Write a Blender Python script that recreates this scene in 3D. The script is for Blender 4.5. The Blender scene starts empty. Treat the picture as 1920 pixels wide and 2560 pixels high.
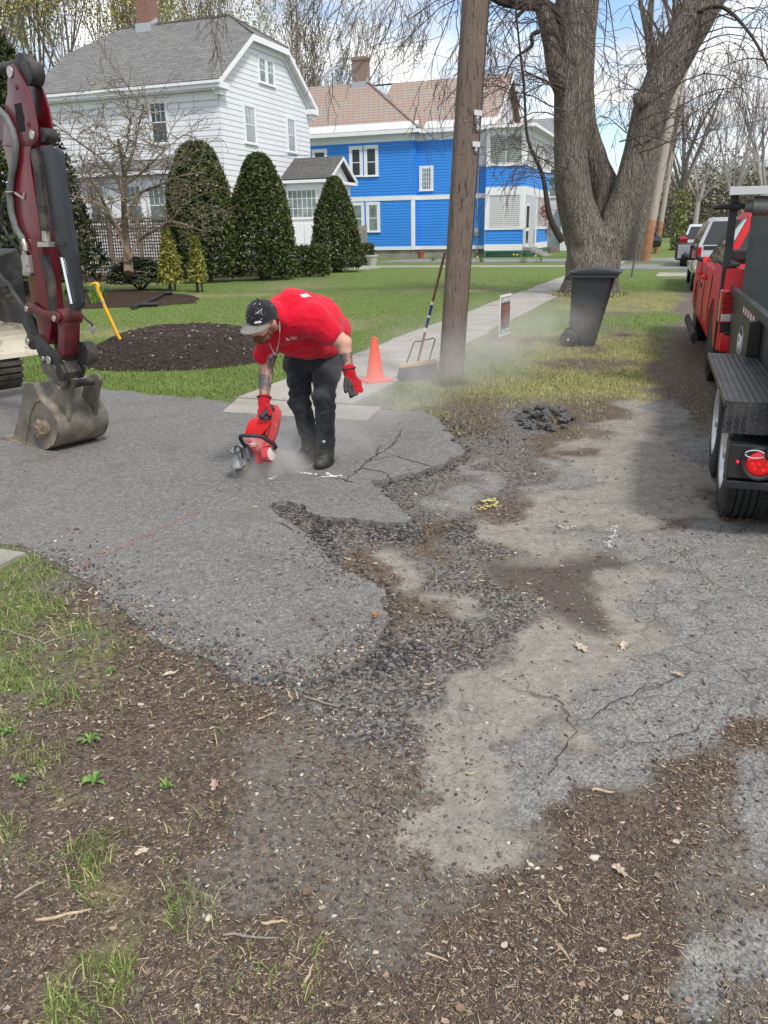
import bpy, bmesh, math, random
import numpy as np
from mathutils import Vector, Matrix
R = math.radians
sc = bpy.context.scene
COL = sc.collection
# ---------------------------------------------------------------- camera, world, sun, exposure
FPX, PITCH, ROLL, EYE = 2000., R(19.3), R(1.0), 1.6
cd = bpy.data.cameras.new('camera'); cam = bpy.data.objects.new('camera', cd); COL.objects.link(cam)
cd.sensor_fit = 'VERTICAL'; cd.sensor_height = 36; cd.lens = FPX/2560*36; cd.clip_end = 3000; cd.clip_start = .05
cam.matrix_world = Matrix.Translation((0, 0, EYE)) @ Matrix.Rotation(R(90)-PITCH, 4, 'X') @ Matrix.Rotation(-ROLL, 4, 'Z')
sc.camera = cam
sc.view_settings.view_transform = 'Standard'; sc.view_settings.look = 'None'
sc.view_settings.exposure = 0.58; sc.view_settings.gamma = 1
sc.cycles.volume_step_rate = 2; sc.cycles.volume_max_steps = 96
sc.cycles.max_bounces = 6; sc.cycles.transparent_max_bounces = 8; sc.cycles.volume_bounces = 1
SUN_EL, SUN_AZ = R(52), R(150)     # azimuth measured from +Y towards +X
sd = bpy.data.lights.new('sun', 'SUN'); sd.energy = 2.15; sd.angle = R(9); sd.color = (1, .95, .88)
sun = bpy.data.objects.new('sun', sd); COL.objects.link(sun)
_s = Vector((math.sin(SUN_AZ)*math.cos(SUN_EL), math.cos(SUN_AZ)*math.cos(SUN_EL), math.sin(SUN_EL)))
sun.rotation_euler = (-_s).to_track_quat('-Z', 'Y').to_euler()
W = bpy.data.worlds.new('World'); sc.world = W; W.use_nodes = True
nt = W.node_tree; nt.nodes.clear()
def N(t, nt_, **k):
    n = nt_.nodes.new(t)
    for a, b in k.items():
        if a.startswith('i_'): n.inputs[int(a[2:])].default_value = b
        else: setattr(n, a, b)
    return n
def L(nt_, a, b): nt_.links.new(a, b)
def ramp(nt_, fac, stops):
    n = nt_.nodes.new('ShaderNodeValToRGB'); e = n.color_ramp.elements
    while len(e) < len(stops): e.new(.5)
    for i, (p, c) in enumerate(stops):
        e[i].position = p; e[i].color = (*c, 1) if len(c) == 3 else c
    L(nt_, fac, n.inputs[0]); return n.outputs[0]
sky = N('ShaderNodeTexSky', nt, sky_type='NISHITA', sun_disc=False, sun_elevation=SUN_EL, sun_rotation=SUN_AZ, air_density=1.0, dust_density=.4, ozone_density=2.5)
b1 = N('ShaderNodeBackground', nt); b1.inputs[1].default_value = .13; L(nt, sky.outputs[0], b1.inputs[0])
tc = N('ShaderNodeTexCoord', nt); sx = N('ShaderNodeSeparateXYZ', nt); L(nt, tc.outputs['Generated'], sx.inputs[0])
za = N('ShaderNodeMath', nt, operation='ABSOLUTE'); L(nt, sx.outputs[2], za.inputs[0])
zb = N('ShaderNodeMath', nt, operation='ADD', i_1=.22); L(nt, za.outputs[0], zb.inputs[0])
dv = N('ShaderNodeVectorMath', nt, operation='DIVIDE'); cb = N('ShaderNodeCombineXYZ', nt)
for i in range(3): L(nt, zb.outputs[0], cb.inputs[i])
L(nt, tc.outputs['Generated'], dv.inputs[0]); L(nt, cb.outputs[0], dv.inputs[1])
mpn = N('ShaderNodeMapping', nt); mpn.inputs['Location'].default_value = (3.1, 1.2, 0.4); L(nt, dv.outputs[0], mpn.inputs[0])
n1 = N('ShaderNodeTexNoise', nt); n1.inputs['Scale'].default_value = 1.7; n1.inputs['Detail'].default_value = 9; n1.inputs['Roughness'].default_value = .56; L(nt, mpn.outputs[0], n1.inputs[0])
n2 = N('ShaderNodeTexNoise', nt); n2.inputs['Scale'].default_value = 2.6; n2.inputs['Detail'].default_value = 7; L(nt, dv.outputs[0], n2.inputs[0])
msk = ramp(nt, n1.outputs[0], [(.36, (0, 0, 0)), (.52, (1, 1, 1))])
ccol = ramp(nt, n2.outputs[0], [(.34, (.46, .49, .55)), (.5, (.72, .74, .77)), (.62, (.96, .96, .96))])
b2 = N('ShaderNodeBackground', nt); L(nt, ccol, b2.inputs[0]); b2.inputs[1].default_value = 1.0
mx = N('ShaderNodeMixShader', nt); L(nt, msk, mx.inputs[0]); L(nt, b1.outputs[0], mx.inputs[1]); L(nt, b2.outputs[0], mx.inputs[2])
L(nt, mx.outputs[0], N('ShaderNodeOutputWorld', nt).inputs[0])
# ---------------------------------------------------------------- survey helpers (turn a sight line into a point of the place)
_r = np.array([1., 0, 0]); _f = np.array([0, math.cos(PITCH), -math.sin(PITCH)]); _u = np.cross(_r, _f)
_c, _sn = math.cos(-ROLL), math.sin(-ROLL)
CR, CU, CF, CO = _c*_r+_sn*_u, -_sn*_r+_c*_u, _f, np.array([0, 0, EYE])
def ray(u, v): return CR*(u-960)/FPX+CU*(1280-v)/FPX+CF
def gp(u, v, z=0.): d = ray(u, v); return CO+d*(z-EYE)/d[2]
def at(u, v, Y): d = ray(u, v); return CO+d*(Y/d[1])
def onpl(u, v, P, n):
    d = ray(u, v); P = np.asarray(P, float); n = np.asarray(n, float); return CO+d*(((P-CO)@n)/(d@n))
TH = R(20.5)
SU = np.array([math.sin(TH), math.cos(TH), 0.])      # along the street, away
SR = np.array([math.cos(TH), -math.sin(TH), 0.])     # across the street, right
UP = np.array([0, 0, 1.])
def V3(*a): return np.array(a, float)
# ---------------------------------------------------------------- mesh builder
ORG = {}
class MB:
    def __init__(s): s.v = []; s.f = []; s.m = []
    def add(s, vs, fs, mi=0):
        o = len(s.v); s.v += [tuple(map(float, p)) for p in vs]; s.f += [tuple(i+o for i in f) for f in fs]; s.m += [mi]*len(fs); return s
    def hexa(s, c, ax, ay, az, mi=0):
        c, ax, ay, az = map(lambda q: np.asarray(q, float), (c, ax, ay, az))
        vs = [c+i*ax+j*ay+k*az for k in (-1, 1) for j in (-1, 1) for i in (-1, 1)]
        return s.add(vs, [(0, 2, 3, 1), (4, 5, 7, 6), (0, 1, 5, 4), (2, 6, 7, 3), (0, 4, 6, 2), (1, 3, 7, 5)], mi)
    def box(s, p0, p1, mi=0):
        p0 = np.asarray(p0, float); p1 = np.asarray(p1, float); h = (p1-p0)/2
        return s.hexa((p0+p1)/2, (h[0], 0, 0), (0, h[1], 0), (0, 0, h[2]), mi)
    def fbox(s, F, a0, a1, z0, z1, d0, d1, mi=0):
        P, d, n = F; c = P+d*(a0+a1)/2+n*(d0+d1)/2+UP*(z0+z1)/2
        return s.hexa(c, d*(a1-a0)/2, n*(d1-d0)/2, UP*(z1-z0)/2, mi)
    def prism(s, pts, ext, mi=0):
        pts = [np.asarray(p, float) for p in pts]; ext = np.asarray(ext, float); n = len(pts)
        vs = pts+[p+ext for p in pts]
        return s.add(vs, [tuple(range(n))[::-1], tuple(range(n, 2*n))]+[(i, (i+1) % n, n+(i+1) % n, n+i) for i in range(n)], mi)
    def tube(s, path, rad, seg=8, cap=True, mi=0, ell=None, up=None, closed=False):
        path = [np.asarray(p, float) for p in path]; n = len(path)
        rad = [rad]*n if np.isscalar(rad) else list(rad)
        vs = []; fs = []; pu = None
        for i, p in enumerate(path):
            t = (path[(i+1) % n]-path[i-1]) if closed else path[min(i+1, n-1)]-path[max(i-1, 0)]
            t = t/(np.linalg.norm(t)+1e-12)
            if pu is None:
                h = np.asarray(up, float) if up is not None else (V3(0, 0, 1) if abs(t[2]) < .9 else V3(1, 0, 0))
            else: h = pu
            w = h-t*(h@t); w /= (np.linalg.norm(w)+1e-12); pu = w; b = np.cross(t, w)
            e = 1 if ell is None else (ell if np.isscalar(ell) else ell[i])
            for k in range(seg):
                a = 2*math.pi*k/seg; vs.append(p+rad[i]*(w*math.cos(a)+b*math.sin(a)*e))
        for i in range(n if closed else n-1):
            j = (i+1) % n
            for k in range(seg):
                k2 = (k+1) % seg; fs.append((i*seg+k, i*seg+k2, j*seg+k2, j*seg+k))
        if cap and not closed: fs += [tuple(range(seg))[::-1], tuple(range((n-1)*seg, n*seg))]
        return s.add(vs, fs, mi)
    def cyl(s, a, b, r, seg=16, mi=0, r2=None): return s.tube([a, b], [r, r if r2 is None else r2], seg, True, mi)
    def lathe(s, prof, c, ax, seg=24, mi=0, caps=True):
        c = np.asarray(c, float); ax = np.asarray(ax, float); ax = ax/np.linalg.norm(ax)
        return s.tube([c+ax*h for h, r in prof], [r for h, r in prof], seg, caps, mi) if all(prof[i][0] != prof[i+1][0] for i in range(len(prof)-1)) else s._lathe(prof, c, ax, seg, mi, caps)
    def _lathe(s, prof, c, ax, seg=24, mi=0, caps=True):
        c = np.asarray(c, float); ax = np.asarray(ax, float)/np.linalg.norm(ax)
        h = V3(0, 0, 1) if abs(ax[2]) < .9 else V3(1, 0, 0); w = h-ax*(h@ax); w /= np.linalg.norm(w); b = np.cross(ax, w); n = len(prof)
        vs = [c+ax*hh+r*(w*math.cos(2*math.pi*k/seg)+b*math.sin(2*math.pi*k/seg)) for hh, r in prof for k in range(seg)]
        fs = [(i*seg+k, i*seg+(k+1) % seg, (i+1)*seg+(k+1) % seg, (i+1)*seg+k) for i in range(n-1) for k in range(seg)]
        if caps: fs += [tuple(range(seg))[::-1], tuple(range((n-1)*seg, n*seg))]
        return s.add(vs, fs, mi)
    def ball(s, c, r, seg=12, rings=8, mi=0, axes=None):
        c = np.asarray(c, float); A = axes if axes is not None else [V3(1, 0, 0), V3(0, 1, 0), V3(0, 0, 1)]
        r = [r]*3 if np.isscalar(r) else r; vs = []; fs = []
        for i in range(rings+1):
            th = math.pi*i/rings
            for k in range(seg):
                ph = 2*math.pi*k/seg
                vs.append(c+A[0]*r[0]*math.sin(th)*math.cos(ph)+A[1]*r[1]*math.sin(th)*math.sin(ph)+A[2]*r[2]*math.cos(th))
        for i in range(rings):
            for k in range(seg):
                k2 = (k+1) % seg; fs.append((i*seg+k, (i+1)*seg+k, (i+1)*seg+k2, i*seg+k2))
        return s.add(vs, fs, mi)
    def caps(s, a, b, ra, rb, seg=14, ell=None, up=None, mi=0):   # tapered capsule, closed
        a = np.asarray(a, float); b = np.asarray(b, float); t = b-a; l = np.linalg.norm(t); t = t/l
        P = []; Q = []
        for k in range(1, 5): an = math.pi/2*k/5; P.append(a-t*ra*math.cos(an)); Q.append(ra*math.sin(an))
        P.append(a); Q.append(ra); P.append(b); Q.append(rb)
        for k in range(4, 0, -1): an = math.pi/2*k/5; P.append(b+t*rb*math.cos(an)); Q.append(rb*math.sin(an))
        return s.tube(P, Q, seg, True, mi, ell, up)
    def build(s, name, mats, parent=None, loc=None, smooth=False, bevel=0, keep=False):
        me = bpy.data.meshes.new(name)
        org = np.zeros(3)
        if parent is not None: org = ORG[parent.name]
        elif loc is not None: org = np.asarray(loc, float)
        va = np.array(s.v)-org
        me.from_pydata(va.tolist(), [], s.f); me.validate(clean_customdata=False)
        mats = mats if isinstance(mats, (list, tuple)) else [mats]
        for m in mats: me.materials.append(m)
        if len(me.polygons) == len(s.m): me.polygons.foreach_set('material_index', s.m)
        if smooth: me.polygons.foreach_set('use_smooth', [True]*len(me.polygons))
        if bevel or not keep:
            bm = bmesh.new(); bm.from_mesh(me); bmesh.ops.recalc_face_normals(bm, faces=bm.faces)
            if bevel:
                ed = [e for e in bm.edges if len(e.link_faces) == 2 and e.calc_face_angle(0) > .6]
                bmesh.ops.bevel(bm, geom=ed, offset=bevel, segments=2, profile=.6, affect='EDGES', clamp_overlap=True)
            bm.to_mesh(me); bm.free()
        if smooth and bevel: pass
        if smooth:
            try: me.set_sharp_from_angle(angle=R(42))
            except Exception: pass
        o = bpy.data.objects.new(name, me); COL.objects.link(o)
        if parent is not None: o.parent = parent
        else: o.location = org
        ORG[o.name] = org
        return o
def thing(name, label, cat, loc, group=None):
    o = bpy.data.objects.new(name, None); COL.objects.link(o); o.location = tuple(map(float, loc)); o.empty_display_size = .2
    o['label'] = label; o['category'] = cat
    if group: o['group'] = group
    ORG[o.name] = np.asarray(loc, float); return o
def tag(o, label=None, cat=None, group=None, kind=None):
    if label: o['label'] = label
    if cat: o['category'] = cat
    if group: o['group'] = group
    if kind: o['kind'] = kind
    return o
def dup(root, loc, rotz=None, label=None):
    r = root.copy(); COL.objects.link(r); r.location = tuple(map(float, loc))
    if rotz is not None: r.rotation_euler = (0, 0, rotz)
    if label: r['label'] = label
    for ch in list(root.children):
        c = ch.copy(); COL.objects.link(c); c.parent = r
        for g in list(ch.children):
            d = g.copy(); COL.objects.link(d); d.parent = c
    return r
def raw(name, va, fa, mat, parent=None, attr=None, smooth=False):
    """fast mesh from numpy arrays, all faces the same size"""
    me = bpy.data.meshes.new(name); n = len(va); m, k = fa.shape
    org = ORG[parent.name] if parent is not None else np.zeros(3)
    me.vertices.add(n); me.vertices.foreach_set('co', (va-org).astype(np.float32).ravel())
    me.loops.add(m*k); me.loops.foreach_set('vertex_index', fa.astype(np.int32).ravel())
    me.polygons.add(m); me.polygons.foreach_set('loop_start', np.arange(m, dtype=np.int32)*k)
    if smooth: me.polygons.foreach_set('use_smooth', np.ones(m, bool))
    me.update(calc_edges=True)
    for a, d in (attr or {}).items():
        at_ = me.attributes.new(a, 'FLOAT', 'POINT'); at_.data.foreach_set('value', d.astype(np.float32))
    me.materials.append(mat)
    o = bpy.data.objects.new(name, me); COL.objects.link(o)
    if parent is not None: o.parent = parent
    ORG[o.name] = org; return o
rng = np.random.default_rng(7); random.seed(7)
# value noise in numpy
_T = np.random.default_rng(3).random((256, 256))
def vn(x, y):
    x = np.asarray(x, float); y = np.asarray(y, float); xi = np.floor(x).astype(int); yi = np.floor(y).astype(int); fx = x-xi; fy = y-yi
    fx = fx*fx*(3-2*fx); fy = fy*fy*(3-2*fy); g = lambda a, b: _T[a & 255, b & 255]
    return (g(xi, yi)*(1-fx)+g(xi+1, yi)*fx)*(1-fy)+(g(xi, yi+1)*(1-fx)+g(xi+1, yi+1)*fx)*fy
def fbm(x, y, o=4):
    s = 0; a = .5; t = 0
    for i in range(o): s = s+a*vn(x*2**i+i*17.3, y*2**i+i*9.1); t += a; a *= .5
    return s/t
def inpoly(px, py, poly):
    r = np.zeros(np.shape(px), bool); n = len(poly)
    for i in range(n):
        x1, y1 = poly[i][:2]; x2, y2 = poly[(i+1) % n][:2]
        c = ((y1 > py) != (y2 > py)); r ^= c & (px < (x2-x1)*(py-y1)/((y2-y1) if y2 != y1 else 1e-9)+x1)
    return r
# ---------------------------------------------------------------- materials
def M(name, col, rough=.6, metal=0., var=0., vs=3., bump=0., bs=40., spec=.5, col2=None, c2s=2., c2r=(.45, .6), coat=0., scl=None, trans=0, alpha=1, emit=0):
    m = bpy.data.materials.new(name); m.use_nodes = True; t = m.node_tree; b = t.nodes['Principled BSDF']
    b.inputs['Base Color'].default_value = (*col, 1); b.inputs['Roughness'].default_value = rough; b.inputs['Metallic'].default_value = metal
    b.inputs['Specular IOR Level'].default_value = spec; b.inputs['Coat Weight'].default_value = coat
    if trans: b.inputs['Transmission Weight'].default_value = trans
    if emit: b.inputs['Emission Color'].default_value = (*col, 1); b.inputs['Emission Strength'].default_value = emit
    tcn = t.nodes.new('ShaderNodeTexCoord'); vec = tcn.outputs['Object']
    if scl:
        mp = t.nodes.new('ShaderNodeMapping'); mp.inputs['Scale'].default_value = scl; L(t, vec, mp.inputs[0]); vec = mp.outputs[0]
    cur = None
    def mix(a, bcol, fac):
        x = t.nodes.new('ShaderNodeMix'); x.data_type = 'RGBA'; L(t, fac, x.inputs[0])
        for s_, q in ((6, a), (7, bcol)):
            if isinstance(q, tuple): x.inputs[s_].default_value = (*q, 1)
            else: L(t, q, x.inputs[s_])
        return x.outputs[2]
    def noise(s_, d=5, ro=.6):
        x = t.nodes.new('ShaderNodeTexNoise'); x.inputs['Scale'].default_value = s_; x.inputs['Detail'].default_value = d; x.inputs['Roughness'].default_value = ro; L(t, vec, x.inputs[0]); return x.outputs[0]
    cur = tuple(col)
    if col2 is not None: cur = mix(cur, tuple(col2), ramp(t, noise(c2s, 7, .65), [(c2r[0], (0, 0, 0)), (c2r[1], (1, 1, 1))]))
    if var:
        f = ramp(t, noise(vs, 6), [(.3, (1-var,)*3), (.7, (1+var,)*3)])
        x = t.nodes.new('ShaderNodeMix'); x.data_type = 'RGBA'; x.blend_type = 'MULTIPLY'; x.inputs[0].default_value = 1
        if isinstance(cur, tuple): x.inputs[6].default_value = (*cur, 1)
        else: L(t, cur, x.inputs[6])
        L(t, f, x.inputs[7]); cur = x.outputs[2]
    if not isinstance(cur, tuple): L(t, cur, b.inputs['Base Color'])
    if bump:
        bn = t.nodes.new('ShaderNodeBump'); bn.inputs['Strength'].default_value = 1; bn.inputs['Distance'].default_value = bump; L(t, noise(bs, 4), bn.inputs['Height']); L(t, bn.outputs[0], b.inputs['Normal'])
    m['x'] = 1
    return m
def nodes(m): return m.node_tree, m.node_tree.nodes['Principled BSDF']
def matx(name, rough=.8, spec=.3):
    m = bpy.data.materials.new(name); m.use_nodes = True; t, b = nodes(m); b.inputs['Roughness'].default_value = rough; b.inputs['Specular IOR Level'].default_value = spec
    return m, t, b
def mixc(t, fac, a, b_, blend='MIX'):
    x = t.nodes.new('ShaderNodeMix'); x.data_type = 'RGBA'; x.blend_type = blend
    if np.isscalar(fac): x.inputs[0].default_value = fac
    else: L(t, fac, x.inputs[0])
    for s_, q in ((6, a), (7, b_)):
        if isinstance(q, tuple): x.inputs[s_].default_value = (*q, 1)
        else: L(t, q, x.inputs[s_])
    return x.outputs[2]
def nz(t, scale, det=5, ro=.6, vec=None, typ='n', dist=0):
    if vec is None: vec = t.nodes.new('ShaderNodeTexCoord').outputs['Object']
    x = t.nodes.new('ShaderNodeTexNoise'); x.inputs['Scale'].default_value = scale; x.inputs['Detail'].default_value = det; x.inputs['Roughness'].default_value = ro; x.inputs['Distortion'].default_value = dist
    L(t, vec, x.inputs[0]); return x.outputs[0]
def mth(t, op, a, b_=None, clamp=False):
    x = t.nodes.new('ShaderNodeMath'); x.operation = op; x.use_clamp = clamp
    for i, q in enumerate((a, b_)):
        if q is None: continue
        if np.isscalar(q): x.inputs[i].default_value = q
        else: L(t, q, x.inputs[i])
    return x.outputs[0]
def bumpn(t, b, h, dist, strength=1):
    bn = t.nodes.new('ShaderNodeBump'); bn.inputs['Distance'].default_value = dist; bn.inputs['Strength'].default_value = strength; L(t, h, bn.inputs['Height']); L(t, bn.outputs[0], b.inputs['Normal'])
def attrn(t, name): x = t.nodes.new('ShaderNodeAttribute'); x.attribute_name = name; return x.outputs['Fac']
# ================================================================ ground
K = 1.15734
GM = ["gggggggggggggyyyymmo", "gggggggggggyyyyyymmo", "ggggggkkkkymmkmmsomo", "kkkkkkkkkkkmkkmsssoo", "kkkkkkkkkkkkokosssso",
      "kkkkkkkkkkkoomssssmt", "kkkkkkkkkkkmkssooooo", "gkkkkkkkkmskktttsooo", "ggmkkkkkkkmskkttsooo", "gygmkkkkkkkkkssssooo",
      "ggymmmkkkkkkssssoooo", "yymmmmmkkkkksssooooo", "ymmmmmmdkkksssosooom", "mymmmmdddddssoooommo", "mmymmmdddddssoommmdo",
      "ymmmmmddddsssommmmdo", "ymymmddddddsssdmmmdo", "mmyymddddddddmmmmmdd", "mmmyyddmdddmmmmmmmdo", "mmyymmmmmddmmmmmmmoo",
      "mymymmmmmmmmmmmmmmod", "myymmmmmmmmmmmmmmmkd"]
CLS = 'gymdsokt'
GA = np.zeros((22, 20, 8))
for _j, _row in enumerate(GM):
    for _i, _ch in enumerate(_row): GA[_j, _i, CLS.index(_ch)] = 1
def surf(x, y):
    """kind-of-surface weights (N,8) at world points"""
    x = np.asarray(x, float); y = np.asarray(y, float)
    jx = x+(fbm(x*3.1+5, y*3.1, 4)-.5)*.42*np.clip(y/3, .4, 1.5); jy = y+(fbm(x*2.7, y*2.7+40, 4)-.5)*.5*np.clip(y/3, .4, 1.6)
    q = np.stack([jx, jy, np.zeros_like(jx)-EYE], -1); w = np.maximum(q@CF, .05)
    u = 960+FPX*(q@CR)/w; v = 1280-FPX*(q@CU)/w
    ci = np.clip((u-48)/96, 0, 18.999); rj = np.clip((v-880)/80, 0, 20.999)
    rj = np.where(q@CF < .3, 20.99, rj)
    i0 = ci.astype(int); j0 = rj.astype(int); fi = ci-i0; fj = rj-j0
    fi = np.clip((fi-.5)*1.5+.5, 0, 1); fj = np.clip((fj-.5)*1.5+.5, 0, 1)
    g = (GA[j0, i0]*((1-fi)*(1-fj))[:, None]+GA[j0, i0+1]*(fi*(1-fj))[:, None]+GA[j0+1, i0]*((1-fi)*fj)[:, None]+GA[j0+1, i0+1]*(fi*fj)[:, None])
    # beyond the apron: lawn on the left of the verge edge, street on the right
    s = (x*SU[0]+y*SU[1]); t = x*SR[0]+y*SR[1]
    far = np.clip((s-8.6)/.6, 0, 1)
    edge = -0.28+np.clip((s-12)*.02, 0, .2)+(fbm(s*.8, s*.3+t*.6, 3)-.5)*.5
    lawn = np.zeros_like(g); dry = np.clip((fbm(x*.35, y*.35, 4)-.36)*3.2, 0, 1)*np.clip(1.5-(s-9)/16, .15, .85)
    lawn[:, 0] = 1-dry; lawn[:, 1] = dry; _b = np.clip((fbm(x*1.1+7, y*.8, 4)-.55)*5, 0, .75)*(t > -2.9)*np.clip(1.6-(s-9)/9, 0, 1); lawn = lawn*(1-_b)[:, None]; lawn[:, 2] = _b
    dirt = np.zeros_like(g); dirt[:, 2] = .55; dirt[:, 3] = .45
    road = np.zeros_like(g); road[:, 5] = 1
    e1 = np.clip((t-edge)/.25+.5, 0, 1)[:, None]; e2 = np.clip((t-edge-1.15)/.5, 0, 1)[:, None]
    fb = lawn*(1-e1)+e1*(dirt*(1-e2)+road*e2)
    out = g*(1-far)[:, None]+fb*far[:, None]
    return out/np.maximum(out.sum(1, keepdims=True), 1e-6)
def pxpoly(pts, z=0., k=K): return [gp(a*k, b*k, z) for a, b in pts]
def jag(poly, amp=.03, it=4, closed=True, sub=.5, mask=None):
    P = [np.array(p[:2], float) for p in poly]; r = np.random.default_rng(11)
    for k in range(it):
        Q = []
        for i in range(len(P)):
            a = P[i]; b = P[(i+1) % len(P)]; Q.append(a); l = np.linalg.norm(b-a)
            if l > .03 and l < 4:
                n = np.array([-(b-a)[1], (b-a)[0]])/l; Q.append((a+b)/2+n*r.normal()*min(amp, l*.11))
        P = Q
    return P
LOWP = pxpoly([(560, 1095), (640, 1085), (760, 1120), (850, 1115), (760, 1060), (700, 1035), (800, 1035), (900, 1015), (975, 990), (955, 950), (935, 920), (975, 905), (1250, 880), (1700, 850), (2400, 900), (2400, 2500), (1500, 1700), (960, 1650), (800, 1480), (760, 1440), (800, 1370), (810, 1310), (690, 1235), (640, 1185), (560, 1130)])
def hgt(x, y):
    x = np.asarray(x, float); y = np.asarray(y, float)
    low = 0
    for dx, dy in ((0, 0), (.04, 0), (-.04, 0), (0, .05), (0, -.05)): low = low+inpoly(x+dx, y+dy, LOWP)*.2
    h = .030-.017*low
    near = np.clip(1.5-y/10, 0, 1)
    h = h+(fbm(x*1.3, y*1.3, 3)-.5)*.03*low+(fbm(x*9, y*9, 3)-.5)*.012*low-(fbm(x*7+3, y*7, 3))*.006*(1-low)
    return h-.002
def grid_coords():
    xs = np.concatenate([-np.geomspace(300, 9, 26), np.arange(-8.8, -4, .2), np.arange(-4, 3.6, .035), np.arange(3.6, 9, .2), np.geomspace(9.2, 300, 26)])
    ys = np.concatenate([-np.geomspace(60, .8, 8), np.arange(-.6, .6, .12), np.arange(.6, 4, .028), np.arange(4, 8, .04), np.arange(8, 14, .1), np.arange(14, 40, .5), np.geomspace(40.5, 900, 30)])
    return xs, ys
xs, ys = grid_coords(); GX, GY = np.meshgrid(xs, ys); gx, gy = GX.ravel(), GY.ravel()
SW_ = surf(gx, gy); gz = hgt(gx, gy)
nx, ny = len(xs), len(ys); ii = np.arange((ny-1)*nx).reshape(ny-1, nx)[:, :-1].ravel()
fa = np.stack([ii, ii+1, ii+nx+1, ii+nx], 1)
gm, t, b = matx('ground_soil', .92, .2)
A = {c: attrn(t, 'w_'+c) for c in CLS}
tcv = t.nodes.new('ShaderNodeTexCoord').outputs['Object']
def vor(t, scale, feat='F1', vec=None, out='Color'):
    x = t.nodes.new('ShaderNodeTexVoronoi'); x.feature = feat; x.inputs['Scale'].default_value = scale
    L(t, vec if vec is not None else tcv, x.inputs['Vector']); return x.outputs[out]
def bw(t, c): x = t.nodes.new('ShaderNodeRGBToBW'); L(t, c, x.inputs[0]); return x.outputs[0]
n_f = nz(t, 55, 6, .7, tcv); n_m = nz(t, 9, 6, .65, tcv); n_l = nz(t, 1.6, 5, .6, tcv)
sp = bw(t, vor(t, 150)); sp2 = bw(t, vor(t, 75))
dirt = mixc(t, ramp(t, n_f, [(.35, (0, 0, 0)), (.7, (1, 1, 1))]), (.11, .093, .077), (.27, .24, .205))
dirt = mixc(t, ramp(t, sp, [(.86, (0, 0, 0)), (.9, (1, 1, 1))]), dirt, (.26, .235, .20))
mul = mixc(t, ramp(t, n_f, [(.38, (0, 0, 0)), (.66, (1, 1, 1))]), (.075, .056, .044), (.215, .17, .135))
mul = mixc(t, ramp(t, sp, [(.88, (0, 0, 0)), (.92, (1, 1, 1))]), mul, (.28, .21, .15))
sand = mixc(t, ramp(t, nz(t, 30, 7, .7, tcv), [(.3, (0, 0, 0)), (.7, (1, 1, 1))]), (.26, .232, .195), (.44, .40, .345))
sand = mixc(t, ramp(t, sp, [(.72, (0, 0, 0)), (.9, (.6, .6, .6))]), sand, (.10, .098, .095))
sand = mixc(t, ramp(t, n_m, [(.3, (.6, .6, .6)), (.6, (0, 0, 0))]), sand, (.20, .19, .17))
old = mixc(t, ramp(t, sp, [(.25, (0, 0, 0)), (.8, (1, 1, 1))]), (.12, .117, .112), (.40, .39, .37))
old = mixc(t, ramp(t, n_m, [(.34, (0, 0, 0)), (.66, (1, 1, 1))]), mixc(t, .5, old, (.17, .168, .165)), mixc(t, .35, old, (.36, .34, .31)))
_dn = t.nodes.new('ShaderNodeTexNoise'); _dn.inputs['Scale'].default_value = 2.2; _dn.inputs['Detail'].default_value = 7; L(t, tcv, _dn.inputs[0])
_dv = mixc(t, .28, tcv, _dn.outputs['Color'])
_mk = ramp(t, nz(t, 1.1, 4, .6, tcv), [(.42, (0, 0, 0)), (.56, (1, 1, 1))])
crk = mth(t, 'MULTIPLY', mth(t, 'MAXIMUM', ramp(t, vor(t, 4.2, 'DISTANCE_TO_EDGE', out='Distance', vec=_dv), [(.0, (1, 1, 1)), (.016, (0, 0, 0))]), ramp(t, vor(t, 11, 'DISTANCE_TO_EDGE', out='Distance', vec=_dv), [(.0, (.6, .6, .6)), (.03, (0, 0, 0))])), _mk)
dk = mixc(t, ramp(t, sp2, [(.2, (0, 0, 0)), (.75, (1, 1, 1))]), (.055, .051, .047), (.22, .205, .19))
dk = mixc(t, ramp(t, sp, [(.85, (0, 0, 0)), (.87, (1, 1, 1))]), dk, (.4, .38, .35))
stn = mixc(t, n_f, (.075, .06, .05), (.17, .14, .12))
gr = mixc(t, ramp(t, nz(t, 14, 7, .75, tcv), [(.35, (0, 0, 0)), (.65, (1, 1, 1))]), (.075, .12, .028), (.21, .26, .08))
gr = mixc(t, ramp(t, n_l, [(.3, (0, 0, 0)), (.7, (.5, .5, .5))]), gr, (.13, .22, .045))
yl = mixc(t, ramp(t, nz(t, 20, 7, .75, tcv), [(.35, (0, 0, 0)), (.65, (1, 1, 1))]), (.15, .165, .05), (.40, .36, .17))
cur = dirt
for c, colr in (('s', sand), ('o', old), ('k', dk), ('t', stn), ('m', mul), ('y', yl), ('g', gr)):
    f = mth(t, 'ADD', A[c], mth(t, 'MULTIPLY', mth(t, 'SUBTRACT', mth(t, 'ADD', mth(t, 'MULTIPLY', n_m, .55), mth(t, 'MULTIPLY', n_f, .45)), .5), 2.5))
    f = mth(t, 'MULTIPLY', f, mth(t, 'MINIMUM', mth(t, 'MULTIPLY', A[c], 6), 1.0))
    cur = mixc(t, ramp(t, f, [(.22, (0, 0, 0)), (.74, (1, 1, 1))]), cur, colr)
cur = mixc(t, mth(t, 'MULTIPLY', mth(t, 'MULTIPLY', crk, mth(t, 'ADD', A['o'], mth(t, 'MULTIPLY', A['s'], .6))), .75), cur, (.05, .045, .04))
L(t, cur, b.inputs['Base Color'])
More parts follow.
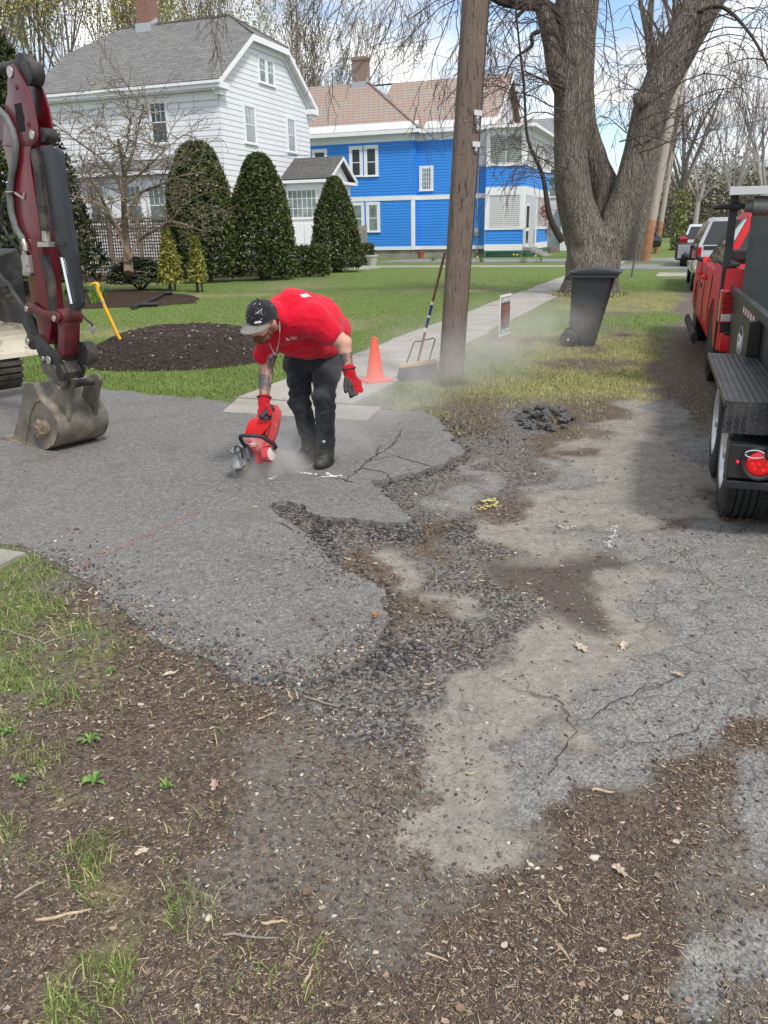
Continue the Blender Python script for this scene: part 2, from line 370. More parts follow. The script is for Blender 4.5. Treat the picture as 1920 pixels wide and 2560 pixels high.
bumpn(t, b, mth(t, 'ADD', mth(t, 'MULTIPLY', n_f, 1.0), mth(t, 'MULTIPLY', sp, .6)), .012)
_n = np.clip((4.3-gy)/.6, 0, 1); SW_[:, 2] += _n*(SW_[:, 1]*.65+SW_[:, 0]*.45); SW_[:, 1] *= 1-.65*_n; SW_[:, 0] *= 1-.45*_n
ground = raw('ground', np.stack([gx, gy, gz], 1), fa, gm, attr={'w_'+c: SW_[:, i] for i, c in enumerate(CLS)}, smooth=True)
tag(ground, kind='structure')
# ---------------------------------------------------------------- driveway slab
am, t, b = matx('driveway_asphalt', .85, .3)
tcv = t.nodes.new('ShaderNodeTexCoord').outputs['Object']
v1 = bw(t, vor(t, 112)); v2 = bw(t, vor(t, 210)); nl = nz(t, .9, 6, .6, tcv); nm = nz(t, 24, 6, .75, tcv)
c = mixc(t, ramp(t, v1, [(.1, (0, 0, 0)), (.6, (.5, .5, .5)), (.95, (1, 1, 1))]), (.055, .053, .050), (.42, .41, .39))
c = mixc(t, .4, c, mixc(t, v2, (.045, .044, .042), (.34, .33, .315)))
c = mixc(t, ramp(t, nm, [(.42, (.8, .8, .8)), (.55, (0, 0, 0))]), c, mixc(t, .45, c, (.05, .048, .046)))
c = mixc(t, ramp(t, nl, [(.3, (0, 0, 0)), (.7, (.38, .38, .38))]), c, (.23, .225, .215))
c = mixc(t, ramp(t, nz(t, 2.2, 8, .7, tcv), [(.52, (0, 0, 0)), (.72, (.55, .55, .55))]), c, (.11, .095, .08))
pav = t.nodes.new('ShaderNodeTexVoronoi'); pav.feature = 'DISTANCE_TO_EDGE'; pav.inputs['Scale'].default_value = .55
L(t, mixc(t, .06, tcv, nz(t, 2, 4, .6, tcv)), pav.inputs['Vector'])
L(t, c, b.inputs['Base Color']); bumpn(t, b, mth(t, 'ADD', v1, mth(t, 'MULTIPLY', nm, 2.0)), .005)
DW = [(-700, 1180), (-300, 1183), (0, 1188), (80, 1205), (150, 1238), (215, 1288), (275, 1342), (330, 1397), (400, 1428), (470, 1455), (560, 1485), (650, 1490), (740, 1470), (785, 1442), (800, 1418), (818, 1385), (842, 1345), (835, 1300),
      (790, 1265), (735, 1240), (700, 1210), (670, 1180), (655, 1160), (636, 1147), (600, 1127), (580, 1108), (588, 1097), (622, 1093), (660, 1103), (698, 1128), (725, 1130), (745, 1131), (800, 1136), (868, 1142), (890, 1132), (866, 1108), (834, 1085), (822, 1066), (800, 1056),
      (806, 1047), (850, 1042), (905, 1030), (960, 1012), (998, 990), (972, 960), (952, 925), (932, 904), (860, 897), (780, 890), (640, 884), (545, 880), (440, 866), (300, 855), (215, 845), (130, 837), (0, 826), (-500, 800), (-900, 820)]
dwp = jag([p for p in pxpoly(DW)], .035, 4)
top = [(p[0], p[1], .036) for p in dwp]; bot = [(p[0], p[1], -.02) for p in dwp]; n = len(top)
mbd = MB(); mbd.add(top+bot, [tuple(range(n))]+[(i, (i+1) % n, n+(i+1) % n, n+i) for i in range(n)])
dwo = mbd.build('driveway', am); tag(dwo, kind='structure')
DWP = dwp
# cracks in the slab: thin dark fissures laid along the surface
ck = MB(); crm = M('crack_fill', (.035, .031, .028), .95)
def crack(pts, w=.009, z=.0395):
    P = [gp(a*K, b_*K, .036)[:2] for a, b_ in pts]; Q = []
    for i in range(len(P)-1):
        m_ = max(2, int(np.linalg.norm(P[i+1]-P[i])/.035))
        for k in range(m_): Q.append(P[i]+(P[i+1]-P[i])*k/m_+rng.normal(size=2)*.009)
    Q.append(P[-1])
    vs = []
    for i, p in enumerate(Q):
        d = Q[min(i+1, len(Q)-1)]-Q[max(i-1, 0)]; d = d/np.linalg.norm(d); nn = np.array([-d[1], d[0]]); ww = w*(.4+rng.random())*(1 if 0 < i < len(Q)-1 else .1)/2
        vs += [(*(p+nn*ww), z), (*(p-nn*ww), z)]
    ck.add(vs, [(2*i, 2*i+1, 2*i+3, 2*i+2) for i in range(len(Q)-1)])
for cpts in ([(768, 1043), (740, 1036), (700, 1028), (640, 1018)], [(745, 1040), (780, 1010), (812, 985), (822, 960)], [(790, 995), (850, 985), (905, 1000), (935, 1008)], [(812, 985), (850, 960), (870, 925)],
             [(636, 1147), (622, 1132), (590, 1128)], [(700, 1130), (690, 1118), (668, 1108)], [(655, 1160), (668, 1150), (690, 1140), (720, 1133)], [(850, 1042), (830, 1020), (780, 1010)], [(588, 1100), (610, 1112), (650, 1120), (700, 1128)]):
    crack(cpts)
tag(ck.build('driveway_crack', crm), kind='structure')
# cracks and seams in the old apron
ck = MB()
for cpts in ([(1180, 1480), (1215, 1510), (1240, 1560), (1220, 1620), (1180, 1680)], [(1240, 1560), (1290, 1530), (1330, 1500), (1420, 1475), (1500, 1440)], [(1215, 1510), (1150, 1490), (1100, 1470)],
             [(1420, 1195), (1480, 1185), (1520, 1170), (1560, 1130)], [(1480, 1185), (1500, 1230), (1560, 1260)], [(1330, 1215), (1420, 1195)], [(1300, 1560), (1380, 1600), (1450, 1590), (1540, 1550)], [(1480, 1040), (1530, 1060), (1560, 1080)]):
    crack(cpts, .0042, .024)
tag(ck.build('apron_crack', crm), kind='structure')
# ---------------------------------------------------------------- spray paint marks (flecks of paint lying on the asphalt)
def paint(name, segs, col, w, z, dens, flick=.012):
    b_ = MB()
    for (a0, b0, a1, b1) in segs:
        p = gp(a0*K, b0*K, z)[:2]; q = gp(a1*K, b1*K, z)[:2]; l = np.linalg.norm(q-p); d = (q-p)/max(l, 1e-6); nn = np.array([-d[1], d[0]])
        for k in range(int(l*w*dens)):
            c0 = p+d*rng.random()*l+nn*rng.normal()*w*.38; r_ = flick*(.3+rng.random()); an = rng.random()*6.3
            b_.add([(c0[0]+r_*math.cos(an+j*1.257)*(.6+.4*rng.random()), c0[1]+r_*.8*math.sin(an+j*1.257)*(.6+.4*rng.random()), z+.0002*rng.random()) for j in range(5)], [(0, 1, 2, 3, 4)])
    return tag(b_.build(name, M(name, col, .7)), kind='structure')
paint('white_paint_mark', [(582, 1035, 632, 1010), (638, 1019, 684, 1025), (704, 1021, 722, 1030), (695, 1030, 740, 1027)], (.72, .72, .71), .022, .0405, 17000, .010)
paint('white_spray_mark', [(1331, 1134, 1328, 1150), (1326, 1152, 1314, 1182), (1208, 1136, 1222, 1140), (1222, 1140, 1240, 1134)], (.55, .55, .54), .03, .030, 5000, .009)
paint('red_paint_mark', [(165, 1228, 235, 1192), (235, 1192, 330, 1150), (330, 1150, 420, 1105)], (.50, .13, .11), .045, .0407, 3600, .007)
paint('yellow_paint_mark', [(1040, 1082, 1075, 1078), (1045, 1092, 1078, 1088), (1030, 1099, 1052, 1092)], (.62, .55, .14), .05, .031, 5200, .010)
# ---------------------------------------------------------------- sidewalk slabs
cm, t, b = matx('sidewalk_concrete', .9, .2)
tcv = t.nodes.new('ShaderNodeTexCoord').outputs['Object']
c = mixc(t, ramp(t, nz(t, 1.5, 8, .7, tcv), [(.35, (0, 0, 0)), (.65, (1, 1, 1))]), (.27, .25, .215), (.42, .40, .36))
c = mixc(t, ramp(t, bw(t, vor(t, 90)), [(.6, (0, 0, 0)), (.9, (.5, .5, .5))]), c, (.2, .19, .17))
L(t, c, b.inputs['Base Color']); bumpn(t, b, nz(t, 60, 6, .7, tcv), .006)
def st(p): return float(p[0]*SU[0]+p[1]*SU[1]), float(p[0]*SR[0]+p[1]*SR[1])
def sp_(s, t_, z=0.): return SU*s+SR*t_+UP*z
SWT0, SWT1 = -4.17, -3.02
sw = MB(); _q = 7.0
def slab(mb, s0, s1, t0, t1, z, zt=0, th=.06):
    n_ = 6; e = .008
    pts = [sp_(s0+e, t0, z), sp_(s0+e, t1, z+zt), sp_(s1-e, t1, z+zt), sp_(s1-e, t0, z)]
    mb.prism([p-UP*th for p in pts], UP*th)
r_ = np.random.default_rng(5)
while _q < 62:
    sl = 1.52; w = 0 if _q > 9 else .12
    slab(sw, _q, _q+sl, SWT0+r_.normal()*.02, SWT1+r_.normal()*.02+w, .040+r_.random()*.014, r_.normal()*.008); _q += sl
for q0 in (3.0-1.5, 0.0, -1.5): slab(sw, q0, q0+1.5, -4.3, -3.13, .045)
sw.prism([sp_(6.38, -3.98, .0), sp_(6.42, -2.55, .0), sp_(6.99, -2.62, .0), sp_(6.99, -4.17, .0)], UP*.039)
tag(sw.build('sidewalk', cm), kind='structure')
ph = MB()
slab(ph, 36.6, 38.1, -24, -5.2, .05); slab(ph, 34.7, 36.59, -15.2, -13.6, .045)
tag(ph.build('garden_path', cm), kind='structure')
rd = MB()
slab(rd, 34.6, 38.8, -2.9, .9, .05); slab(rd, 42, 47, -16, .9, .06); slab(rd, -60, 400, 1.3, 12, .03)
tag(rd.build('road', M('road_asphalt', (.20, .20, .205), .9, var=.25, vs=.8, bump=.004, bs=60)), kind='structure')
fl = MB(); slab(fl, 29.3, 31.6, -1.1, 0.2, .05); tag(fl.build('curb_ramp', cm), kind='structure')
mul_m, t, b = matx('bark_mulch', .95, .15); tcv = t.nodes.new('ShaderNodeTexCoord').outputs['Object']
c = mixc(t, ramp(t, nz(t, 30, 7, .75, tcv), [(.35, (0, 0, 0)), (.68, (1, 1, 1))]), (.028, .017, .013), (.105, .065, .048))
L(t, c, b.inputs['Base Color']); bumpn(t, b, nz(t, 45, 6, .75, tcv), .04)
def bed(name, pts, z=.045, amp=.12):
    P = jag([p for p in pts], amp, 3); mb = MB(); n_ = len(P)
    mb.add([(p[0], p[1], z) for p in P]+[(p[0], p[1], -.02) for p in P], [tuple(range(n_))]+[(i, (i+1) % n_, n_+(i+1) % n_, n_+i) for i in range(n_)])
    return tag(mb.build(name, mul_m), kind='structure')
bed('mulch_bed', [sp_(*q)[:2] for q in ((14.6, -16.5), (15.6, -12.9), (16.2, -11.7), (17.4, -11.3), (19.3, -12.6), (20.5, -14.5), (21.5, -20), (24, -26), (20, -26))])
bed('planting_bed', [sp_(*q)[:2] for q in ((26.6, -19.8), (27.2, -17.6), (29, -16.1), (33, -15.7), (34.9, -15.4), (35.2, -19.4), (33, -19.5), (32.5, -28.5), (24, -28.5), (24.4, -21))], .05)
# ================================================================ houses
def ons(u, v, s): p = onpl(u, v, SU*s, SU); return float(p@SR), float(p[2])     # -> t, z
def ont(u, v, t_): p = onpl(u, v, SR*t_, SR); return float(p@SU), float(p[2])    # -> s, z
za_ = lambda x, y: (x/2.074, y/2.074)
zb_ = lambda x, y: (700+x/2.37, y/2.37)
def Fs(s): return (SU*s, SR, -SU)      # wall facing the camera side, coordinate = t
def Ft(t_): return (SR*t_, SU, SR)     # wall facing the street, coordinate = s
def FP(F, a, z, d=0.): return F[0]+F[1]*a+F[2]*d+UP*z
def siding_mat(name, col, course, dark=.55, var=.06, col2=None):
    m, t, b = matx(name, .6, .3); tcv = t.nodes.new('ShaderNodeTexCoord').outputs['Object']
    x = t.nodes.new('ShaderNodeSeparateXYZ'); L(t, tcv, x.inputs[0])
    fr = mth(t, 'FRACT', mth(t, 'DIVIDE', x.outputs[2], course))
    row = mth(t, 'FLOOR', mth(t, 'DIVIDE', x.outputs[2], course))
    c = mixc(t, ramp(t, nz(t, 1.3, 6, .7, tcv), [(.3, (0, 0, 0)), (.7, (1, 1, 1))]), tuple(q*(1-var) for q in col), tuple(min(1, q*(1+var)) for q in col))
    wn = t.nodes.new('ShaderNodeTexWhiteNoise'); wn.noise_dimensions = '1D'; L(t, row, wn.inputs['W'])
    c = mixc(t, .10, c, wn.outputs['Color'] if False else mixc(t, wn.outputs['Value'], tuple(q*.75 for q in col), col))
    c = mixc(t, ramp(t, fr, [(.05, (1, 1, 1)), (.11, (0, 0, 0))]), c, tuple(q*dark for q in col))  # shadow line under each board overlap, painted in as a darker stripe
    L(t, c, b.inputs['Base Color']); return m
def siding(mb, F, poly, course, mi=0):
    zs = [p[1] for p in poly]; z = math.floor(min(zs)/course)*course; n = len(poly)
    def span(zz):
        xs_ = []
        for i in range(n):
            (a1, z1), (a2, z2) = poly[i], poly[(i+1) % n]
            if (z1-zz)*(z2-zz) <= 0 and z1 != z2: xs_.append(a1+(a2-a1)*(zz-z1)/(z2-z1))
        return (min(xs_), max(xs_)) if len(xs_) >= 2 else None
    while z < max(zs)-1e-3:
        zl, zh = max(z, min(zs)), min(z+course, max(zs)); sp0 = span(zl+1e-4); sp1 = span(zh-1e-4)
        if sp0 and sp1:
            mb.add([FP(F, sp0[0], zl, .019), FP(F, sp0[1], zl, .019), FP(F, sp1[1], zh, .006), FP(F, sp1[0], zh, .006), FP(F, sp0[0], zl, .0), FP(F, sp0[1], zl, .0)], [(0, 1, 2, 3), (4, 5, 1, 0)], mi)
        z += course
def shingle_mat(name, c1, c2, c3, rh, cw, mortar=(.02, .02, .02), ms=.012, h=.012):
    m, t, b = matx(name, .9, .2); tcv = t.nodes.new('ShaderNodeTexCoord').outputs['Object']
    rot = t.nodes.new('ShaderNodeMapping'); rot.inputs['Rotation'].default_value = (0, 0, TH); L(t, tcv, rot.inputs[0])
    x = t.nodes.new('ShaderNodeSeparateXYZ'); L(t, rot.outputs[0], x.inputs[0])
    cb = t.nodes.new('ShaderNodeCombineXYZ'); L(t, mth(t, 'ADD', x.outputs[0], x.outputs[1]), cb.inputs[0]); L(t, x.outputs[2], cb.inputs[1])
    br = t.nodes.new('ShaderNodeTexBrick'); br.inputs['Scale'].default_value = 1; br.inputs['Brick Width'].default_value = cw; br.inputs['Row Height'].default_value = rh; br.inputs['Mortar Size'].default_value = ms
    br.inputs['Color1'].default_value = (*c1, 1); br.inputs['Color2'].default_value = (*c2, 1); br.inputs['Mortar'].default_value = (*mortar, 1); br.inputs['Bias'].default_value = 0; br.inputs['Mortar Smooth'].default_value = .3
    L(t, cb.outputs[0], br.inputs[0])
    c = mixc(t, ramp(t, nz(t, 2.6, 8, .8, tcv), [(.42, (0, 0, 0)), (.60, (.6, .6, .6))]), br.outputs[0], c3)
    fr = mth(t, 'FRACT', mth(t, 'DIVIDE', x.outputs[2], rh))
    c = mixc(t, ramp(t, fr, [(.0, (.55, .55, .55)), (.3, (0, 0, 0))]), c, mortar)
    L(t, c, b.inputs['Base Color']); bumpn(t, b, br.outputs['Fac'], -h); return m
WHT = M('white_trim', (.78, .79, .80), .5, var=.04)
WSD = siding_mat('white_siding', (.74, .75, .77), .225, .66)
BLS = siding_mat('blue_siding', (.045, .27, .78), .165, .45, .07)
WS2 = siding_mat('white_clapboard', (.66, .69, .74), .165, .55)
GLS = M('window_glass', (.035, .045, .05), .04, spec=.8, var=.5, vs=1.2)
GLB = M('window_blind', (.34, .37, .38), .2, spec=.7, var=.3, vs=1.)
GLC = M('curtained_glass', (.20, .25, .24), .12, spec=.7, var=.45, vs=2.2)
RGY = shingle_mat('grey_shingle', (.15, .15, .15), (.235, .23, .225), (.185, .19, .18), .115, .30, ms=.008, mortar=(.07, .07, .07))
RPK = shingle_mat('pink_slate', (.40, .24, .195), (.31, .30, .265), (.35, .30, .26), .19, .34, ms=.016, mortar=(.17, .14, .125))
RDK = shingle_mat('dark_shingle', (.10, .10, .098), (.16, .155, .15), (.13, .13, .125), .10, .26, mortar=(.04, .04, .04))
CONC = M('foundation_concrete', (.30, .28, .235), .9, var=.3, vs=1.5, bump=.01, bs=20, col2=(.14, .12, .10), c2s=.9, c2r=(.5, .7))
def brickmat(name, a, b_, mo, sc_=1):
    m, t, b = matx(name, .9, .2); tcv = t.nodes.new('ShaderNodeTexCoord').outputs['Object']
    rot = t.nodes.new('ShaderNodeMapping'); rot.inputs['Rotation'].default_value = (0, 0, TH); L(t, tcv, rot.inputs[0])
    x = t.nodes.new('ShaderNodeSeparateXYZ'); L(t, rot.outputs[0], x.inputs[0]); cb = t.nodes.new('ShaderNodeCombineXYZ')
    L(t, mth(t, 'ADD', x.outputs[0], x.outputs[1]), cb.inputs[0]); L(t, x.outputs[2], cb.inputs[1])
    br = t.nodes.new('ShaderNodeTexBrick'); br.inputs['Brick Width'].default_value = .21*sc_; br.inputs['Row Height'].default_value = .075*sc_; br.inputs['Mortar Size'].default_value = .012; br.inputs['Scale'].default_value = 1
    for k_, q in (('Color1', a), ('Color2', b_), ('Mortar', mo)): br.inputs[k_].default_value = (*q, 1)
    L(t, cb.outputs[0], br.inputs[0]); L(t, mixc(t, .25, br.outputs[0], mixc(t, nz(t, 5, 5, .6, tcv), (.05, .03, .03), (.4, .25, .2))), b.inputs['Base Color']); return m
BRK = brickmat('chimney_brick', (.24, .07, .045), (.17, .05, .035), (.32, .26, .22))
BRK2 = brickmat('old_chimney_brick', (.26, .16, .12), (.20, .15, .12), (.30, .27, .24))
LEAD = M('flashing', (.45, .46, .47), .4, .6)
def window(par, F, a0, a1, z0, z1, cas=.11, glass=None, rail=True, grid=(1, 1), mats=None, name='window', out=.03, sill=True, mull=None, topgrid=None):
    """double-hung window: casing (part) with pane and sash (sub-parts)"""
    glass = glass or GLS; m = MB()
    m.fbox(F, a0-cas, a0, z0, z1, .0, out+.03); m.fbox(F, a1, a1+cas, z0, z1, .0, out+.03)
    m.fbox(F, a0-cas, a1+cas, z1, z1+cas, .0, out+.035)
    m.fbox(F, a0-cas-(.03 if sill else 0), a1+cas+(.03 if sill else 0), z0-(.07 if sill else cas), z0, .0, out+(.07 if sill else .03))
    o = m.build(name, mats or WHT, par)
    g = MB(); g.fbox(F, a0, a1, z0, z1, -.02, .031); g.build('pane', glass, o)
    q = MB(); w = .035
    if mull:
        for x in mull: q.fbox(F, x-w/1.4, x+w/1.4, z0, z1, .0315, .055)
    q.fbox(F, a0, a0+w, z0, z1, .031, .046); q.fbox(F, a1-w, a1, z0, z1, .031, .046); q.fbox(F, a0+w, a1-w, z1-w, z1, .031, .046); q.fbox(F, a0+w, a1-w, z0, z0+w*1.2, .031, .046)
    zm = (z0+z1)/2
    if rail: q.fbox(F, a0+w, a1-w, zm-w/1.6, zm+w/1.6, .031, .049)
    gx_, gz_ = grid
    for i in range(1, gx_): x = a0+(a1-a0)*i/gx_; q.fbox(F, x-.014, x+.014, z0+w, z1-w, .0312, .042)
    for i in range(1, gz_): z = z0+(z1-z0)*i/gz_; q.fbox(F, a0+w, a1-w, z-.014, z+.014, .0314, .0425)
    if topgrid:
        for i in range(1, topgrid[0]): x = a0+(a1-a0)*i/topgrid[0]; q.fbox(F, x-.012, x+.012, zm+w, z1-w, .0312, .042)
        for i in range(1, topgrid[1]): z = zm+(z1-zm)*i/topgrid[1]; q.fbox(F, a0+w, a1-w, z-.012, z+.012, .0314, .0425)
    q.build('sash', mats or WHT, o); return o
def roofplane(mb, pts, th=.10, mi=0):
    p = [np.asarray(q, float) for q in pts]; n = np.cross(p[1]-p[0], p[2]-p[0]); n = n/np.linalg.norm(n)
    if n[2] < 0: n = -n
    return mb.prism(p, -n*th, mi)
# ---------------------------------------------------------------- white house
S0, T0, S1w, TL = 33.0, -19.48, 41.95, -28.95
wh = thing('white_house', 'white two-storey house with grey shingle clipped-gable roof and brick chimney', 'house', sp_(S0, T0, 0))
ZE = 7.72; SM = (S0+S1w)/2; ZR = ons(*za_(1190, 82), SM)[1]; tR = ons(*za_(1190, 82), SM)[0]
print('ridge', ZR, tR, ons(*za_(430, 185), SM), ons(*za_(345, 205), SM), ons(*za_(715, 60), SM), ons(*za_(815, 60), SM))
s_g1, z_g1 = 35.75, ZE+(ZR-ZE)*(35.75-(S0-.4))/(SM-(S0-.4)); s_g2 = S0+S1w-s_g1
w = MB(); w.prism([sp_(S0, T0, .5), sp_(S1w, T0, .5), sp_(S1w, TL, .5), sp_(S0, TL, .5)], UP*(ZE-.5))
gp_ = [(S0, ZE), (s_g1, z_g1-.10), (s_g2, z_g1-.10), (S1w, ZE)]
w.prism([sp_(s_, T0, z_) for s_, z_ in gp_], SR*-.1); w.prism([sp_(s_, TL, z_) for s_, z_ in gp_], SR*.1)
siding(w, Fs(S0), [(TL, .55), (T0, .55), (T0, ZE-.05), (TL, ZE-.05)], .225)
siding(w, Ft(T0), [(S0, .55), (S1w, .55), (S1w, ZE-.1), (s_g2, z_g1-.1), (s_g1, z_g1-.1), (S0, ZE-.1)], .225)
w.build('wall', WSD, wh)
f_ = MB(); f_.prism([sp_(S0+.05, T0-.05, -.1), sp_(S1w-.05, T0-.05, -.1), sp_(S1w-.05, TL, -.1), sp_(S0+.05, TL, -.1)], UP*.6); f_.build('foundation', CONC, wh)
r = MB(); OH = .42; tF, tB = T0+.36, TL-.36; e0, e1 = S0-OH, S1w+OH
dz = ZR-z_g1; tJ = tR if tR < tF-1 else tF-2.0; tJb = tB+(tF-tJ)
roofplane(r, [sp_(e0, tF, ZE), sp_(s_g1, tF, z_g1), sp_(SM, tJ, ZR), sp_(SM, tJb, ZR), sp_(s_g1, tB, z_g1), sp_(e0, tB, ZE)])
roofplane(r, [sp_(e1, tF, ZE), sp_(s_g2, tF, z_g1), sp_(SM, tJ, ZR), sp_(SM, tJb, ZR), sp_(s_g2, tB, z_g1), sp_(e1, tB, ZE)])
roofplane(r, [sp_(s_g1, tF, z_g1), sp_(s_g2, tF, z_g1), sp_(SM, tJ, ZR)])
roofplane(r, [sp_(s_g1, tB, z_g1), sp_(s_g2, tB, z_g1), sp_(SM, tJb, ZR)])
rf = r.build('roof', RGY, wh)
cp = MB(); cp.tube([sp_(SM, tJ, ZR+.02), sp_(SM, tJb, ZR+.02)], .06, 6); cp.tube([sp_(s_g1, tF, z_g1+.01), sp_(SM, tJ, ZR+.02), sp_(s_g2, tF, z_g1+.01)], .05, 6); cp.build('ridge_cap', RDK, rf)
ca, cb_ = ons(*za_(718, 60), SM)[0], ons(*za_(812, 60), SM)[0]; cw = abs(cb_-ca); cmid = (ca+cb_)/2
c_ = MB(); c_.prism([sp_(SM-.42, cmid-.38, ZR-.7), sp_(SM-.42, cmid+.38, ZR-.7), sp_(SM+.3, cmid+.38, ZR-.7), sp_(SM+.3, cmid-.38, ZR-.7)], UP*2.2)
c_.prism([sp_(SM-.47, cmid-.43, ZR+1.2), sp_(SM-.47, cmid+.43, ZR+1.2), sp_(SM+.35, cmid+.43, ZR+1.2), sp_(SM+.35, cmid-.43, ZR+1.2)], UP*.2)
ch = c_.build('chimney', BRK, rf)
fl_ = MB(); fl_.prism([sp_(SM-.50, cmid-.44, ZR-.62), sp_(SM-.50, cmid+.44, ZR-.62), sp_(SM+.1, cmid+.44, ZR-.3), sp_(SM+.1, cmid-.44, ZR-.3)], UP*.62); fl_.build('flashing', LEAD, rf)
tr = MB()
tr.fbox(Fs(e0), tB+.05, tF-.02, ZE-.32, ZE-.09, -.06, .03); tr.fbox(Fs(e0), tB+.03, tF, ZE-.17, ZE-.06, .03, .12)       # gutter and fascia
tr.prism([sp_(e0+.05, tF-.03, ZE-.32), sp_(S0, tF-.03, ZE-.32), sp_(S0, tB, ZE-.32), sp_(e0+.05, tB, ZE-.32)], UP*-.05)
tr.fbox(Fs(S0), TL, T0, ZE-.70, ZE-.38, 0, .05)
for a_, sgn in ((S0, 1), (S1w, -1)):   # cornice returns
    tr.prism([sp_(a_-sgn*OH, T0, ZE-.34), sp_(a_+sgn*.35, T0, ZE-.34), sp_(a_+sgn*.35, tF+.02, ZE-.34), sp_(a_-sgn*OH, tF+.02, ZE-.34)], UP*.24)
    tr.prism([sp_(a_-sgn*OH*.6, T0, ZE-.56), sp_(a_+sgn*.2, T0, ZE-.56), sp_(a_+sgn*.2, tF-.1, ZE-.56), sp_(a_-sgn*OH*.6, tF-.1, ZE-.56)], UP*.22)
for (s_a, z_a, s_b, z_b) in ((e0, ZE, s_g1, z_g1), (s_g1, z_g1, s_g2, z_g1), (s_g2, z_g1, e1, ZE)):    # rakes
    tr.prism([sp_(s_a, tF-.04, z_a-.02), sp_(s_b, tF-.04, z_b-.02), sp_(s_b, tF-.04, z_b-.27), sp_(s_a, tF-.04, z_a-.27)], SR*.05)
    tr.prism([sp_(s_a, T0, z_a-.14), sp_(s_b, T0, z_b-.14), sp_(s_b, T0, z_b-.19), sp_(s_a, T0, z_a-.19)], SR*.33)
    tr.prism([sp_(s_a, T0+.03, z_a-.2), sp_(s_b, T0+.03, z_b-.2), sp_(s_b, T0+.03, z_b-.45), sp_(s_a, T0+.03, z_a-.45)], SR*.03)
tr.build('trim', WHT, wh)
def wpx(par, conv, F, x0, y0, x1, y1, d, cas=.11, zf=za_, **k):
    a0, z1_ = conv(*zf(x0, y0), d); a1, z0_ = conv(*zf(x1, y1), d)
    a0, a1 = min(a0, a1), max(a0, a1); return window(par, F, a0+cas, a1-cas, z0_+.09, z1_-cas, cas, **k)
window(wh, Fs(S0), -22.92, -22.14, 5.45, 7.12, .10, topgrid=(3, 2))
F_ = Ft(T0)
window(wh, F_, 35.1, 36.0, 5.52, 7.02, .12, GLB, topgrid=(3, 2)); window(wh, F_, 39.35, 40.12, 5.47, 6.95, .12, GLB, topgrid=(3, 2))
window(wh, F_, 36.75, 37.33, 8.2, 9.2, .1, GLC, topgrid=(2, 2)); window(wh, F_, 37.55, 38.13, 8.2, 9.2, .1, GLC, topgrid=(2, 2))
# sun room on the garden side
SR_ = 31.3; a0 = ons(*za_(340, 900), SR_)[0]; a1 = ons(*za_(905, 900), SR_)[0]; zt = ons(*za_(900, 880), SR_)[1]
m = MB(); m.prism([sp_(SR_, a0, -.05), sp_(SR_, a1, -.05), sp_(S0-.01, a1, -.05), sp_(S0-.01, a0, -.05)], UP*(zt+.05)); m.fbox(Fs(SR_), a0, a1, zt-.35, zt-.02, 0, .04); m.build('sunroom_wall', WHT, wh)
m = MB(); roofplane(m, [sp_(SR_-.35, a0-.3, zt+.02), sp_(SR_-.35, a1+.3, zt+.02), sp_(S0-.02, a1+.1, zt+.62), sp_(S0-.02, a0-.1, zt+.62)], .1); m.build('sunroom_roof', RGY, wh)
m = MB(); m.fbox(Fs(SR_-.35), a0-.3, a1+.3, zt-.16, zt-.03, -.08, .05); m.build('gutter', WHT, wh)
for x0, x1 in ((405, 445), (455, 560), (645, 750), (762, 872)):
    p0 = ons(*za_(x0, 965), SR_); p1 = ons(*za_(x1, 1132), SR_); window(wh, Fs(SR_), p0[0]+.05, p1[0]-.05, p1[1]-.25, p0[1], .08, GLC, topgrid=(3, 1))
# entry porch
SP = 38.5; q0 = ons(*zb_(5, 1060), SP); q1 = ons(*zb_(292, 1050), SP); TP = q1[0]-.2
zr = ont(*zb_(358, 922), TP+.25); print('porch', q0, q1, zr)
SP2 = 2*zr[0]-SP+.0; SP2 = SP+3.0; SPm = (SP+SP2)/2; ZPE = q1[1]; ZPR = ons(*zb_(358, 924), SPm)[1]
m = MB(); m.prism([sp_(SP, T0, .2), sp_(SP, TP, .2), sp_(SP2, TP, .2), sp_(SP2, T0, .2)], UP*(ZPE-.35)); m.fbox(Fs(SP), T0+.02, TP, ZPE-.55, ZPE-.2, 0, .05)
m.prism([sp_(SP, TP, ZPE-.16), sp_(SP2, TP, ZPE-.16), sp_(SPm, TP, ZPR-.12)], SR*-.1)
m.fbox(Fs(SP), TP-.2, TP+.02, .2, ZPE-.55, 0, .06); m.fbox(Ft(TP), SP, SP+.2, .2, ZPE-.2, 0, .04); m.fbox(Ft(TP), SP2-.2, SP2, .2, ZPE-.2, 0, .04); m.build('porch_wall', WHT, wh)
m = MB(); roofplane(m, [sp_(SP-.3, T0, ZPE-.02), sp_(SP-.3, TP+.35, ZPE-.02), sp_(SPm, TP+.35, ZPR), sp_(SPm, T0, ZPR)], .08); roofplane(m, [sp_(SP2+.3, T0, ZPE-.02), sp_(SP2+.3, TP+.35, ZPE-.02), sp_(SPm, TP+.35, ZPR), sp_(SPm, T0, ZPR)], .08); m.build('porch_roof', RDK, wh)
m = MB(); m.fbox(Fs(SP-.3), T0+.03, TP+.36, ZPE-.22, ZPE-.09, -.06, .06)
for a_, b__ in ((SP-.3, SPm), (SP2+.3, SPm)): m.prism([sp_(a_, TP+.3, ZPE-.05), sp_(b__, TP+.3, ZPR-.03), sp_(b__, TP+.3, ZPR-.2), sp_(a_, TP+.3, ZPE-.22)], SR*.06)
m.prism([sp_(SP-.3, TP, ZPE-.26), sp_(SP2+.3, TP, ZPE-.26), sp_(SP2+.3, TP+.34, ZPE-.26), sp_(SP-.3, TP+.34, ZPE-.26)], UP*.13)
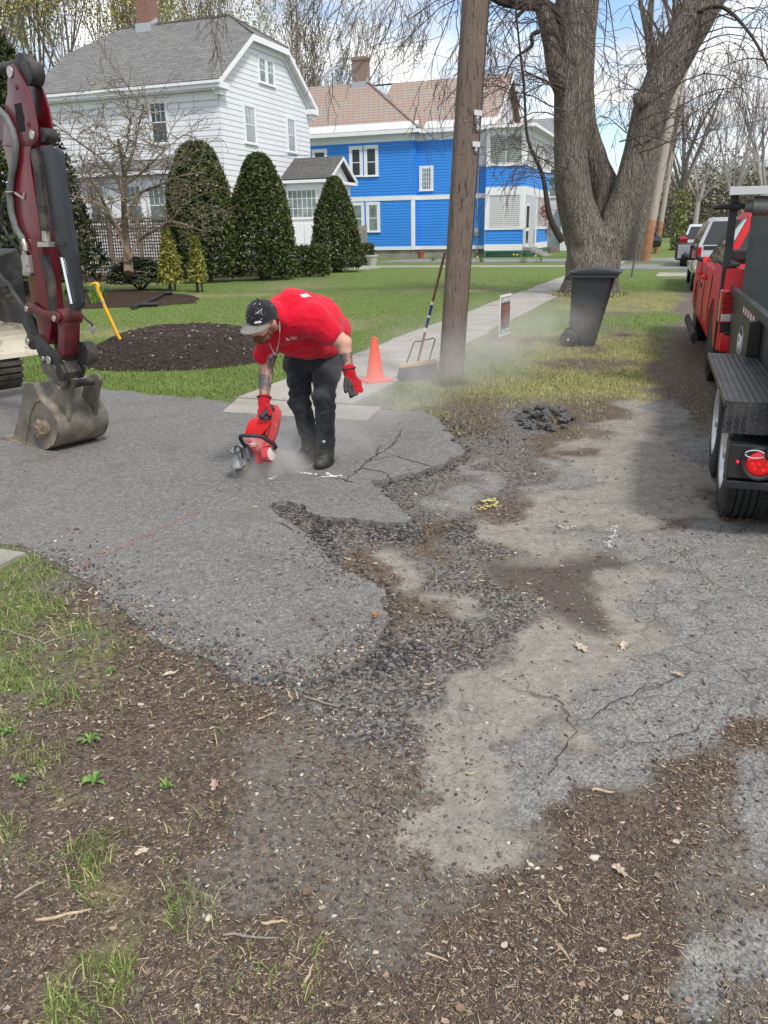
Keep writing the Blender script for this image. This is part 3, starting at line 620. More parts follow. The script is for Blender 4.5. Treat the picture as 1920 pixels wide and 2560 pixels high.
m.build('porch_trim', WHT, wh)
m = MB(); m.tube([sp_(SP-.28, T0+.12, ZPE-.2), sp_(SP-.1, T0+.14, ZPE-.45), sp_(SP-.1, T0+.14, .2)], .045, 8); m.build('downspout', WHT, wh)
p0 = ons(*zb_(45, 1122), SP); p1 = ons(*zb_(222, 1290), SP); window(wh, Fs(SP), p0[0], p1[0], p1[1], p0[1], .06, GLC, rail=False, grid=(6, 3), sill=False)
m = MB(); m.fbox(Fs(SP), p0[0], (p0[0]+p1[0])/2-.06, .7, p1[1]-.25, 0, .05); m.fbox(Fs(SP), (p0[0]+p1[0])/2+.06, p1[0], .7, p1[1]-.25, 0, .05); m.build('panel', WHT, wh)
m = MB(); m.fbox(Ft(TP), SPm-.5, SPm+.5, .35, 2.6, -.02, .05); dr = m.build('door', WHT, wh)
m = MB(); m.fbox(Ft(TP), SPm-.32, SPm+.32, 1.4, 2.4, .045, .06); m.build('pane', GLC, dr)
def text(name, body, size, loc, xdir, ydir, mat, ext=.004, par=None, bold=0, align='CENTER'):
    cu = bpy.data.curves.new(name, 'FONT'); cu.body = body; cu.size = size; cu.extrude = ext; cu.align_x = align; cu.align_y = 'CENTER'; cu.offset = bold
    o = bpy.data.objects.new(name, cu); COL.objects.link(o)
    x = Vector(xdir).normalized(); y = Vector(ydir); y = (y-x*y.dot(x)).normalized(); z = x.cross(y)
    mw = Matrix((x, y, z)).transposed().to_4x4(); mw.translation = Vector(loc)
    bpy.context.view_layer.update()
    me = bpy.data.meshes.new_from_object(o.evaluated_get(bpy.context.evaluated_depsgraph_get())); bpy.data.objects.remove(o)
    me.transform(mw); 
    if par is not None: me.transform(Matrix.Translation(Vector((-ORG[par.name]).tolist())))
    me.materials.clear(); me.materials.append(mat); ob = bpy.data.objects.new(name, me); COL.objects.link(ob)
    if par is not None: ob.parent = par
    ORG[ob.name] = ORG[par.name] if par is not None else np.zeros(3); return ob
BLK = M('black_metal', (.012, .012, .013), .45)
text('house_number', '14', .22, FP(Ft(TP), SP+.55, ZPE-.42, .03), SU, UP, BLK, par=wh, bold=.006)
# steps and rail in front of the porch
m = MB()
for i in range(3): m.prism([sp_(SP+.3, TP+.05, -.05), sp_(SP2-.2, TP+.05, -.05), sp_(SP2-.2, TP+.35*(3-i)+.05, -.05), sp_(SP+.3, TP+.35*(3-i)+.05, -.05)], UP*(.17*(i+1)+.05))
tag(m.build('entry_steps', CONC, None, sp_(SP, TP)), 'low concrete steps beside the conical yew at the white porch', 'steps')
m = MB()
for a_, z_ in ((.1, .62), (1.2, .05)): m.tube([sp_(SP+.25, TP+a_, z_), sp_(SP+.25, TP+a_, z_+.9)], .022, 6)
m.tube([sp_(SP+.25, TP+.02, 1.55), sp_(SP+.25, TP+.25, 1.5), sp_(SP+.25, TP+1.25, .95)], .022, 6)
tag(m.build('handrail', BLK, None, sp_(SP+.25, TP+.6)), 'thin black metal handrail on the concrete entry steps', 'railing')
# ---------------------------------------------------------------- blue house
bh = thing('blue_house', 'bright blue two-storey house with white trim and pink slate roof', 'house', sp_(50, -14, 0))
SB, SB2, TJ, TPc, TPo, TW, SE = 50.0, 50.6, -16.4, -11.9, -9.6, -26.5, 59.0
ZF, ZT, ZB1, ZB2 = .55, 6.75, 3.42, 3.68
m = MB()
for F, a0, a1, in ((Fs(SB), TW, TJ), (Ft(TJ), SB, SB2), (Fs(SB2), TJ, TPc)):
    siding(m, F, [(a0, ZF+.1), (a1, ZF+.1), (a1, ZB1), (a0, ZB1)], .165); siding(m, F, [(a0, ZB2), (a1, ZB2), (a1, ZT), (a0, ZT)], .165)
m.prism([sp_(SB, TW, .5), sp_(SB, TJ, .5), sp_(SE, TJ, .5), sp_(SE, TW, .5)], UP*6.9); m.prism([sp_(SB2, TJ, .5), sp_(SB2, TPc, .5), sp_(SE, TPc, .5), sp_(SE, TJ, .5)], UP*6.9)
m.build('wall', BLS, bh)
m = MB(); m.prism([sp_(SB+.05, TW, -.1), sp_(SB+.05, TJ-.05, -.1), sp_(SB2+.05, TJ-.05, -.1), sp_(SB2+.05, TPc, -.1), sp_(SE, TPc, -.1), sp_(SE, TW, -.1)], UP*.62); m.build('foundation', CONC, bh)
m = MB()
for F, a0, a1 in ((Fs(SB), TW, TJ), (Ft(TJ), SB, SB2-.04), (Fs(SB2), TJ+.05, TPc)):
    m.fbox(F, a0, a1, ZB1, ZB2, 0, .05); m.fbox(F, a0, a1, ZF-.04, ZF+.16, 0, .05); m.fbox(F, a0, a1, ZT, ZT+.55, 0, .05)
for F, a in ((Fs(SB), TJ-.16), (Ft(TJ), SB), (Fs(SB2), TPc-.18)): m.fbox(F, a, a+.16, ZF+.16, ZB1, 0, .045)
# eaves
for F, a0, a1 in ((Fs(SB-.5), TW, TJ+.5), (Fs(SB2-.5), TJ+.51, TPc+.3)):
    m.fbox(F, a0, a1, 7.12, 7.32, -.5, .04)
m.fbox(Ft(TJ+.46), SB-.5, SB2-.5, 7.12, 7.32, -.45, .03)
m.build('trim', WHT, bh)
SRd = 54.9; ZRd = ons(*zb_(1340, 437), SRd)[1]; tg = ons(*zb_(1345, 437), SRd)[0]; tl2 = ons(*zb_(590, 515), SRd)[0]
SRw = 54.3; zrw, tw1 = ons(*zb_(520, 487), SRw)[1], ons(*zb_(520, 487), SRw)[0]
print('blue ridges', ZRd, tg, tl2, 'wing', zrw, tw1)
m = MB(); TG = min(tg, TPc+.45); TG = TPc+.4
roofplane(m, [sp_(SB2-.5, TJ-3, 7.33), sp_(SB2-.5, TG, 7.33), sp_(SRd, TG, ZRd), sp_(SRd, tl2-1.5, ZRd), sp_(SRd, TJ-3, ZRd)], .12)
roofplane(m, [sp_(SE+.5, TJ-3, 7.33), sp_(SE+.5, TG, 7.33), sp_(SRd, TG, ZRd), sp_(SRd, TJ-3, ZRd)], .12)
roofplane(m, [sp_(SB-.5, TW-.5, 7.33), sp_(SB-.5, TJ+.5, 7.33), sp_(SRw, tw1, zrw), sp_(SRw, TW-.5, zrw)], .12)
roofplane(m, [sp_(SB-.5, TJ+.5, 7.33), sp_(SE, TJ+.5, 7.3), sp_(SRw, tw1, zrw)], .12)
roofplane(m, [sp_(SE+.5, TW-.5, 7.33), sp_(SE+.5, TJ+.5, 7.33), sp_(SRw, tw1, zrw), sp_(SRw, TW-.5, zrw)], .12)
rf = m.build('roof', RPK, bh)
m = MB()
def lowstrip(s0, z0, s1, z1, t0, t1, f=.14): m.prism([sp_(s0, t0, z0+.012), sp_(s0, t1, z0+.012), sp_(s0+(s1-s0)*f, t1, z0+.012+(z1-z0)*f), sp_(s0+(s1-s0)*f, t0, z0+.012+(z1-z0)*f)], UP*.03)
lowstrip(SB-.5, 7.33, SRw, zrw, TW-.5, TJ+.3, .13); lowstrip(SB2-.5, 7.33, SRd, ZRd, TJ+.6, TG, .13)
m.build('eave_flashing', M('snow_belt_metal', (.62, .62, .63), .5, .1, var=.12, vs=1.5), rf)
m = MB(); m.tube([sp_(SB-.5, TJ+.5, 7.36), sp_(SRw, tw1, zrw+.03)], .09, 6); m.build('valley_flashing', M('valley_metal', (.26, .27, .28), .5, .3, col2=(.35, .12, .08), c2s=3), rf)
t0c = ons(*zb_(440, 430), SRw)[0]; t1c = ons(*zb_(520, 430), SRw)[0]
m = MB(); m.prism([sp_(SRw-.4, t0c, zrw-.5), sp_(SRw-.4, t1c, zrw-.5), sp_(SRw+.4, t1c, zrw-.5), sp_(SRw+.4, t0c, zrw-.5)], UP*1.75)
m.prism([sp_(SRw-.45, t0c-.05, zrw+1.25), sp_(SRw-.45, t1c+.05, zrw+1.25), sp_(SRw+.45, t1c+.05, zrw+1.25), sp_(SRw+.45, t0c-.05, zrw+1.25)], UP*.18); m.build('chimney', BRK2, rf)
m = MB(); m.prism([sp_(SRw-.5, t0c-.03, zrw-.45), sp_(SRw-.5, t1c+.03, zrw-.45), sp_(SRw, t1c+.03, zrw-.1), sp_(SRw, t0c-.03, zrw-.1)], UP*.4); m.build('flashing', LEAD, rf)
# street gable
m = MB(); m.prism([sp_(SB2, TPc, 7.3), sp_(SE, TPc, 7.3), sp_(SRd, TPc, ZRd-.15)], SR*-.1); siding(m, Ft(TPc), [(SB2, 7.3), (SE, 7.3), (SRd, ZRd-.15)], .165); m.build('gable_wall', WS2, bh)
window(bh, Ft(TPc), SRd-1.5, SRd-.5, 7.55, 9.0, .12, GLB)
m = MB()
for a in (SB2-.5, SE+.5): m.prism([sp_(a, TG-.02, 7.3), sp_(SRd, TG-.02, ZRd-.03), sp_(SRd, TG-.02, ZRd-.33), sp_(a, TG-.02, 7.0)], SR*.05)
m.build('gable_trim', WHT, bh)
for (x0, y0, x1, y1, g) in ((425, 885, 478, 1042, GLS), (513, 880, 570, 1040, GLS), (432, 1218, 488, 1375, GLC), (525, 1215, 580, 1370, GLC), (205, 903, 270, 1040, GLS)):
    p0 = ons(*zb_(x0, y0), SB); p1 = ons(*zb_(x1, y1), SB); window(bh, Fs(SB), p0[0], p1[0], p1[1], p0[1], .17, g)
p0 = ons(*zb_(840, 1000), SB2); p1 = ons(*zb_(895, 1125), SB2); window(bh, Fs(SB2), p0[0], p1[0], p1[1], p0[1], .15, GLC, rail=False, grid=(4, 5))
# white boarded section beside the porch, upper floor
m = MB(); siding(m, Fs(SB2-.03), [(-13.1, 5.15), (TPc, 5.15), (TPc, ZT+.05), (-13.1, ZT+.05)], .165); m.build('white_siding', WS2, bh)
# two-storey enclosed porch
m = MB(); SPE = 58.7
m.prism([sp_(SB, TPc, 3.98), sp_(SB, TPo, 3.98), sp_(SPE, TPo, 3.98), sp_(SPE, TPc, 3.98)], UP*1.12)
m.prism([sp_(SB, TPc, .75), sp_(SB, TPo, .75), sp_(SB+.1, TPo, .75), sp_(SB+.1, TPc, .75)], UP*.85); m.prism([sp_(SB+4.2, TPo-.1, .75), sp_(SB+4.2, TPo, .75), sp_(SPE, TPo, .75), sp_(SPE, TPo-.1, .75)], UP*.85)
for F, a0, a1, lo in ((Fs(SB), TPc, TPo, True), (Ft(TPo), SB, SPE, False)):
    siding(m, F, [(a0, 3.98), (a1, 3.98), (a1, 5.1), (a0, 5.1)], .165)
    siding(m, F, [(a0 if lo else SB+4.2, .78), (a1, .78), (a1, 1.6), (a0 if lo else SB+4.2, 1.6)], .165)
m.build('porch_wall', BLS, bh)
m = MB()
for F, a0, a1 in ((Fs(SB), TPc, TPo), (Ft(TPo), SB, SPE)):
    m.fbox(F, a0, a1, 3.52, 3.98, -.02, .06); m.fbox(F, a0, a1, 5.1, 5.22, -.02, .07); m.fbox(F, a0, a1, 6.75, 7.1, -.04, .05)
    if a0 == TPc: m.fbox(F, a0, a1, 1.6, 1.72, -.02, .07); m.fbox(F, a0, a1, .42, .78, -.02, .05)
    else: m.fbox(F, SB+4.2, a1, 1.6, 1.72, -.02, .07); m.fbox(F, SB+4.2, a1, .42, .78, -.02, .05)
for F, a in ((Fs(SB), TPc), (Fs(SB), TPo-.22), (Ft(TPo), SB), (Ft(TPo), SPE-.2), (Ft(TPo), SB+4.0)):
    m.fbox(F, a, a+.22, 1.72 if a != SB+4.0 else .5, 3.52, -.02, .058)
for F, a in ((Fs(SB), TPc), (Fs(SB), TPo-.2), (Ft(TPo), SB), (Ft(TPo), SB+2.8), (Ft(TPo), SB+5.6), (Ft(TPo), SPE-.2)): m.fbox(F, a, a+.2, 5.22, 6.75, -.02, .058)
m.prism([sp_(SB-.55, TPc, 7.08), sp_(SB-.55, TPo+.6, 7.08), sp_(SPE+.5, TPo+.6, 7.08), sp_(SPE+.5, TPc, 7.08)], UP*.17)
m.build('porch_trim', WHT, bh)
m = MB(); m.prism([sp_(SB-.4, TPc+.3, 7.26), sp_(SB-.4, TPo+.5, 7.26), sp_(SPE, TPo+.5, 7.26), sp_(SPE, TPc+.3, 7.26)], UP*.05); m.build('porch_roof', M('rust_roof', (.30, .13, .08), .8, var=.3), bh)
def blind(name, c1, c2, sp=.09):
    m, t, b = matx(name, .18, .8); x = t.nodes.new('ShaderNodeSeparateXYZ'); L(t, t.nodes.new('ShaderNodeTexCoord').outputs['Object'], x.inputs[0])
    fr = mth(t, 'FRACT', mth(t, 'DIVIDE', x.outputs[2], sp)); L(t, mixc(t, ramp(t, fr, [(.3, (0, 0, 0)), (.55, (1, 1, 1))]), c1, c2), b.inputs['Base Color']); return m
BLW = blind('white_blind', (.72, .72, .71), (.42, .43, .44), .11); BLD = blind('dark_blind', (.10, .12, .11), (.30, .33, .31), .10)
window(bh, Fs(SB), TPc+.22, TPo-.22, 1.74, 3.50, .0, BLW, rail=False, grid=(2, 1), sill=False); window(bh, Fs(SB), TPc+.2, TPo-.2, 5.24, 6.73, .0, BLD, rail=False, grid=(2, 1), sill=False)
for a, b_, z0, z1, g in ((SB+.2, SB+2.8, 5.24, 6.73, BLD), (SB+3.0, SB+5.6, 5.24, 6.73, BLD), (SB+5.8, SPE-.2, 5.24, 6.73, BLD), (SB+4.22, SPE-.2, 1.74, 3.50, BLW)): window(bh, Ft(TPo), a, b_, z0, z1, .0, g, rail=False, grid=(3, 1), sill=False)
m = MB(); m.fbox(Ft(TPo), SB+.25, SB+3.98, .5, 3.5, -.9, -.8); m.fbox(Ft(TPo), SB+.3, SB+1.1, .6, 3.4, -.3, -.25); m.build('entry_recess', WHT, bh)
m = MB(); m.fbox(Ft(TPo), SB+1.5, SB+2.7, .6, 3.1, -.2, -.14); dd = m.build('door', WHT, bh); m = MB(); m.fbox(Ft(TPo), SB+1.7, SB+2.5, 1.7, 2.95, -.15, -.12); m.fbox(Ft(TPo), SB+1.7, SB+2.5, .8, 1.5, -.15, -.12); m.build('pane', GLS, dd)
GRN = M('green_trim', (.045, .14, .085), .6, var=.1)
m = MB(); F = Fs(SB)
m.fbox(F, TPc, TPo, .32, .42, -.02, .05); m.fbox(F, TPc, TPo, -.1, -.02, -.02, .05); m.fbox(F, TPc, TPc+.15, -.02, .32, -.02, .05); m.fbox(F, TPo-.15, TPo, -.02, .32, -.02, .05)
for i in range(34):
    a = TPc+.05+i*.075
    for sg in (1, -1):
        x0, x1 = (a, a+.34) if sg > 0 else (a+.34, a)
        if min(x0, x1) < TPc+.1 or max(x0, x1) > TPo-.1: continue
        m.prism([FP(F, x0, -.02, .0+.01*sg), FP(F, x0+.03, -.02, .0+.01*sg), FP(F, x1+.03, .32, .0+.01*sg), FP(F, x1, .32, .0+.01*sg)], F[2]*.008)
m.fbox(Ft(TPo), SB+4.2, SPE, -.1, .42, -.02, .03); m.build('lattice_skirt', GRN, bh)
m = MB()
for i in range(4): m.prism([sp_(SB+1.0, TPo-.6, -.05), sp_(SB+3.4, TPo-.6, -.05), sp_(SB+3.4, TPo+.32*(4-i), -.05), sp_(SB+1.0, TPo+.32*(4-i), -.05)], UP*(.15*(i+1)))
m.build('porch_steps', M('grey_boards', (.34, .33, .31), .8, var=.2), bh)
m = MB(); m.prism([sp_(SB+.9, TPo+.02, .4), sp_(SB+.9, TPo+1.3, -.02), sp_(SB+.9, TPo+.02, -.02)], SU*.06); m.build('step_side', GRN, bh)
# service cable, meter
m = MB(); p = ons(*zb_(1168, 1375), SB2); m.fbox(Fs(SB2), p[0]-.13, p[0]+.13, p[1]-.22, p[1]+.25, .02, .16); mt = m.build('meter_box', M('meter_grey', (.42, .43, .44), .4, .3), bh)
m = MB(); m.lathe([(0, .10), (.08, .10), (.1, .07)], FP(Fs(SB2), p[0], p[1]+.02, .16), -SU, 16); m.build('meter_dial', GLB, mt)
m = MB(); m.tube([FP(Fs(SB2), p[0], p[1]+.2, .06), FP(Fs(SB2), p[0]+.02, 6.5, .06)], .025, 6); m.tube([FP(Fs(SB2), p[0]+.02, p[1]-.2, .06), FP(Fs(SB2), p[0]+.02, .3, .06)], .03, 6); m.build('conduit', M('conduit_grey', (.5, .5, .5), .5), bh)
# wreath-like red planters on the porch
m = MB(); r_ = np.random.default_rng(9)
pots = [(SB+5.3, 3.0), (SB+7.2, 2.9), (SB+8.2, 2.2)]
for k, (s_, z_) in enumerate(pots):
    m = MB()
    for i in range(150):
        c0 = sp_(s_+r_.normal()*.2, TPo+.25+r_.normal()*.10, z_-abs(r_.normal())*.45); d = r_.normal(size=3); d /= np.linalg.norm(d); e = np.cross(d, r_.normal(size=3)); m.add([c0-d*.06, c0+e*.03, c0+d*.06, c0-e*.03], [(0, 1, 2, 3)])
    m.tube([sp_(s_, TPo+.1, z_+.45), sp_(s_, TPo+.25, z_+.1)], .012, 4)
    tag(m.build('hanging_plant', M('dried_red_leaves', (.28, .05, .03), .8, var=.4, vs=8), None, sp_(s_, TPo+.25, z_), keep=True), ['dried red hanging plant nearest the blue porch door', 'dried red hanging plant in the middle of the blue porch side', 'lowest dried red plant at the far end of the blue porch'][k], 'plant', 'dried red plants on the blue porch')
# ---------------------------------------------------------------- grey-roofed house beyond
gh = thing('neighbour_house', 'pale house with grey shingle roof beyond the blue house porch', 'house', sp_(68, -13, 0))
SG, TG0, TG1 = 66., -22., -9.6
m = MB(); m.prism([sp_(SG, TG0, 0), sp_(SG, TG1, 0), sp_(SG+9, TG1, 0), sp_(SG+9, TG0, 0)], UP*6.0); siding(m, Fs(SG), [(TG0, .6), (TG1, .6), (TG1, 5.9), (TG0, 5.9)], .2); m.build('wall', WSD, gh)
m = MB(); roofplane(m, [sp_(SG-.5, TG0, 5.8), sp_(SG-.5, TG1+.4, 5.8), sp_(SG+4.5, TG1-.5, 9.9), sp_(SG+4.5, TG0, 9.9)], .15); roofplane(m, [sp_(SG+9.5, TG0, 5.8), sp_(SG+9.5, TG1+.4, 5.8), sp_(SG+4.5, TG1-.5, 9.9), sp_(SG+4.5, TG0, 9.9)], .15)
roofplane(m, [sp_(SG-.5, TG1+.4, 5.8), sp_(SG+9.5, TG1+.4, 5.8), sp_(SG+4.5, TG1-.5, 9.9)], .15); m.build('roof', shingle_mat('pale_grey_shingle', (.27, .28, .30), (.33, .34, .35), (.25, .26, .28), .14, .4), gh)
m = MB(); m.prism([sp_(SG-1, TG1, .0), sp_(SG-1, TG1+2.2, .0), sp_(SG+8, TG1+2.2, .0), sp_(SG+8, TG1, .0)], UP*1.0); m.prism([sp_(SG-1, TG1, 3.0), sp_(SG-1, TG1+2.2, 3.0), sp_(SG+8, TG1+2.2, 3.0), sp_(SG+8, TG1, 3.0)], UP*.35); m.fbox(Fs(SG-1), TG1, TG1+2.2, .0, 1.0, 0, .03)
for a in (TG1, TG1+1.0, TG1+2.05): m.fbox(Fs(SG-1), a, a+.15, 1.0, 3.0, -.1, .02)
m.build('porch', WHT, gh)
m = MB(); roofplane(m, [sp_(SG-1.3, TG1-.3, 3.36), sp_(SG-1.3, TG1+2.5, 3.36), sp_(SG+8, TG1+2.5, 3.36), sp_(SG+8, TG1, 4.2), sp_(SG-1.3, TG1-.3, 4.2)][:4], .1); m.build('porch_roof', RDK, gh)
window(gh, Fs(SG-.9), TG1+.2, TG1+.95, 1.1, 2.9, .05, GLC); window(gh, Fs(SG-.9), TG1+1.2, TG1+2.0, 1.1, 2.9, .05, GLC); window(gh, Fs(SG), TG1-1.4, TG1-.6, 3.9, 5.3, .1, GLC)
# ---------------------------------------------------------------- dark garage on the far left
s_ = 21.; tA, zA = ons(28, 512, s_+5)
ng = thing('navy_garage', 'dark navy clapboard garage with white eave behind the excavator arm', 'garage', sp_(s_, tA-2, 0))
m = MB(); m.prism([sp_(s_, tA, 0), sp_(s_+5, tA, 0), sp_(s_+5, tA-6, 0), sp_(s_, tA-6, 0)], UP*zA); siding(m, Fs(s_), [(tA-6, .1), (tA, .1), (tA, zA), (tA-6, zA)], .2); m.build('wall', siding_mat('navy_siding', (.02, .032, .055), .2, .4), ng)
m = MB(); m.fbox(Fs(s_), tA-6.2, tA+.12, zA, zA+.14, -.1, .25); m.build('eave', WHT, ng)
m = MB(); roofplane(m, [sp_(s_-.3, tA-6.2, zA+.15), sp_(s_-.3, tA+.2, zA+.15), sp_(s_+2.5, tA+.2, zA+1.3), sp_(s_+2.5, tA-6.2, zA+1.3)], .1); m.build('roof', RDK, ng)
# ---------------------------------------------------------------- lattice fence
FW = M('weathered_wood', (.20, .155, .115), .85, var=.3, vs=5, bump=.004, bs=30, scl=(1, 1, .2)); FLT = M('lattice_wood', (.085, .07, .058), .85, var=.3, vs=5)
SF = 28.6; F = Fs(SF); tA = ons(130, 560, SF)[0]; tB_ = ons(505, 560, SF)[0]; zt = ons(340, 546, SF)[1]; zb0 = .12; zmid = zb0+.52
fn = thing('lattice_fence', 'brown wooden lattice fence in front of the white sun room', 'fence', sp_(SF, (tA+tB_)/2, 0))
m = MB(); x = tA
while x < tB_: m.fbox(F, x, x+.045, zb0, zt, 0, .012); x += .118
z = zb0
while z < zt: m.fbox(F, tA, tB_, z, z+.045, .013, .024); z += .125
m.build('lattice_panel', FLT, fn)
for xx in np.linspace(tA, tB_, 6): m = MB(); m.fbox(F, xx-.055, xx+.055, 0, zt+.16, .026, .12); m.build('post', FW, fn)
m = MB(); m.fbox(F, tA, tB_, zt-.06, zt+.03, .025, .08); m.fbox(F, tA, tB_, zmid, zmid+.09, .025, .07); m.fbox(F, tA, tB_, .02, zb0+.02, .025, .07); m.build('rail', FW, fn)
# small things by the houses
m = MB(); p = ons(872, 604, 44); m.box((-.1, -.13, 0), (.12, .13, .18)); 
for k_ in range(1): pass
mbx = thing('mailbox', 'small green mailbox on a thin black post before the blue wall', 'mailbox', sp_(43, ons(872, 620, 43)[0], 0))
tm, zm_ = ons(872, 612, 43); zt_ = ons(872, 600, 43)[1]
m = MB(); m.prism([sp_(43, tm-.22, zm_)+0*UP, sp_(43, tm+.30, zm_), sp_(43, tm+.30, zt_), sp_(43, tm+.2, zt_+.08), sp_(43, tm-.15, zt_+.08), sp_(43, tm-.22, zt_)], SU*.3); m.build('box', M('green_plastic', (.01, .18, .06), .4), mbx)
m = MB(); m.cyl(sp_(43.15, tm-.05, 0), sp_(43.15, tm-.05, zm_), .035, 8); m.build('post', BLK, mbx)
def pot(name, s_, t_, r_, h_, col, label, cat='pot'):
    m = MB(); m.lathe([(0, r_*.7), (h_*.85, r_), (h_*.86, r_*1.1), (h_, r_*1.1), (h_-.01, r_*.9), (h_*.6, r_*.85)], sp_(s_, t_, 0.02), UP, 18); return tag(m.build(name, M(name+'_clay', col, .8, var=.2), None, sp_(s_, t_, 0), smooth=True), label, cat)
pot('terracotta_pot', 49.2, ons(1053, 640, 49.2)[0], .22, .42, (.35, .10, .05), 'terracotta flower pot against the blue house foundation')
pot('concrete_planter', 39.0, ons(930, 660, 39)[0], .30, .5, (.42, .41, .38), 'pale concrete planter at the end of the entry steps')
m = MB(); F = Fs(41.5); p0 = ons(888, 562, 41.5); p1 = ons(917, 640, 41.5)
for i in range(4): m.fbox(F, p0[0]+i*.17, p0[0]+i*.17+.15, .0, p0[1]-.03*i+(.08 if i == 3 else 0), 0, .03+.02*(i == 3))
tag(m.build('board_fence', M('grey_cedar', (.26, .235, .21), .85, var=.25), None, sp_(41.5, p0[0])), 'short grey cedar board fence behind the porch handrail', 'fence')
# ================================================================ trees and plants
def D(u, v, Y): return at(u*K, v*K, Y)
class Twigs:
    def __init__(s, n=6, seg=3): s.n = n; s.seg = seg; s.P = []; s.Rr = []; s.tips = []
    def add(s, pts, rad):
        pts = np.asarray(pts, float); k = len(pts); tt = np.linspace(0, k-1, s.n); i = np.clip(tt.astype(int), 0, k-2); f = (tt-i)[:, None]
        s.P.append(pts[i]*(1-f)+pts[i+1]*f); r_ = np.asarray(rad, float); s.Rr.append(r_[i]*(1-f[:, 0])+r_[i+1]*f[:, 0])
    def arrays(s):
        P = np.array(s.P); Rr = np.array(s.Rr); B, n, _ = P.shape; T = np.gradient(P, axis=1); T /= np.linalg.norm(T, axis=2, keepdims=True)+1e-9
        h = np.where(np.abs(T[:, :1, 2:3]) < .9, np.array([0, 0, 1.]), np.array([1., 0, 0])); h = np.broadcast_to(h, T.shape)
        w = h-T*(h*T).sum(2, keepdims=True); w /= np.linalg.norm(w, axis=2, keepdims=True)+1e-9; b = np.cross(T, w); k = s.seg
        an = 2*np.pi*np.arange(k)/k
        V = P[:, :, None]+Rr[:, :, None, None]*(w[:, :, None]*np.cos(an)[:, None]+b[:, :, None]*np.sin(an)[:, None])
        V = V.reshape(-1, 3); idx = np.arange(B*n*k).reshape(B, n, k); a = idx[:, :-1]; c = idx[:, 1:]
        F = np.stack([a, np.roll(a, -1, 2), np.roll(c, -1, 2), c], -1).reshape(-1, 4); return V, F
    def build(s, name, mat, parent=None): V, F = s.arrays(); return raw(name, V, F, mat, parent, smooth=True)
def wob(p, d, l, n, r, amp, droop=0, up=0):
    P = [np.array(p, float)]; d = np.array(d, float); d /= np.linalg.norm(d)
    for i in range(n):
        d = d+r.normal(size=3)*amp+np.array([0, 0, up-droop*(i/n)]); d /= np.linalg.norm(d); P.append(P[-1]+d*l/n)
    return P, d
def grow(tw, p, d, l, rad, lev, r, amp=.16, kids=5, spread=.75, up=.06, droop=0., ratio=.62, tips=None, rmin=.006, kz=.35):
    n = 6; P, dd = wob(p, d, l, n, r, amp*.6, droop, up); R1 = max(rad*.35, rmin)
    tw.add(P, np.linspace(rad, R1, n+1))
    if lev == 0:
        if tips is not None: tips += [P[-1], P[-2], P[-3]]
        return
    for k in range(kids):
        f = kz+(1-kz)*(k+r.random())/kids; i = min(int(f*n), n-1); q = P[i]+(P[i+1]-P[i])*(f*n-i); base = P[i+1]-P[i]; base = base/np.linalg.norm(base)
        e = r.normal(size=3); e -= base*(e@base); e /= np.linalg.norm(e); nd = base*math.cos(spread*(.6+.6*r.random()))+e*math.sin(spread*(.6+.6*r.random()))
        grow(tw, q, nd, l*ratio*(.7+.5*r.random())*(1.15-.45*f), max(rad*(1-.62*f)*.55, rmin), lev-1, r, amp, kids, spread, up, droop, ratio, tips, rmin, kz)
def leafcloud(name, pts, size, mat, parent, r, elong=2.2, jit=.1, attr=True):
    pts = np.asarray(pts); n = len(pts); c = pts+r.normal(size=(n, 3))*jit; a = r.normal(size=(n, 3)); a /= np.linalg.norm(a, axis=1, keepdims=True); b = np.cross(a, r.normal(size=(n, 3))); b /= np.linalg.norm(b, axis=1, keepdims=True)
    s = (size*(.6+.8*r.random(n)))[:, None]; V = np.stack([c-a*s, c+b*s/elong, c+a*s, c-b*s/elong], 1).reshape(-1, 3)
    return raw(name, V, np.arange(4*n).reshape(n, 4), mat, parent, attr={'rnd': np.repeat(r.random(n), 4)})
def leafmat(name, stops, rough=.6):
    m, t, b = matx(name, rough, .3); c = ramp(t, attrn(t, 'rnd'), stops); L(t, c, b.inputs['Base Color']); b.inputs['Subsurface Weight'].default_value = 0; return m
# ---- bark
def barkmat(name, c0, c1, c2, sc_=1., zf=.16, dist=.05):
    m, t, b = matx(name, .95, .15); tcv = t.nodes.new('ShaderNodeTexCoord').outputs['Object']
    mp = t.nodes.new('ShaderNodeMapping'); mp.inputs['Scale'].default_value = (1, 1, zf); L(t, tcv, mp.inputs[0])
    a = nz(t, 24*sc_, 7, .68, mp.outputs[0], dist=.6); v = t.nodes.new('ShaderNodeTexVoronoi'); v.inputs['Scale'].default_value = 24*sc_; v.feature = 'DISTANCE_TO_EDGE'; L(t, mixc(t, .07, mp.outputs[0], nz(t, 5, 5, .6, tcv)), v.inputs['Vector'])
    h = mth(t, 'ADD', a, mth(t, 'MULTIPLY', mth(t, 'MINIMUM', v.outputs['Distance'], .25), 2.2))
    c = mixc(t, ramp(t, a, [(.34, (0, 0, 0)), (.62, (1, 1, 1))]), c0, c1); c = mixc(t, ramp(t, v.outputs['Distance'], [(.0, (.9, .9, .9)), (.09, (0, 0, 0))]), c, tuple(q*.28 for q in c0))
    c = mixc(t, ramp(t, nz(t, 1.6, 7, .7, tcv), [(.5, (0, 0, 0)), (.68, (.6, .6, .6))]), c, c2); L(t, c, b.inputs['Base Color']); bumpn(t, b, h, dist); return m
BARK = barkmat('maple_bark', (.13, .105, .085), (.35, .31, .265), (.17, .16, .10))
TWG = M('twig_bark', (.085, .065, .055), .9); TWL = M('pale_twig', (.20, .165, .13), .9); TWD = M('dark_limb', (.045, .036, .03), .95)
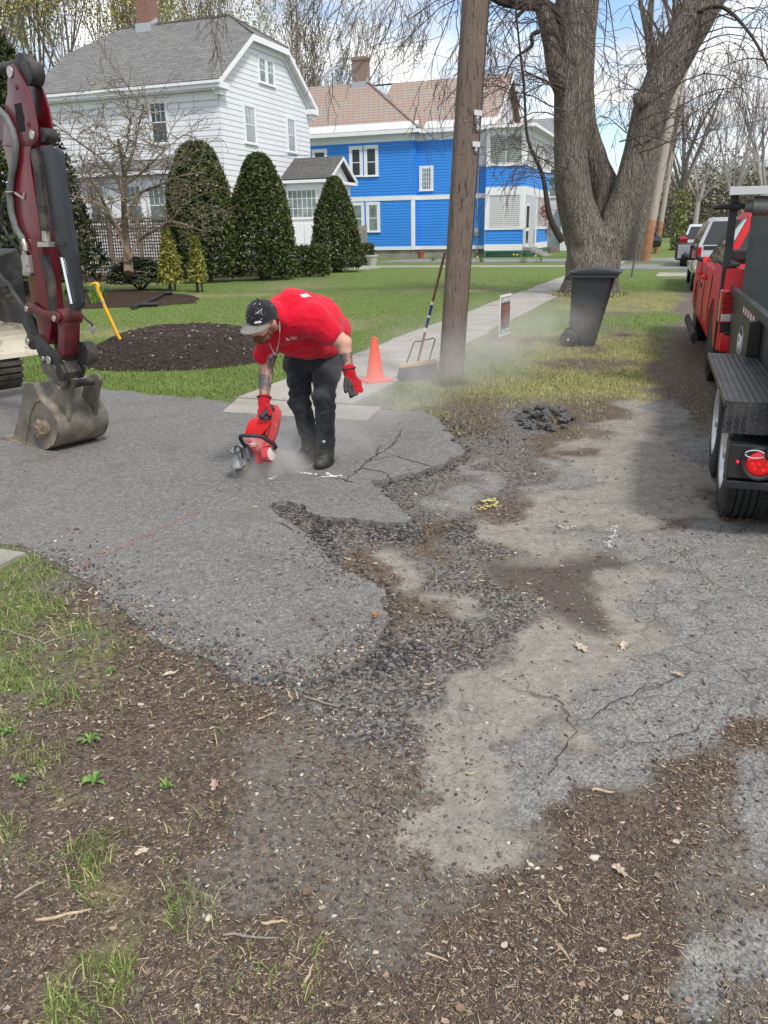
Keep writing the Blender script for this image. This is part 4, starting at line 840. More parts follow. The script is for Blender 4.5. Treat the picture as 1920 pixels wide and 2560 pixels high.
def trunk(mb, pts, rads, seg=40, bump=.05, r=None, ell=1, n=10, flare=None):
    pts = [np.asarray(p, float) for p in pts]; k = len(pts); N_ = (k-1)*n+1; P = []; Q = []
    for i in range(N_):
        u_ = i/n; j = min(int(u_), k-2); f = u_-j; p0, p1, p2, p3 = pts[max(j-1, 0)], pts[j], pts[j+1], pts[min(j+2, k-1)]
        P.append(.5*((2*p1)+(-p0+p2)*f+(2*p0-5*p1+4*p2-p3)*f*f+(-p0+3*p1-3*p2+p3)*f**3)); f2 = f*f*(3-2*f); Q.append(rads[j]*(1-f2)+rads[j+1]*f2)
    m0 = len(mb.v); mb.tube(P, Q, seg, True)
    for i in range(N_):
        for a in range(seg):
            v = np.array(mb.v[m0+i*seg+a]); d = v-P[i]; l = np.linalg.norm(d)+1e-9; an = 2*math.pi*a/seg
            nn = float(fbm(math.cos(an)*2.2+i*.11+9, math.sin(an)*2.2+4, 3))-.5+.5*(float(fbm(an*6, i*.23, 2))-.5)
            fl = 0 if flare is None else flare*math.exp(-max(v[2], 0)/.35)*(.5+.5*math.sin(an*5+1))
            mb.v[m0+i*seg+a] = tuple(P[i]+d/l*(l*(1+nn*bump*4)+fl))
Ym = 20.6
mt = thing('maple_tree', 'huge old forked maple with shaggy bark beside the sidewalk', 'tree', (D(1275, 640, Ym)[0], Ym, 0))
m = MB()
cx = D(1272, 600, Ym)[0]
trunk(m, [V3(cx+.03, Ym, -.1), V3(cx, Ym, .7), V3(D(1262, 520, Ym)[0]+.05, Ym, D(1262, 520, Ym)[2]), D(1240, 420, Ym), D(1233, 300, Ym), D(1235, 150, Ym), D(1238, 20, Ym), D(1233, -120, Ym), D(1220, -330, Ym)], [.66, .58, .48, .42, .38, .37, .39, .35, .30], flare=.16)
trunk(m, [V3(cx+.15, Ym+.0, .1), V3(cx+.32, Ym, 1.2), D(1318, 520, Ym), D(1350, 436, Ym), D(1378, 340, Ym), D(1412, 216, Ym), D(1468, 100, Ym), D(1522, 0, Ym), D(1600, -130, Ym), D(1680, -260, Ym)], [.54, .46, .41, .37, .36, .37, .41, .43, .36, .3], flare=.06)
trunk(m, [V3(cx+.1, Ym+.55, .8), D(1308, 430, Ym+.6), D(1286, 350, Ym+.6), D(1266, 250, Ym+.7), D(1266, 110, Ym+.7), D(1276, -10, Ym+.7), D(1290, -200, Ym+.8)], [.46, .36, .29, .22, .20, .19, .16])
trunk(m, [D(1240, 235, Ym), D(1204, 160, Ym-.1), D(1190, 80, Ym-.2), D(1170, 10, Ym-.2), D(1150, -90, Ym-.2)], [.3, .22, .2, .17, .13], seg=20)
m.build('trunk', BARK, mt, smooth=True)
for u_, v_, q_ in ((1385, 215, .24), (1262, 580, .3)):
    m = MB(); p = D(u_, v_, Ym-.33); m.ball(p, (q_*.8, q_*.5, q_*.7), 14, 10); m.build('burl', BARK, mt, smooth=True)
r = np.random.default_rng(21); tw = Twigs(7, 4)
limbs = [[D(1222, 60, Ym), D(1180, 15, Ym-.2), D(1120, 8, Ym-.4), D(1075, -3, Ym-.6), D(1010, -45, Ym-.8), D(900, -70, Ym-1)], [D(1215, 520, Ym-.4), D(1188, 470, Ym-.5), D(1172, 380, Ym-.5), D(1140, 300, Ym-.6), D(1132, 190, Ym-.6), D(1118, 60, Ym-.7), D(1110, -40, Ym-.7)],
         [D(1500, 30, Ym-.3), D(1560, 15, Ym-.8), D(1625, 80, Ym-1.2), D(1670, 170, Ym-1.5)], [D(1170, 10, Ym), D(1130, -60, Ym-.5), D(1000, -90, Ym-1), D(700, -100, Ym-2), D(430, -95, Ym-3)],
         [D(1260, -60, Ym), D(1330, -60, Ym-.5), D(1400, -30, Ym-1)], [D(1190, 60, Ym-.2), D(1150, 75, Ym-.3), D(1148, 100, Ym-.35), D(1110, 128, Ym-.4), D(1090, 170, Ym-.4)]]
lr = [[.17, .15, .13, .11, .09, .05], [.10, .075, .05, .035, .028, .022, .018], [.05, .04, .03, .018], [.16, .12, .1, .08, .05], [.10, .06, .03], [.05, .05, .045, .02, .015]]
m = MB()
for P, q in zip(limbs, lr): trunk(m, P, q, seg=8, bump=.02, n=5)
m.build('limb', TWD, mt, smooth=True)
def sub(start, d, l, rad, lev=2, droop=.35, kids=4, spread=.7): grow(tw, start, d, l, rad, lev, r, .28, kids, spread, .0, droop, .6, None, .0055, .25)
# hanging sprays from the limbs above the frame
for u0, u1, n_, v0, lmin, lmax in ((960, 1110, 9, -60, 1.6, 3.4), (660, 960, 7, -90, 1.2, 2.6), (430, 660, 4, -80, .8, 1.6), (1100, 1200, 4, -10, 1.0, 2.6)):
    for k_ in range(n_):
        u_ = u0+(u1-u0)*(k_+r.random())/n_; Yk = Ym-1.5*(1200-u_)/800-.3; s_ = D(u_, v0, Yk); d = np.array([-.55+.5*r.normal(), .2*r.normal(), -.55]); sub(s_, d, lmin+(lmax-lmin)*r.random(), .016, 2)
for P, n_ in ((limbs[1], 16), (limbs[0], 6), (limbs[2], 9)):
    for k_ in range(n_):
        f = (.15+.85*r.random())*(len(P)-1); i = min(int(f), len(P)-2); q = P[i]+(P[i+1]-P[i])*(f-i); sub(q, np.array([r.normal()*.9, r.normal()*.5, .35]), .9+1.3*r.random(), .014, 2, .45)
for k_ in range(34):    # sprays off the trunks
    if k_ % 2: v_ = 60+380*r.random(); u_ = 1240-18; dx = -1
    else: v_ = 10+330*r.random(); u_ = 1508-(v_*.45)+(22 if r.random() < .7 else -32); dx = 1 if r.random() < .7 else -1
    sub(D(u_, v_, Ym-.35), np.array([dx*(.6+.5*r.random()), -.4+r.normal()*.3, .45]), 1.2+1.3*r.random(), .018, 2, .5)
for k_ in range(9):    # sprays between and beyond the stems
    u_ = 1300+360*r.random(); sub(D(u_, -40+60*r.random(), Ym+.8*r.normal()), np.array([r.normal()*.4, r.normal()*.2, -.8]), 1.5+1.5*r.random(), .014, 2, .2)
tw.build('crown', TWG, mt)
# ---- other trees
def baretree(name, label, pos, h, rad, r, kids=5, lev=3, spread=.65, mat=None, buds=None, budn=0, budsize=.1, group=None, lean=(0, 0), cat='tree', tf=.3, ratio=.62, up=.1, rmin=.012, ups=None):
    t_ = thing(name, label, cat, (pos[0], pos[1], 0), group); m = MB(); base = V3(pos[0], pos[1], -.1); tp = base+V3(lean[0], lean[1], h*tf)
    trunk(m, [base, (base+tp)/2+V3(.1, 0, 0)*r.normal(), tp], [rad*1.25, rad, rad*.85], 12, .02, n=4); m.build('trunk', mat or BARK2, t_, smooth=True)
    tw = Twigs(6, 3); tips = []; ups = ups or 6
    for k_ in range(ups):
        an = 2*math.pi*(k_+r.random()*.6)/ups; st_ = .25+.55*r.random()*(spread/.65)
        grow(tw, tp-V3(0, 0, h*tf*.35*r.random()), V3(math.cos(an)*st_, math.sin(an)*st_, 1), h*(.42+.25*r.random()), rad*.5, lev, r, .16, kids, spread, up, 0, ratio, tips, rmin, .2)
    tw.build('crown', mat or BARK2, t_)
    if buds: 
        T_ = np.array(tips); leafcloud('foliage', T_[r.integers(0, len(T_), budn)], budsize, buds, t_, r, 1.5, .35)
    return t_
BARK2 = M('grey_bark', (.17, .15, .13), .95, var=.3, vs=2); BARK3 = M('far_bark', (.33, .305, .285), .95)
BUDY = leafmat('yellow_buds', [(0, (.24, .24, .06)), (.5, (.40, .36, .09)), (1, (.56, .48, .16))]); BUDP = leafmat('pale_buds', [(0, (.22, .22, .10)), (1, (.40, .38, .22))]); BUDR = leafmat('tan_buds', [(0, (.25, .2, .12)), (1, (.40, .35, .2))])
r = np.random.default_rng(5)
GB = 'budding trees behind the white house'
for k_, (u_, Y, h, rad, bn, lab) in enumerate([(15, 52, 21, .32, 2600, 'tall budding tree at the far left behind the excavator boom'), (130, 62, 24, .3, 4200, 'yellow-green budding tree rising over the left end of the grey roof'), (245, 60, 24, .28, 4200, 'budding tree just left of the red brick chimney'), (390, 64, 22, .26, 2600, 'pale budding tree just right of the red brick chimney'), (480, 70, 20, .26, 1500, 'thin budding tree above the clipped gable of the white house')]):
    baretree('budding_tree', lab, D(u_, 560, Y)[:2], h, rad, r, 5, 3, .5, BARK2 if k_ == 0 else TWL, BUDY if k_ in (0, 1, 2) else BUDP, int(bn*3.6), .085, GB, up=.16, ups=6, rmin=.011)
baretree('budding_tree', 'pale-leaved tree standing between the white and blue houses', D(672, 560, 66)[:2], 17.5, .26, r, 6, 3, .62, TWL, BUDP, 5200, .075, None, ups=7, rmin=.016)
GR = 'bare trees down the street'
baretree('street_tree', 'thick dark trunk directly behind the big maple', D(1366, 560, 42)[:2], 13, .62, r, 4, 2, .4, BARK, None, 0, .1, None, ups=3, lean=(1.3, 0), tf=.55)
for k_, (u_, Y, h, rad, sp_r, lab) in enumerate([(1462, 60, 14, .30, .8, 'bare spreading tree with ivy on its trunk beyond the two far poles'), (1500, 105, 17, .3, .55, 'slim bare tree above the silver cars'), (1575, 90, 17, .35, .6, 'bare tree above the red pickup cab'), (1640, 85, 18, .4, .55, 'bare vase-shaped tree at the right edge')]):
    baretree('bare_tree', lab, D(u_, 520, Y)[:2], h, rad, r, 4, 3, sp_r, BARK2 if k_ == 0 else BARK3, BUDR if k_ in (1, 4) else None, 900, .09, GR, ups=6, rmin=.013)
iv = thing('ivy', 'yellow-green ivy climbing the bare tree beyond the far poles', 'ivy', (*D(1462, 540, 59.5)[:2], 0)); p0 = D(1462, 545, 59.5)
P = np.array([[p0[0]+r.normal()*.24, 59.4+r.normal()*.2, z] for z in r.random(800)**1.3*4.0]); leafcloud('foliage', P, .10, leafmat('ivy_leaf', [(0, (.10, .12, .03)), (1, (.27, .30, .08))]), iv, r, 1.5, .1)
# far woods
FW_ = leafmat('far_woods', [(0, (.11, .105, .08)), (.45, (.19, .17, .13)), (.8, (.24, .23, .14)), (1, (.17, .19, .10))])
P = []
for k_ in range(150):
    u_ = -200+2400*k_/150+r.normal()*10; Y = 125+30*r.random(); c = D(u_, 505, Y); hh = 5+5*r.random()+(3 if u_ > 1350 else 0); n_ = 1500
    q = r.normal(size=(n_, 3)); q /= np.linalg.norm(q, axis=1, keepdims=True); q *= (r.random(n_)**.4)[:, None]; P.append(np.array([c[0], Y, hh*.48])+q*np.array([5., 4, hh*.52]))
wd = leafcloud('distant_woods', np.concatenate(P), .30, FW_, None, r, 2.5, .5); tag(wd, 'hazy brown and olive band of woods on the horizon', 'woods', kind='stuff')
# ---- clipped evergreens
def dome(n, R_, H_, r, p=2.2, cone=0., lo=.05, shell=.16):
    z = lo+(1-lo)*r.random(n)**.85; prof = (1-z**p)**(1/p)*(1-cone)+(1-z)*cone*1.05; prof = prof*np.clip(.72+z*2.2, 0, 1)
    an = r.random(n)*2*np.pi; lump = .86+.28*fbm(an*2.2+5, z*7, 3); dd = 1-shell*r.random(n)**1.4; rr = prof*R_*lump*dd+.03
    return np.stack([rr*np.cos(an), rr*np.sin(an), z*H_], 1)
YEW = leafmat('yew_leaf', [(0, (.018, .030, .010)), (.5, (.045, .066, .018)), (.84, (.09, .11, .028)), (1, (.16, .165, .05))], .6)
def evergreen(name, label, pos, R_, H_, r, n, size=.075, p=2.2, cone=0., mat=None, trunkr=.12, group=None, cat='shrub', shell=.2, lo=.05, el=3.2):
    t_ = thing(name, label, cat, (pos[0], pos[1], 0), group); P = dome(n, R_, H_, r, p, cone, lo, shell)+np.array([pos[0], pos[1], 0])
    leafcloud('foliage', P, size, mat or YEW, t_, r, el, .03); m = MB()
    for k_ in range(3): an = k_*2.1; trunk(m, [V3(pos[0]+.1*math.cos(an), pos[1]+.1*math.sin(an), -.05), V3(pos[0]+R_*.25*math.cos(an), pos[1]+R_*.25*math.sin(an), H_*.4), V3(pos[0]+R_*.3*math.cos(an), pos[1]+R_*.3*math.sin(an), H_*.8)], [trunkr, trunkr*.7, trunkr*.3], 8, .02, n=3)
    m.build('trunk', TWD, t_, smooth=True); return t_
GY = 'clipped yews in front of the white house'
def pxd(u0, u1, vt, Y): a = D(u0, 560, Y); b = D(u1, 560, Y); return (a[0]+b[0])/2, abs(b[0]-a[0])/2, D((u0+u1)/2, vt, Y)[2]
x, w_, h_ = pxd(378, 505, 308, 29.5); evergreen('clipped_yew', 'tallest rounded dark yew, left one before the white house corner', (x, 29.5), w_*1.12, h_, r, 21000, .085, 2.6, 0, group=GY)
x, w_, h_ = pxd(502, 637, 333, 30.3); evergreen('clipped_yew', 'second rounded yew flaring wide at its base, right of the tallest one', (x, 30.3), w_*1.08, h_, r, 19000, .085, 2.2, .18, group=GY)
x, w_, h_ = pxd(672, 782, 383, 35.5); evergreen('clipped_yew', 'smaller cone-shaped yew standing at the white entry porch', (x, 35.5), w_*1.08, h_, r, 15000, .085, 2.0, .35, group=GY)
evergreen('hemlock', 'shaggy dark evergreen behind the excavator arm', (D(60, 560, 25)[0], 25), 2.35, 6.9, r, 17000, .12, 2., .6, leafmat('hemlock_leaf', [(0, (.012, .02, .008)), (.6, (.035, .052, .016)), (1, (.11, .115, .035))]), .14, None, 'tree', .6)
def hedge(name, label, u0, u1, vt, Y, dep, r, n):
    a = D(u0, 560, Y)[0]; b = D(u1, 560, Y)[0]; h = D((u0+u1)/2, vt, Y)[2]; t_ = thing(name, label, 'hedge', ((a+b)/2, Y, 0)); q = r.random((n, 3)); q = np.where(r.random((n, 1)) < .75, np.stack([q[:, 0], q[:, 1]*.25, q[:, 2]], 1), np.stack([q[:, 0], q[:, 1], 1-.15*q[:, 2]], 1))
    P = np.stack([a+(b-a)*q[:, 0], Y-dep/2+dep*q[:, 1], .12+(h-.12)*q[:, 2]*(.9+.2*fbm(q[:, 0]*9, q[:, 1]*3, 2))], 1); leafcloud('foliage', P, .06, YEW, t_, r, 2.6, .04)
    m = MB()
    for k_ in range(5): x = a+(b-a)*(k_+.5)/5; m.tube([V3(x, Y, -.05), V3(x+.1, Y, h*.7)], [.04, .02], 6)
    m.build('stem', TWD, t_)
hedge('low_hedge', 'low clipped dark hedge between the yews along the white house', 560, 712, 533, 32, 1.2, r, 9000)
hedge('low_hedge', 'small dark hedge behind the black handrail at the entry steps', 770, 808, 527, 42.5, 1.2, r, 2200)
GOL = leafmat('golden_conifer', [(0, (.09, .10, .02)), (.5, (.20, .21, .04)), (1, (.40, .36, .08))])
x, w_, h_ = pxd(334, 395, 492, 24.8); evergreen('young_conifer', 'bigger of the two young golden conifers, beside the leafy rhododendron', (x, 24.8), w_, h_, r, 4200, .07, 1.3, .8, GOL, .03, 'young golden conifers', shell=.75, lo=.16)
x, w_, h_ = pxd(400, 448, 512, 24.2); evergreen('young_conifer', 'smaller thin golden conifer in front of the tallest yew', (x, 24.2), w_, h_, r, 2400, .065, 1.3, .8, GOL, .03, 'young golden conifers', shell=.8, lo=.2)
# rhododendron: whorls of long leaves
RH = leafmat('rhododendron_leaf', [(0, (.06, .09, .045)), (.6, (.13, .17, .10)), (1, (.28, .31, .22))], .35)
c = gp(293*K, 632*K); rh = thing('rhododendron', 'broad-leaved rhododendron in the mulch bed below the bare ornamental tree', 'shrub', (c[0], c[1]+.4, 0)); V = []; Fc = []; rn = []
for k_ in range(430):
    q = r.normal(size=3); q /= np.linalg.norm(q); q[2] = abs(q[2]); cc = np.array([c[0], c[1]+.6, .25])+q*np.array([.95, .65, .72])*(.75+.3*r.random())
    for j in range(8):
        a = j*.785+r.random()*.3; d = np.array([math.cos(a), math.sin(a), -.25+.3*r.random()])+q*.35; d /= np.linalg.norm(d); s_ = np.cross(d, [0, 0, 1]); s_ /= np.linalg.norm(s_); l = .15+.06*r.random(); o_ = len(V)*1
        V += [cc, cc+d*l*.5+s_*.026+V3(0, 0, .01), cc+d*l-V3(0, 0, .03), cc+d*l*.5-s_*.026+V3(0, 0, .01)]; Fc.append([o_, o_+1, o_+2, o_+3]); rn += [r.random()]*4
raw('foliage', np.array(V), np.array(Fc), RH, rh, attr={'rnd': np.array(rn)})
m = MB(); [m.tube([V3(c[0], c[1]+.6, 0), V3(c[0]+.7*math.cos(k_), c[1]+.6+.4*math.sin(k_), .6)], [.03, .012], 5) for k_ in range(7)]; m.build('stem', TWD, rh)
# bare ornamental tree
c = D(277, 590, 24.6); ot = thing('ornamental_tree', 'bare multi-stemmed ornamental tree spreading in front of the white house', 'tree', (c[0], 24.6, 0)); m = MB(); tw = Twigs(7, 4); tips = []
stems = [[(277, 590), (272, 520), (268, 440), (268, 370), (255, 300)], [(283, 590), (276, 540), (240, 470), (205, 400), (170, 330)], [(280, 560), (300, 520), (345, 492), (372, 478), (440, 500)], [(272, 470), (300, 420), (345, 400), (390, 380), (440, 372)], [(268, 430), (250, 380), (215, 340), (160, 300), (120, 270)], [(269, 380), (290, 320), (300, 270), (312, 225)], [(262, 500), (225, 450), (180, 430), (145, 420)], [(268, 400), (310, 370), (350, 330), (385, 300)], [(277, 560), (262, 520), (236, 470)]]
sr = [.13, .08, .055, .05, .05, .045, .045, .04, .06]
for P, q in zip(stems, sr):
    pp = [D(a, b, 24.6+.5*r.normal()*min(i_, 1)) for i_, (a, b) in enumerate(P)]; trunk(m, pp, list(np.linspace(q, q*.28, len(pp))), 8, .03, n=4)
    for k_ in range(10):
        f = (.3+.7*r.random())*(len(pp)-1); i = min(int(f), len(pp)-2); qq = pp[i]+(pp[i+1]-pp[i])*(f-i); grow(tw, qq, V3(r.normal(), r.normal()*.8, .35+.4*r.random()), .9+.8*r.random(), .016, 2, r, .25, 4, .8, .0, .06, .6, tips, .006, .2)
m.build('trunk', M('smooth_brown_bark', (.20, .15, .11), .9, var=.35, vs=3, bump=.02, bs=14), ot, smooth=True); tw.build('crown', M('brown_twig', (.15, .115, .085), .9), ot)
T_ = np.array(tips); leafcloud('buds', T_[r.integers(0, len(T_), 2600)], .025, leafmat('bud', [(0, (.18, .2, .07)), (1, (.45, .45, .28))]), ot, r, 1.8, .05)
# strap-leaved bulbs
def bulbs(name, label, s, h, n, r, flowers=0, col=((.05, .13, .02), (.16, .28, .05))):
    t_ = thing(name, label, 'plant', (s[0], s[1], 0)); V = []; Fc = []; rn = []
    for k_ in range(n):
        a = r.random()*6.28; b0 = np.array([s[0]+.12*r.normal()*h*2, s[1]+.12*r.normal()*h*2, .03]); d = np.array([math.cos(a), math.sin(a), 0]); s_ = np.array([-d[1], d[0], 0])*.014*(h/.35); hh = h*(.6+.5*r.random()); o_ = len(V)
        V += [b0-s_, b0+s_, b0+d*hh*.16+s_*.9+UP*hh*.6, b0+d*hh*.16-s_*.9+UP*hh*.6, b0+d*hh*.45+UP*hh*.98+s_*.1, b0+d*hh*.45+UP*hh*.98-s_*.1]; Fc += [[o_, o_+1, o_+2, o_+3], [o_+3, o_+2, o_+4, o_+5]]; rn += [r.random()]*6
    raw('foliage', np.array(V), np.array(Fc), leafmat(name+'_leaf', [(0, col[0]), (1, col[1])], .5), t_, attr={'rnd': np.array(rn)})
    for k_ in range(flowers):
        m = MB(); p = np.array([s[0]+.25*r.normal(), s[1]+.2*r.normal(), h*1.05])
        for j in range(6): a = j*1.047; d = np.array([math.cos(a), -.3, math.sin(a)]); e = np.array([-math.sin(a), 0, math.cos(a)]); m.add([p, p+d*.03+e*.016, p+d*.06, p+d*.03-e*.016], [(0, 1, 2, 3)])
        m.cyl(p, p+V3(0, -.03, 0), .014, 8); m.build('flower', M('daffodil_petal', (.75, .66, .14), .6), t_, keep=True); m = MB(); m.tube([V3(p[0], p[1]+.01, .02), p+V3(0, .01, 0)], .006, 4); m.build('stem', GRN, t_)
for a, b, h, n, fl, lab in ((133, 652, .42, 26, 0, 'clump of broad strap leaves between the excavator cylinders'), (203, 655, .34, 34, 0, 'small bright clump of strap leaves behind the yellow bar'), (212, 645, .45, 18, 0, 'taller dark strap-leaved clump behind the yellow bar'), (1130, 567, .4, 16, 2, 'daffodils in bloom by the green lattice skirt'), (1168, 567, .35, 12, 1, 'single daffodil before the green lattice skirt'), (935, 565, .3, 30, 0, 'green shoots at the foot of the blue house wall'), (1040, 567, .3, 30, 1, 'daffodil clump right of the terracotta pot')):
    p = gp(a*K, b*K, .03); bulbs('bulb_plant', lab, p, h, n, r, fl, ((.07, .17, .02), (.25, .42, .06)) if 'bright' in lab else ((.05, .13, .02), (.16, .28, .05)))
m = MB(); p = gp(1381, 632, 0); m.lathe([(-.1, .55), (.1, .48), (.35, .42), (.42, .3), (.44, .05)], (p[0], p[1], 0), UP, 20)
for i in range(len(m.v)): v = np.array(m.v[i]); m.v[i] = tuple(v+(float(fbm(v[0]*3, v[1]*3+v[2]*2, 3))-.5)*.25)
tag(m.build('tree_stump', BARK, None, (p[0], p[1], 0), smooth=True), 'low rough stump on the lawn by the blue house steps', 'stump')
m = MB(); m.tube([V3(*gp(1578, 694)[:2], 0), D(1384, 488, 28.3)], .035, 6); tag(m.build('garden_stake', M('old_stake', (.11, .10, .095), .9), None, gp(1578, 694)), 'thin leaning grey stake in the verge behind the maple', 'stake')
# ================================================================ vehicles
TIRE = M('tyre_rubber', (.018, .018, .018), .85, var=.3, vs=20, bump=.003, bs=60, col2=(.06, .055, .05), c2s=5, c2r=(.5, .75)); RIM = M('rim_silver', (.62, .62, .62), .35, .7); RIMD = M('rim_dark', (.03, .03, .03), .4, .5)
BPL = M('black_plastic', (.018, .018, .019), .6); CHR = M('chrome', (.75, .76, .77), .12, 1.); TLT = M('tail_lamp_red', (.42, .008, .01), .12, coat=1.); TLC = M('lamp_clear', (.6, .6, .6), .1, coat=1.); MIR = M('mirror_glass', (.55, .58, .6), .03, 1.); CGL = M('car_glass', (.012, .014, .016), .03, spec=1.)
def frame(th, org):
    th = R(th); return V3(math.sin(th), math.cos(th), 0), V3(math.cos(th), -math.sin(th), 0), V3(org[0], org[1], 0)
class Fr:
    def __init__(s, th, org): s.U, s.R_, s.o = frame(th, org)
    def __call__(s, a, t, z): return s.o+s.U*a+s.R_*t+UP*z
def wheel(par, fr, s, t, r_, w_, side, rim=.6, mat=None, spokes=0, grooves=4):
    """wheel whose outer face sits at lateral position t; side=-1: outer face looks left"""
    ax = -fr.R_*side*-1 if False else fr.R_*(-side); c = fr(s, t, r_)
    pr = [(0.012, r_*rim), (0, r_*rim+.01), (.0, r_*.80), (.012, r_*.93), (.035, r_*.985)]
    n = grooves; a0, a1 = .035, w_-.035
    for i in range(n):
        g0 = a0+(a1-a0)*(i+.8)/(n+.6)-.006; pr += [(g0, r_), (g0+.001, r_-.012), (g0+.010, r_-.012), (g0+.011, r_)]
    pr += [(a1, r_*.985), (w_-.012, r_*.93), (w_, r_*.8), (w_, r_*rim)]
    m = MB(); m._lathe(pr, c, ax, 48, 0, False)
    for k in range(60):     # shoulder lugs
        an = 2*math.pi*k/60; e1 = fr.U*math.cos(an)+UP*math.sin(an); e2 = -fr.U*math.sin(an)+UP*math.cos(an)
        for d_ in (.024, w_-.024): m.hexa(c+ax*d_+e1*(r_*.972), ax*.016, e1*.010, e2*r_*.03)
    wh_ = m.build('wheel', TIRE, par, smooth=True)
    m = MB(); R2 = r_*rim
    m._lathe([(0.0, R2+.012), (.004, R2-.01), (.05, R2-.03), (.06, R2*.55), (.045, R2*.35), (.03, R2*.22), (.0, R2*.2), (-.004, .001)], c, ax, 36, 0, False)
    for k in range(8): an = 2*math.pi*k/8; m.cyl(c+ax*.028+(fr.U*math.cos(an)+UP*math.sin(an))*R2*.33, c+ax*.012+(fr.U*math.cos(an)+UP*math.sin(an))*R2*.33, .012, 8)
    if spokes:
        for k in range(spokes): an = 2*math.pi*k/spokes; e1 = fr.U*math.cos(an)+UP*math.sin(an); e2 = np.cross(ax, e1); m.hexa(c+ax*.012+e1*R2*.55, e1*R2*.42, e2*R2*.09, ax*.014)
    m.build('rim', mat or RIM, wh_, smooth=True); return wh_
def arch(cx, r_, z0, n=9): return [(cx+r_*math.cos(math.pi*(1-i/n)), z0+r_*math.sin(math.pi*(1-i/n))*1.0) for i in range(n+1)]
def car(name, label, cat, fr, W_, body, green, wheels, wr, paint, tuck=.22, rear=0, group=None, glassgaps=(), rails=False, rim=None, low=None):
    """body/green: side outlines (s,z); lateral from t=0 (left side) to W_"""
    th_ = thing(name, label, cat, fr(np.mean([p[0] for p in body]), W_/2, 0), group)
    m = MB(); zs = [p[1] for p in body]; zt = max(zs); zb = min(zs)
    def off(z): return .035*max(0, (.62-z)/.62)+.05*max(0, z-.72)
    n = len(body); L_ = [fr(a, off(z), z) for a, z in body]; R2 = [fr(a, W_-off(z), z) for a, z in body]
    m.add(L_+R2, [tuple(range(n))[::-1], tuple(range(n, 2*n))]+[(i, (i+1) % n, n+(i+1) % n, n+i) for i in range(n)])
    m.build('body', paint, th_, smooth=True, bevel=.035)
    z0 = min(p[1] for p in green); z1 = max(p[1] for p in green); ins = lambda z: .06+tuck*(z-z0)/(z1-z0)
    n = len(green); m = MB(); m.add([fr(a, ins(z), z) for a, z in green]+[fr(a, W_-ins(z), z) for a, z in green], [tuple(range(n))[::-1], tuple(range(n, 2*n))]+[(i, (i+1) % n, n+(i+1) % n, n+i) for i in range(n)])
    m.build('cab', paint, th_, smooth=True, bevel=.03)
    # side glass
    gz0, gz1 = z0+.05, z1-.09
    def xs_at(z):
        v = []
        for i in range(n):
            (a1, za1), (a2, za2) = green[i], green[(i+1) % n]
            if (za1-z)*(za2-z) <= 0 and za1 != za2: v.append(a1+(a2-a1)*(z-za1)/(za2-za1))
        return min(v), max(v)
    (l0, r0), (l1, r1) = xs_at(gz0), xs_at(gz1); cuts = [0]+list(glassgaps)+[1]
    for i in range(len(cuts)-1):
        f0, f1 = cuts[i]+.025, cuts[i+1]-.025
        for sd in (0, 1):
            pts = [(l0+(r0-l0)*f0, gz0), (l0+(r0-l0)*f1, gz0), (l1+(r1-l1)*f1, gz1), (l1+(r1-l1)*f0, gz1)]
            m = MB(); m.prism([fr(a, (ins(z)-.006) if sd == 0 else W_-ins(z)+.006, z) for a, z in pts], fr.R_*(.012 if sd == 0 else -.012)); m.build('side_window', CGL, th_)
    # rear glass / windscreen
    for nm, lo, hi in (('rear_window', (l0, gz0), (l1, gz1)), ('windscreen', (r0, gz0), (r1, gz1))):
        dn = -1 if nm == 'rear_window' else 1; m = MB(); q = [fr(lo[0]+dn*.008, ins(gz0)+.09, gz0), fr(lo[0]+dn*.008, W_-ins(gz0)-.09, gz0), fr(hi[0]+dn*.008, W_-ins(gz1)-.08, gz1), fr(hi[0]+dn*.008, ins(gz1)+.08, gz1)]
        m.prism(q, fr.U*-dn*.012); m.build(nm, CGL, th_)
    for sx_ in wheels:
        wheel(th_, fr, sx_, .02, wr, .25, -1, .66, rim or RIM, 6); wheel(th_, fr, sx_, W_-.02, wr, .25, 1, .66, rim or RIM, 6)
        m = MB(); m.tube([fr(sx_, .02, wr), fr(sx_, W_-.02, wr)], wr+.035, 24); m.build('wheel_well', BPL, th_)
    return th_
# ---- red pickup
RED = M('red_paint', (.60, .014, .020), .42, spec=.35); RBL = M('bed_black', (.02, .02, .022), .75, bump=.002, bs=150)
ft = Fr(18.0, gp(1758, 949)); WT = 1.95
bod = [(-1.06, .46), (-.50, .42)]+arch(0, .47, .40)+[(.52, .40), (2.95, .40)]+arch(3.46, .47, .40)+[(4.0, .42), (4.45, .45), (4.5, .80), (4.38, 1.12), (3.1, 1.20), (3.0, 1.20), (2.95, 1.14), (.50, 1.14), (.49, 1.22), (-1.02, 1.22)]
rt = car('red_pickup', 'bright red crew-cab pickup parked in front of the black dump trailer', 'pickup', ft, WT, bod, [(.52, 1.12), (3.05, 1.12), (2.25, 1.70), (2.0, 1.76), (.95, 1.76), (.72, 1.70)], [0, 3.46], .42, RED, .30, rim=RIMD, glassgaps=(.47,))
def pbox(fr, s0, s1, t0, t1, z0, z1, m=None): m = m or MB(); return m.hexa(fr((s0+s1)/2, (t0+t1)/2, (z0+z1)/2), fr.U*(s1-s0)/2, fr.R_*(t1-t0)/2, UP*(z1-z0)/2)
m = MB(); m.prism([ft(-.98, .03, 1.221), ft(.47, .03, 1.221), ft(.47, .14, 1.24), ft(-.98, .14, 1.24)], UP*.03); m.prism([ft(-.98, WT-.14, 1.24), ft(.47, WT-.14, 1.24), ft(.47, WT-.03, 1.221), ft(-.98, WT-.03, 1.221)], UP*.03); m.build('bed_rail', RBL, rt, bevel=.01)
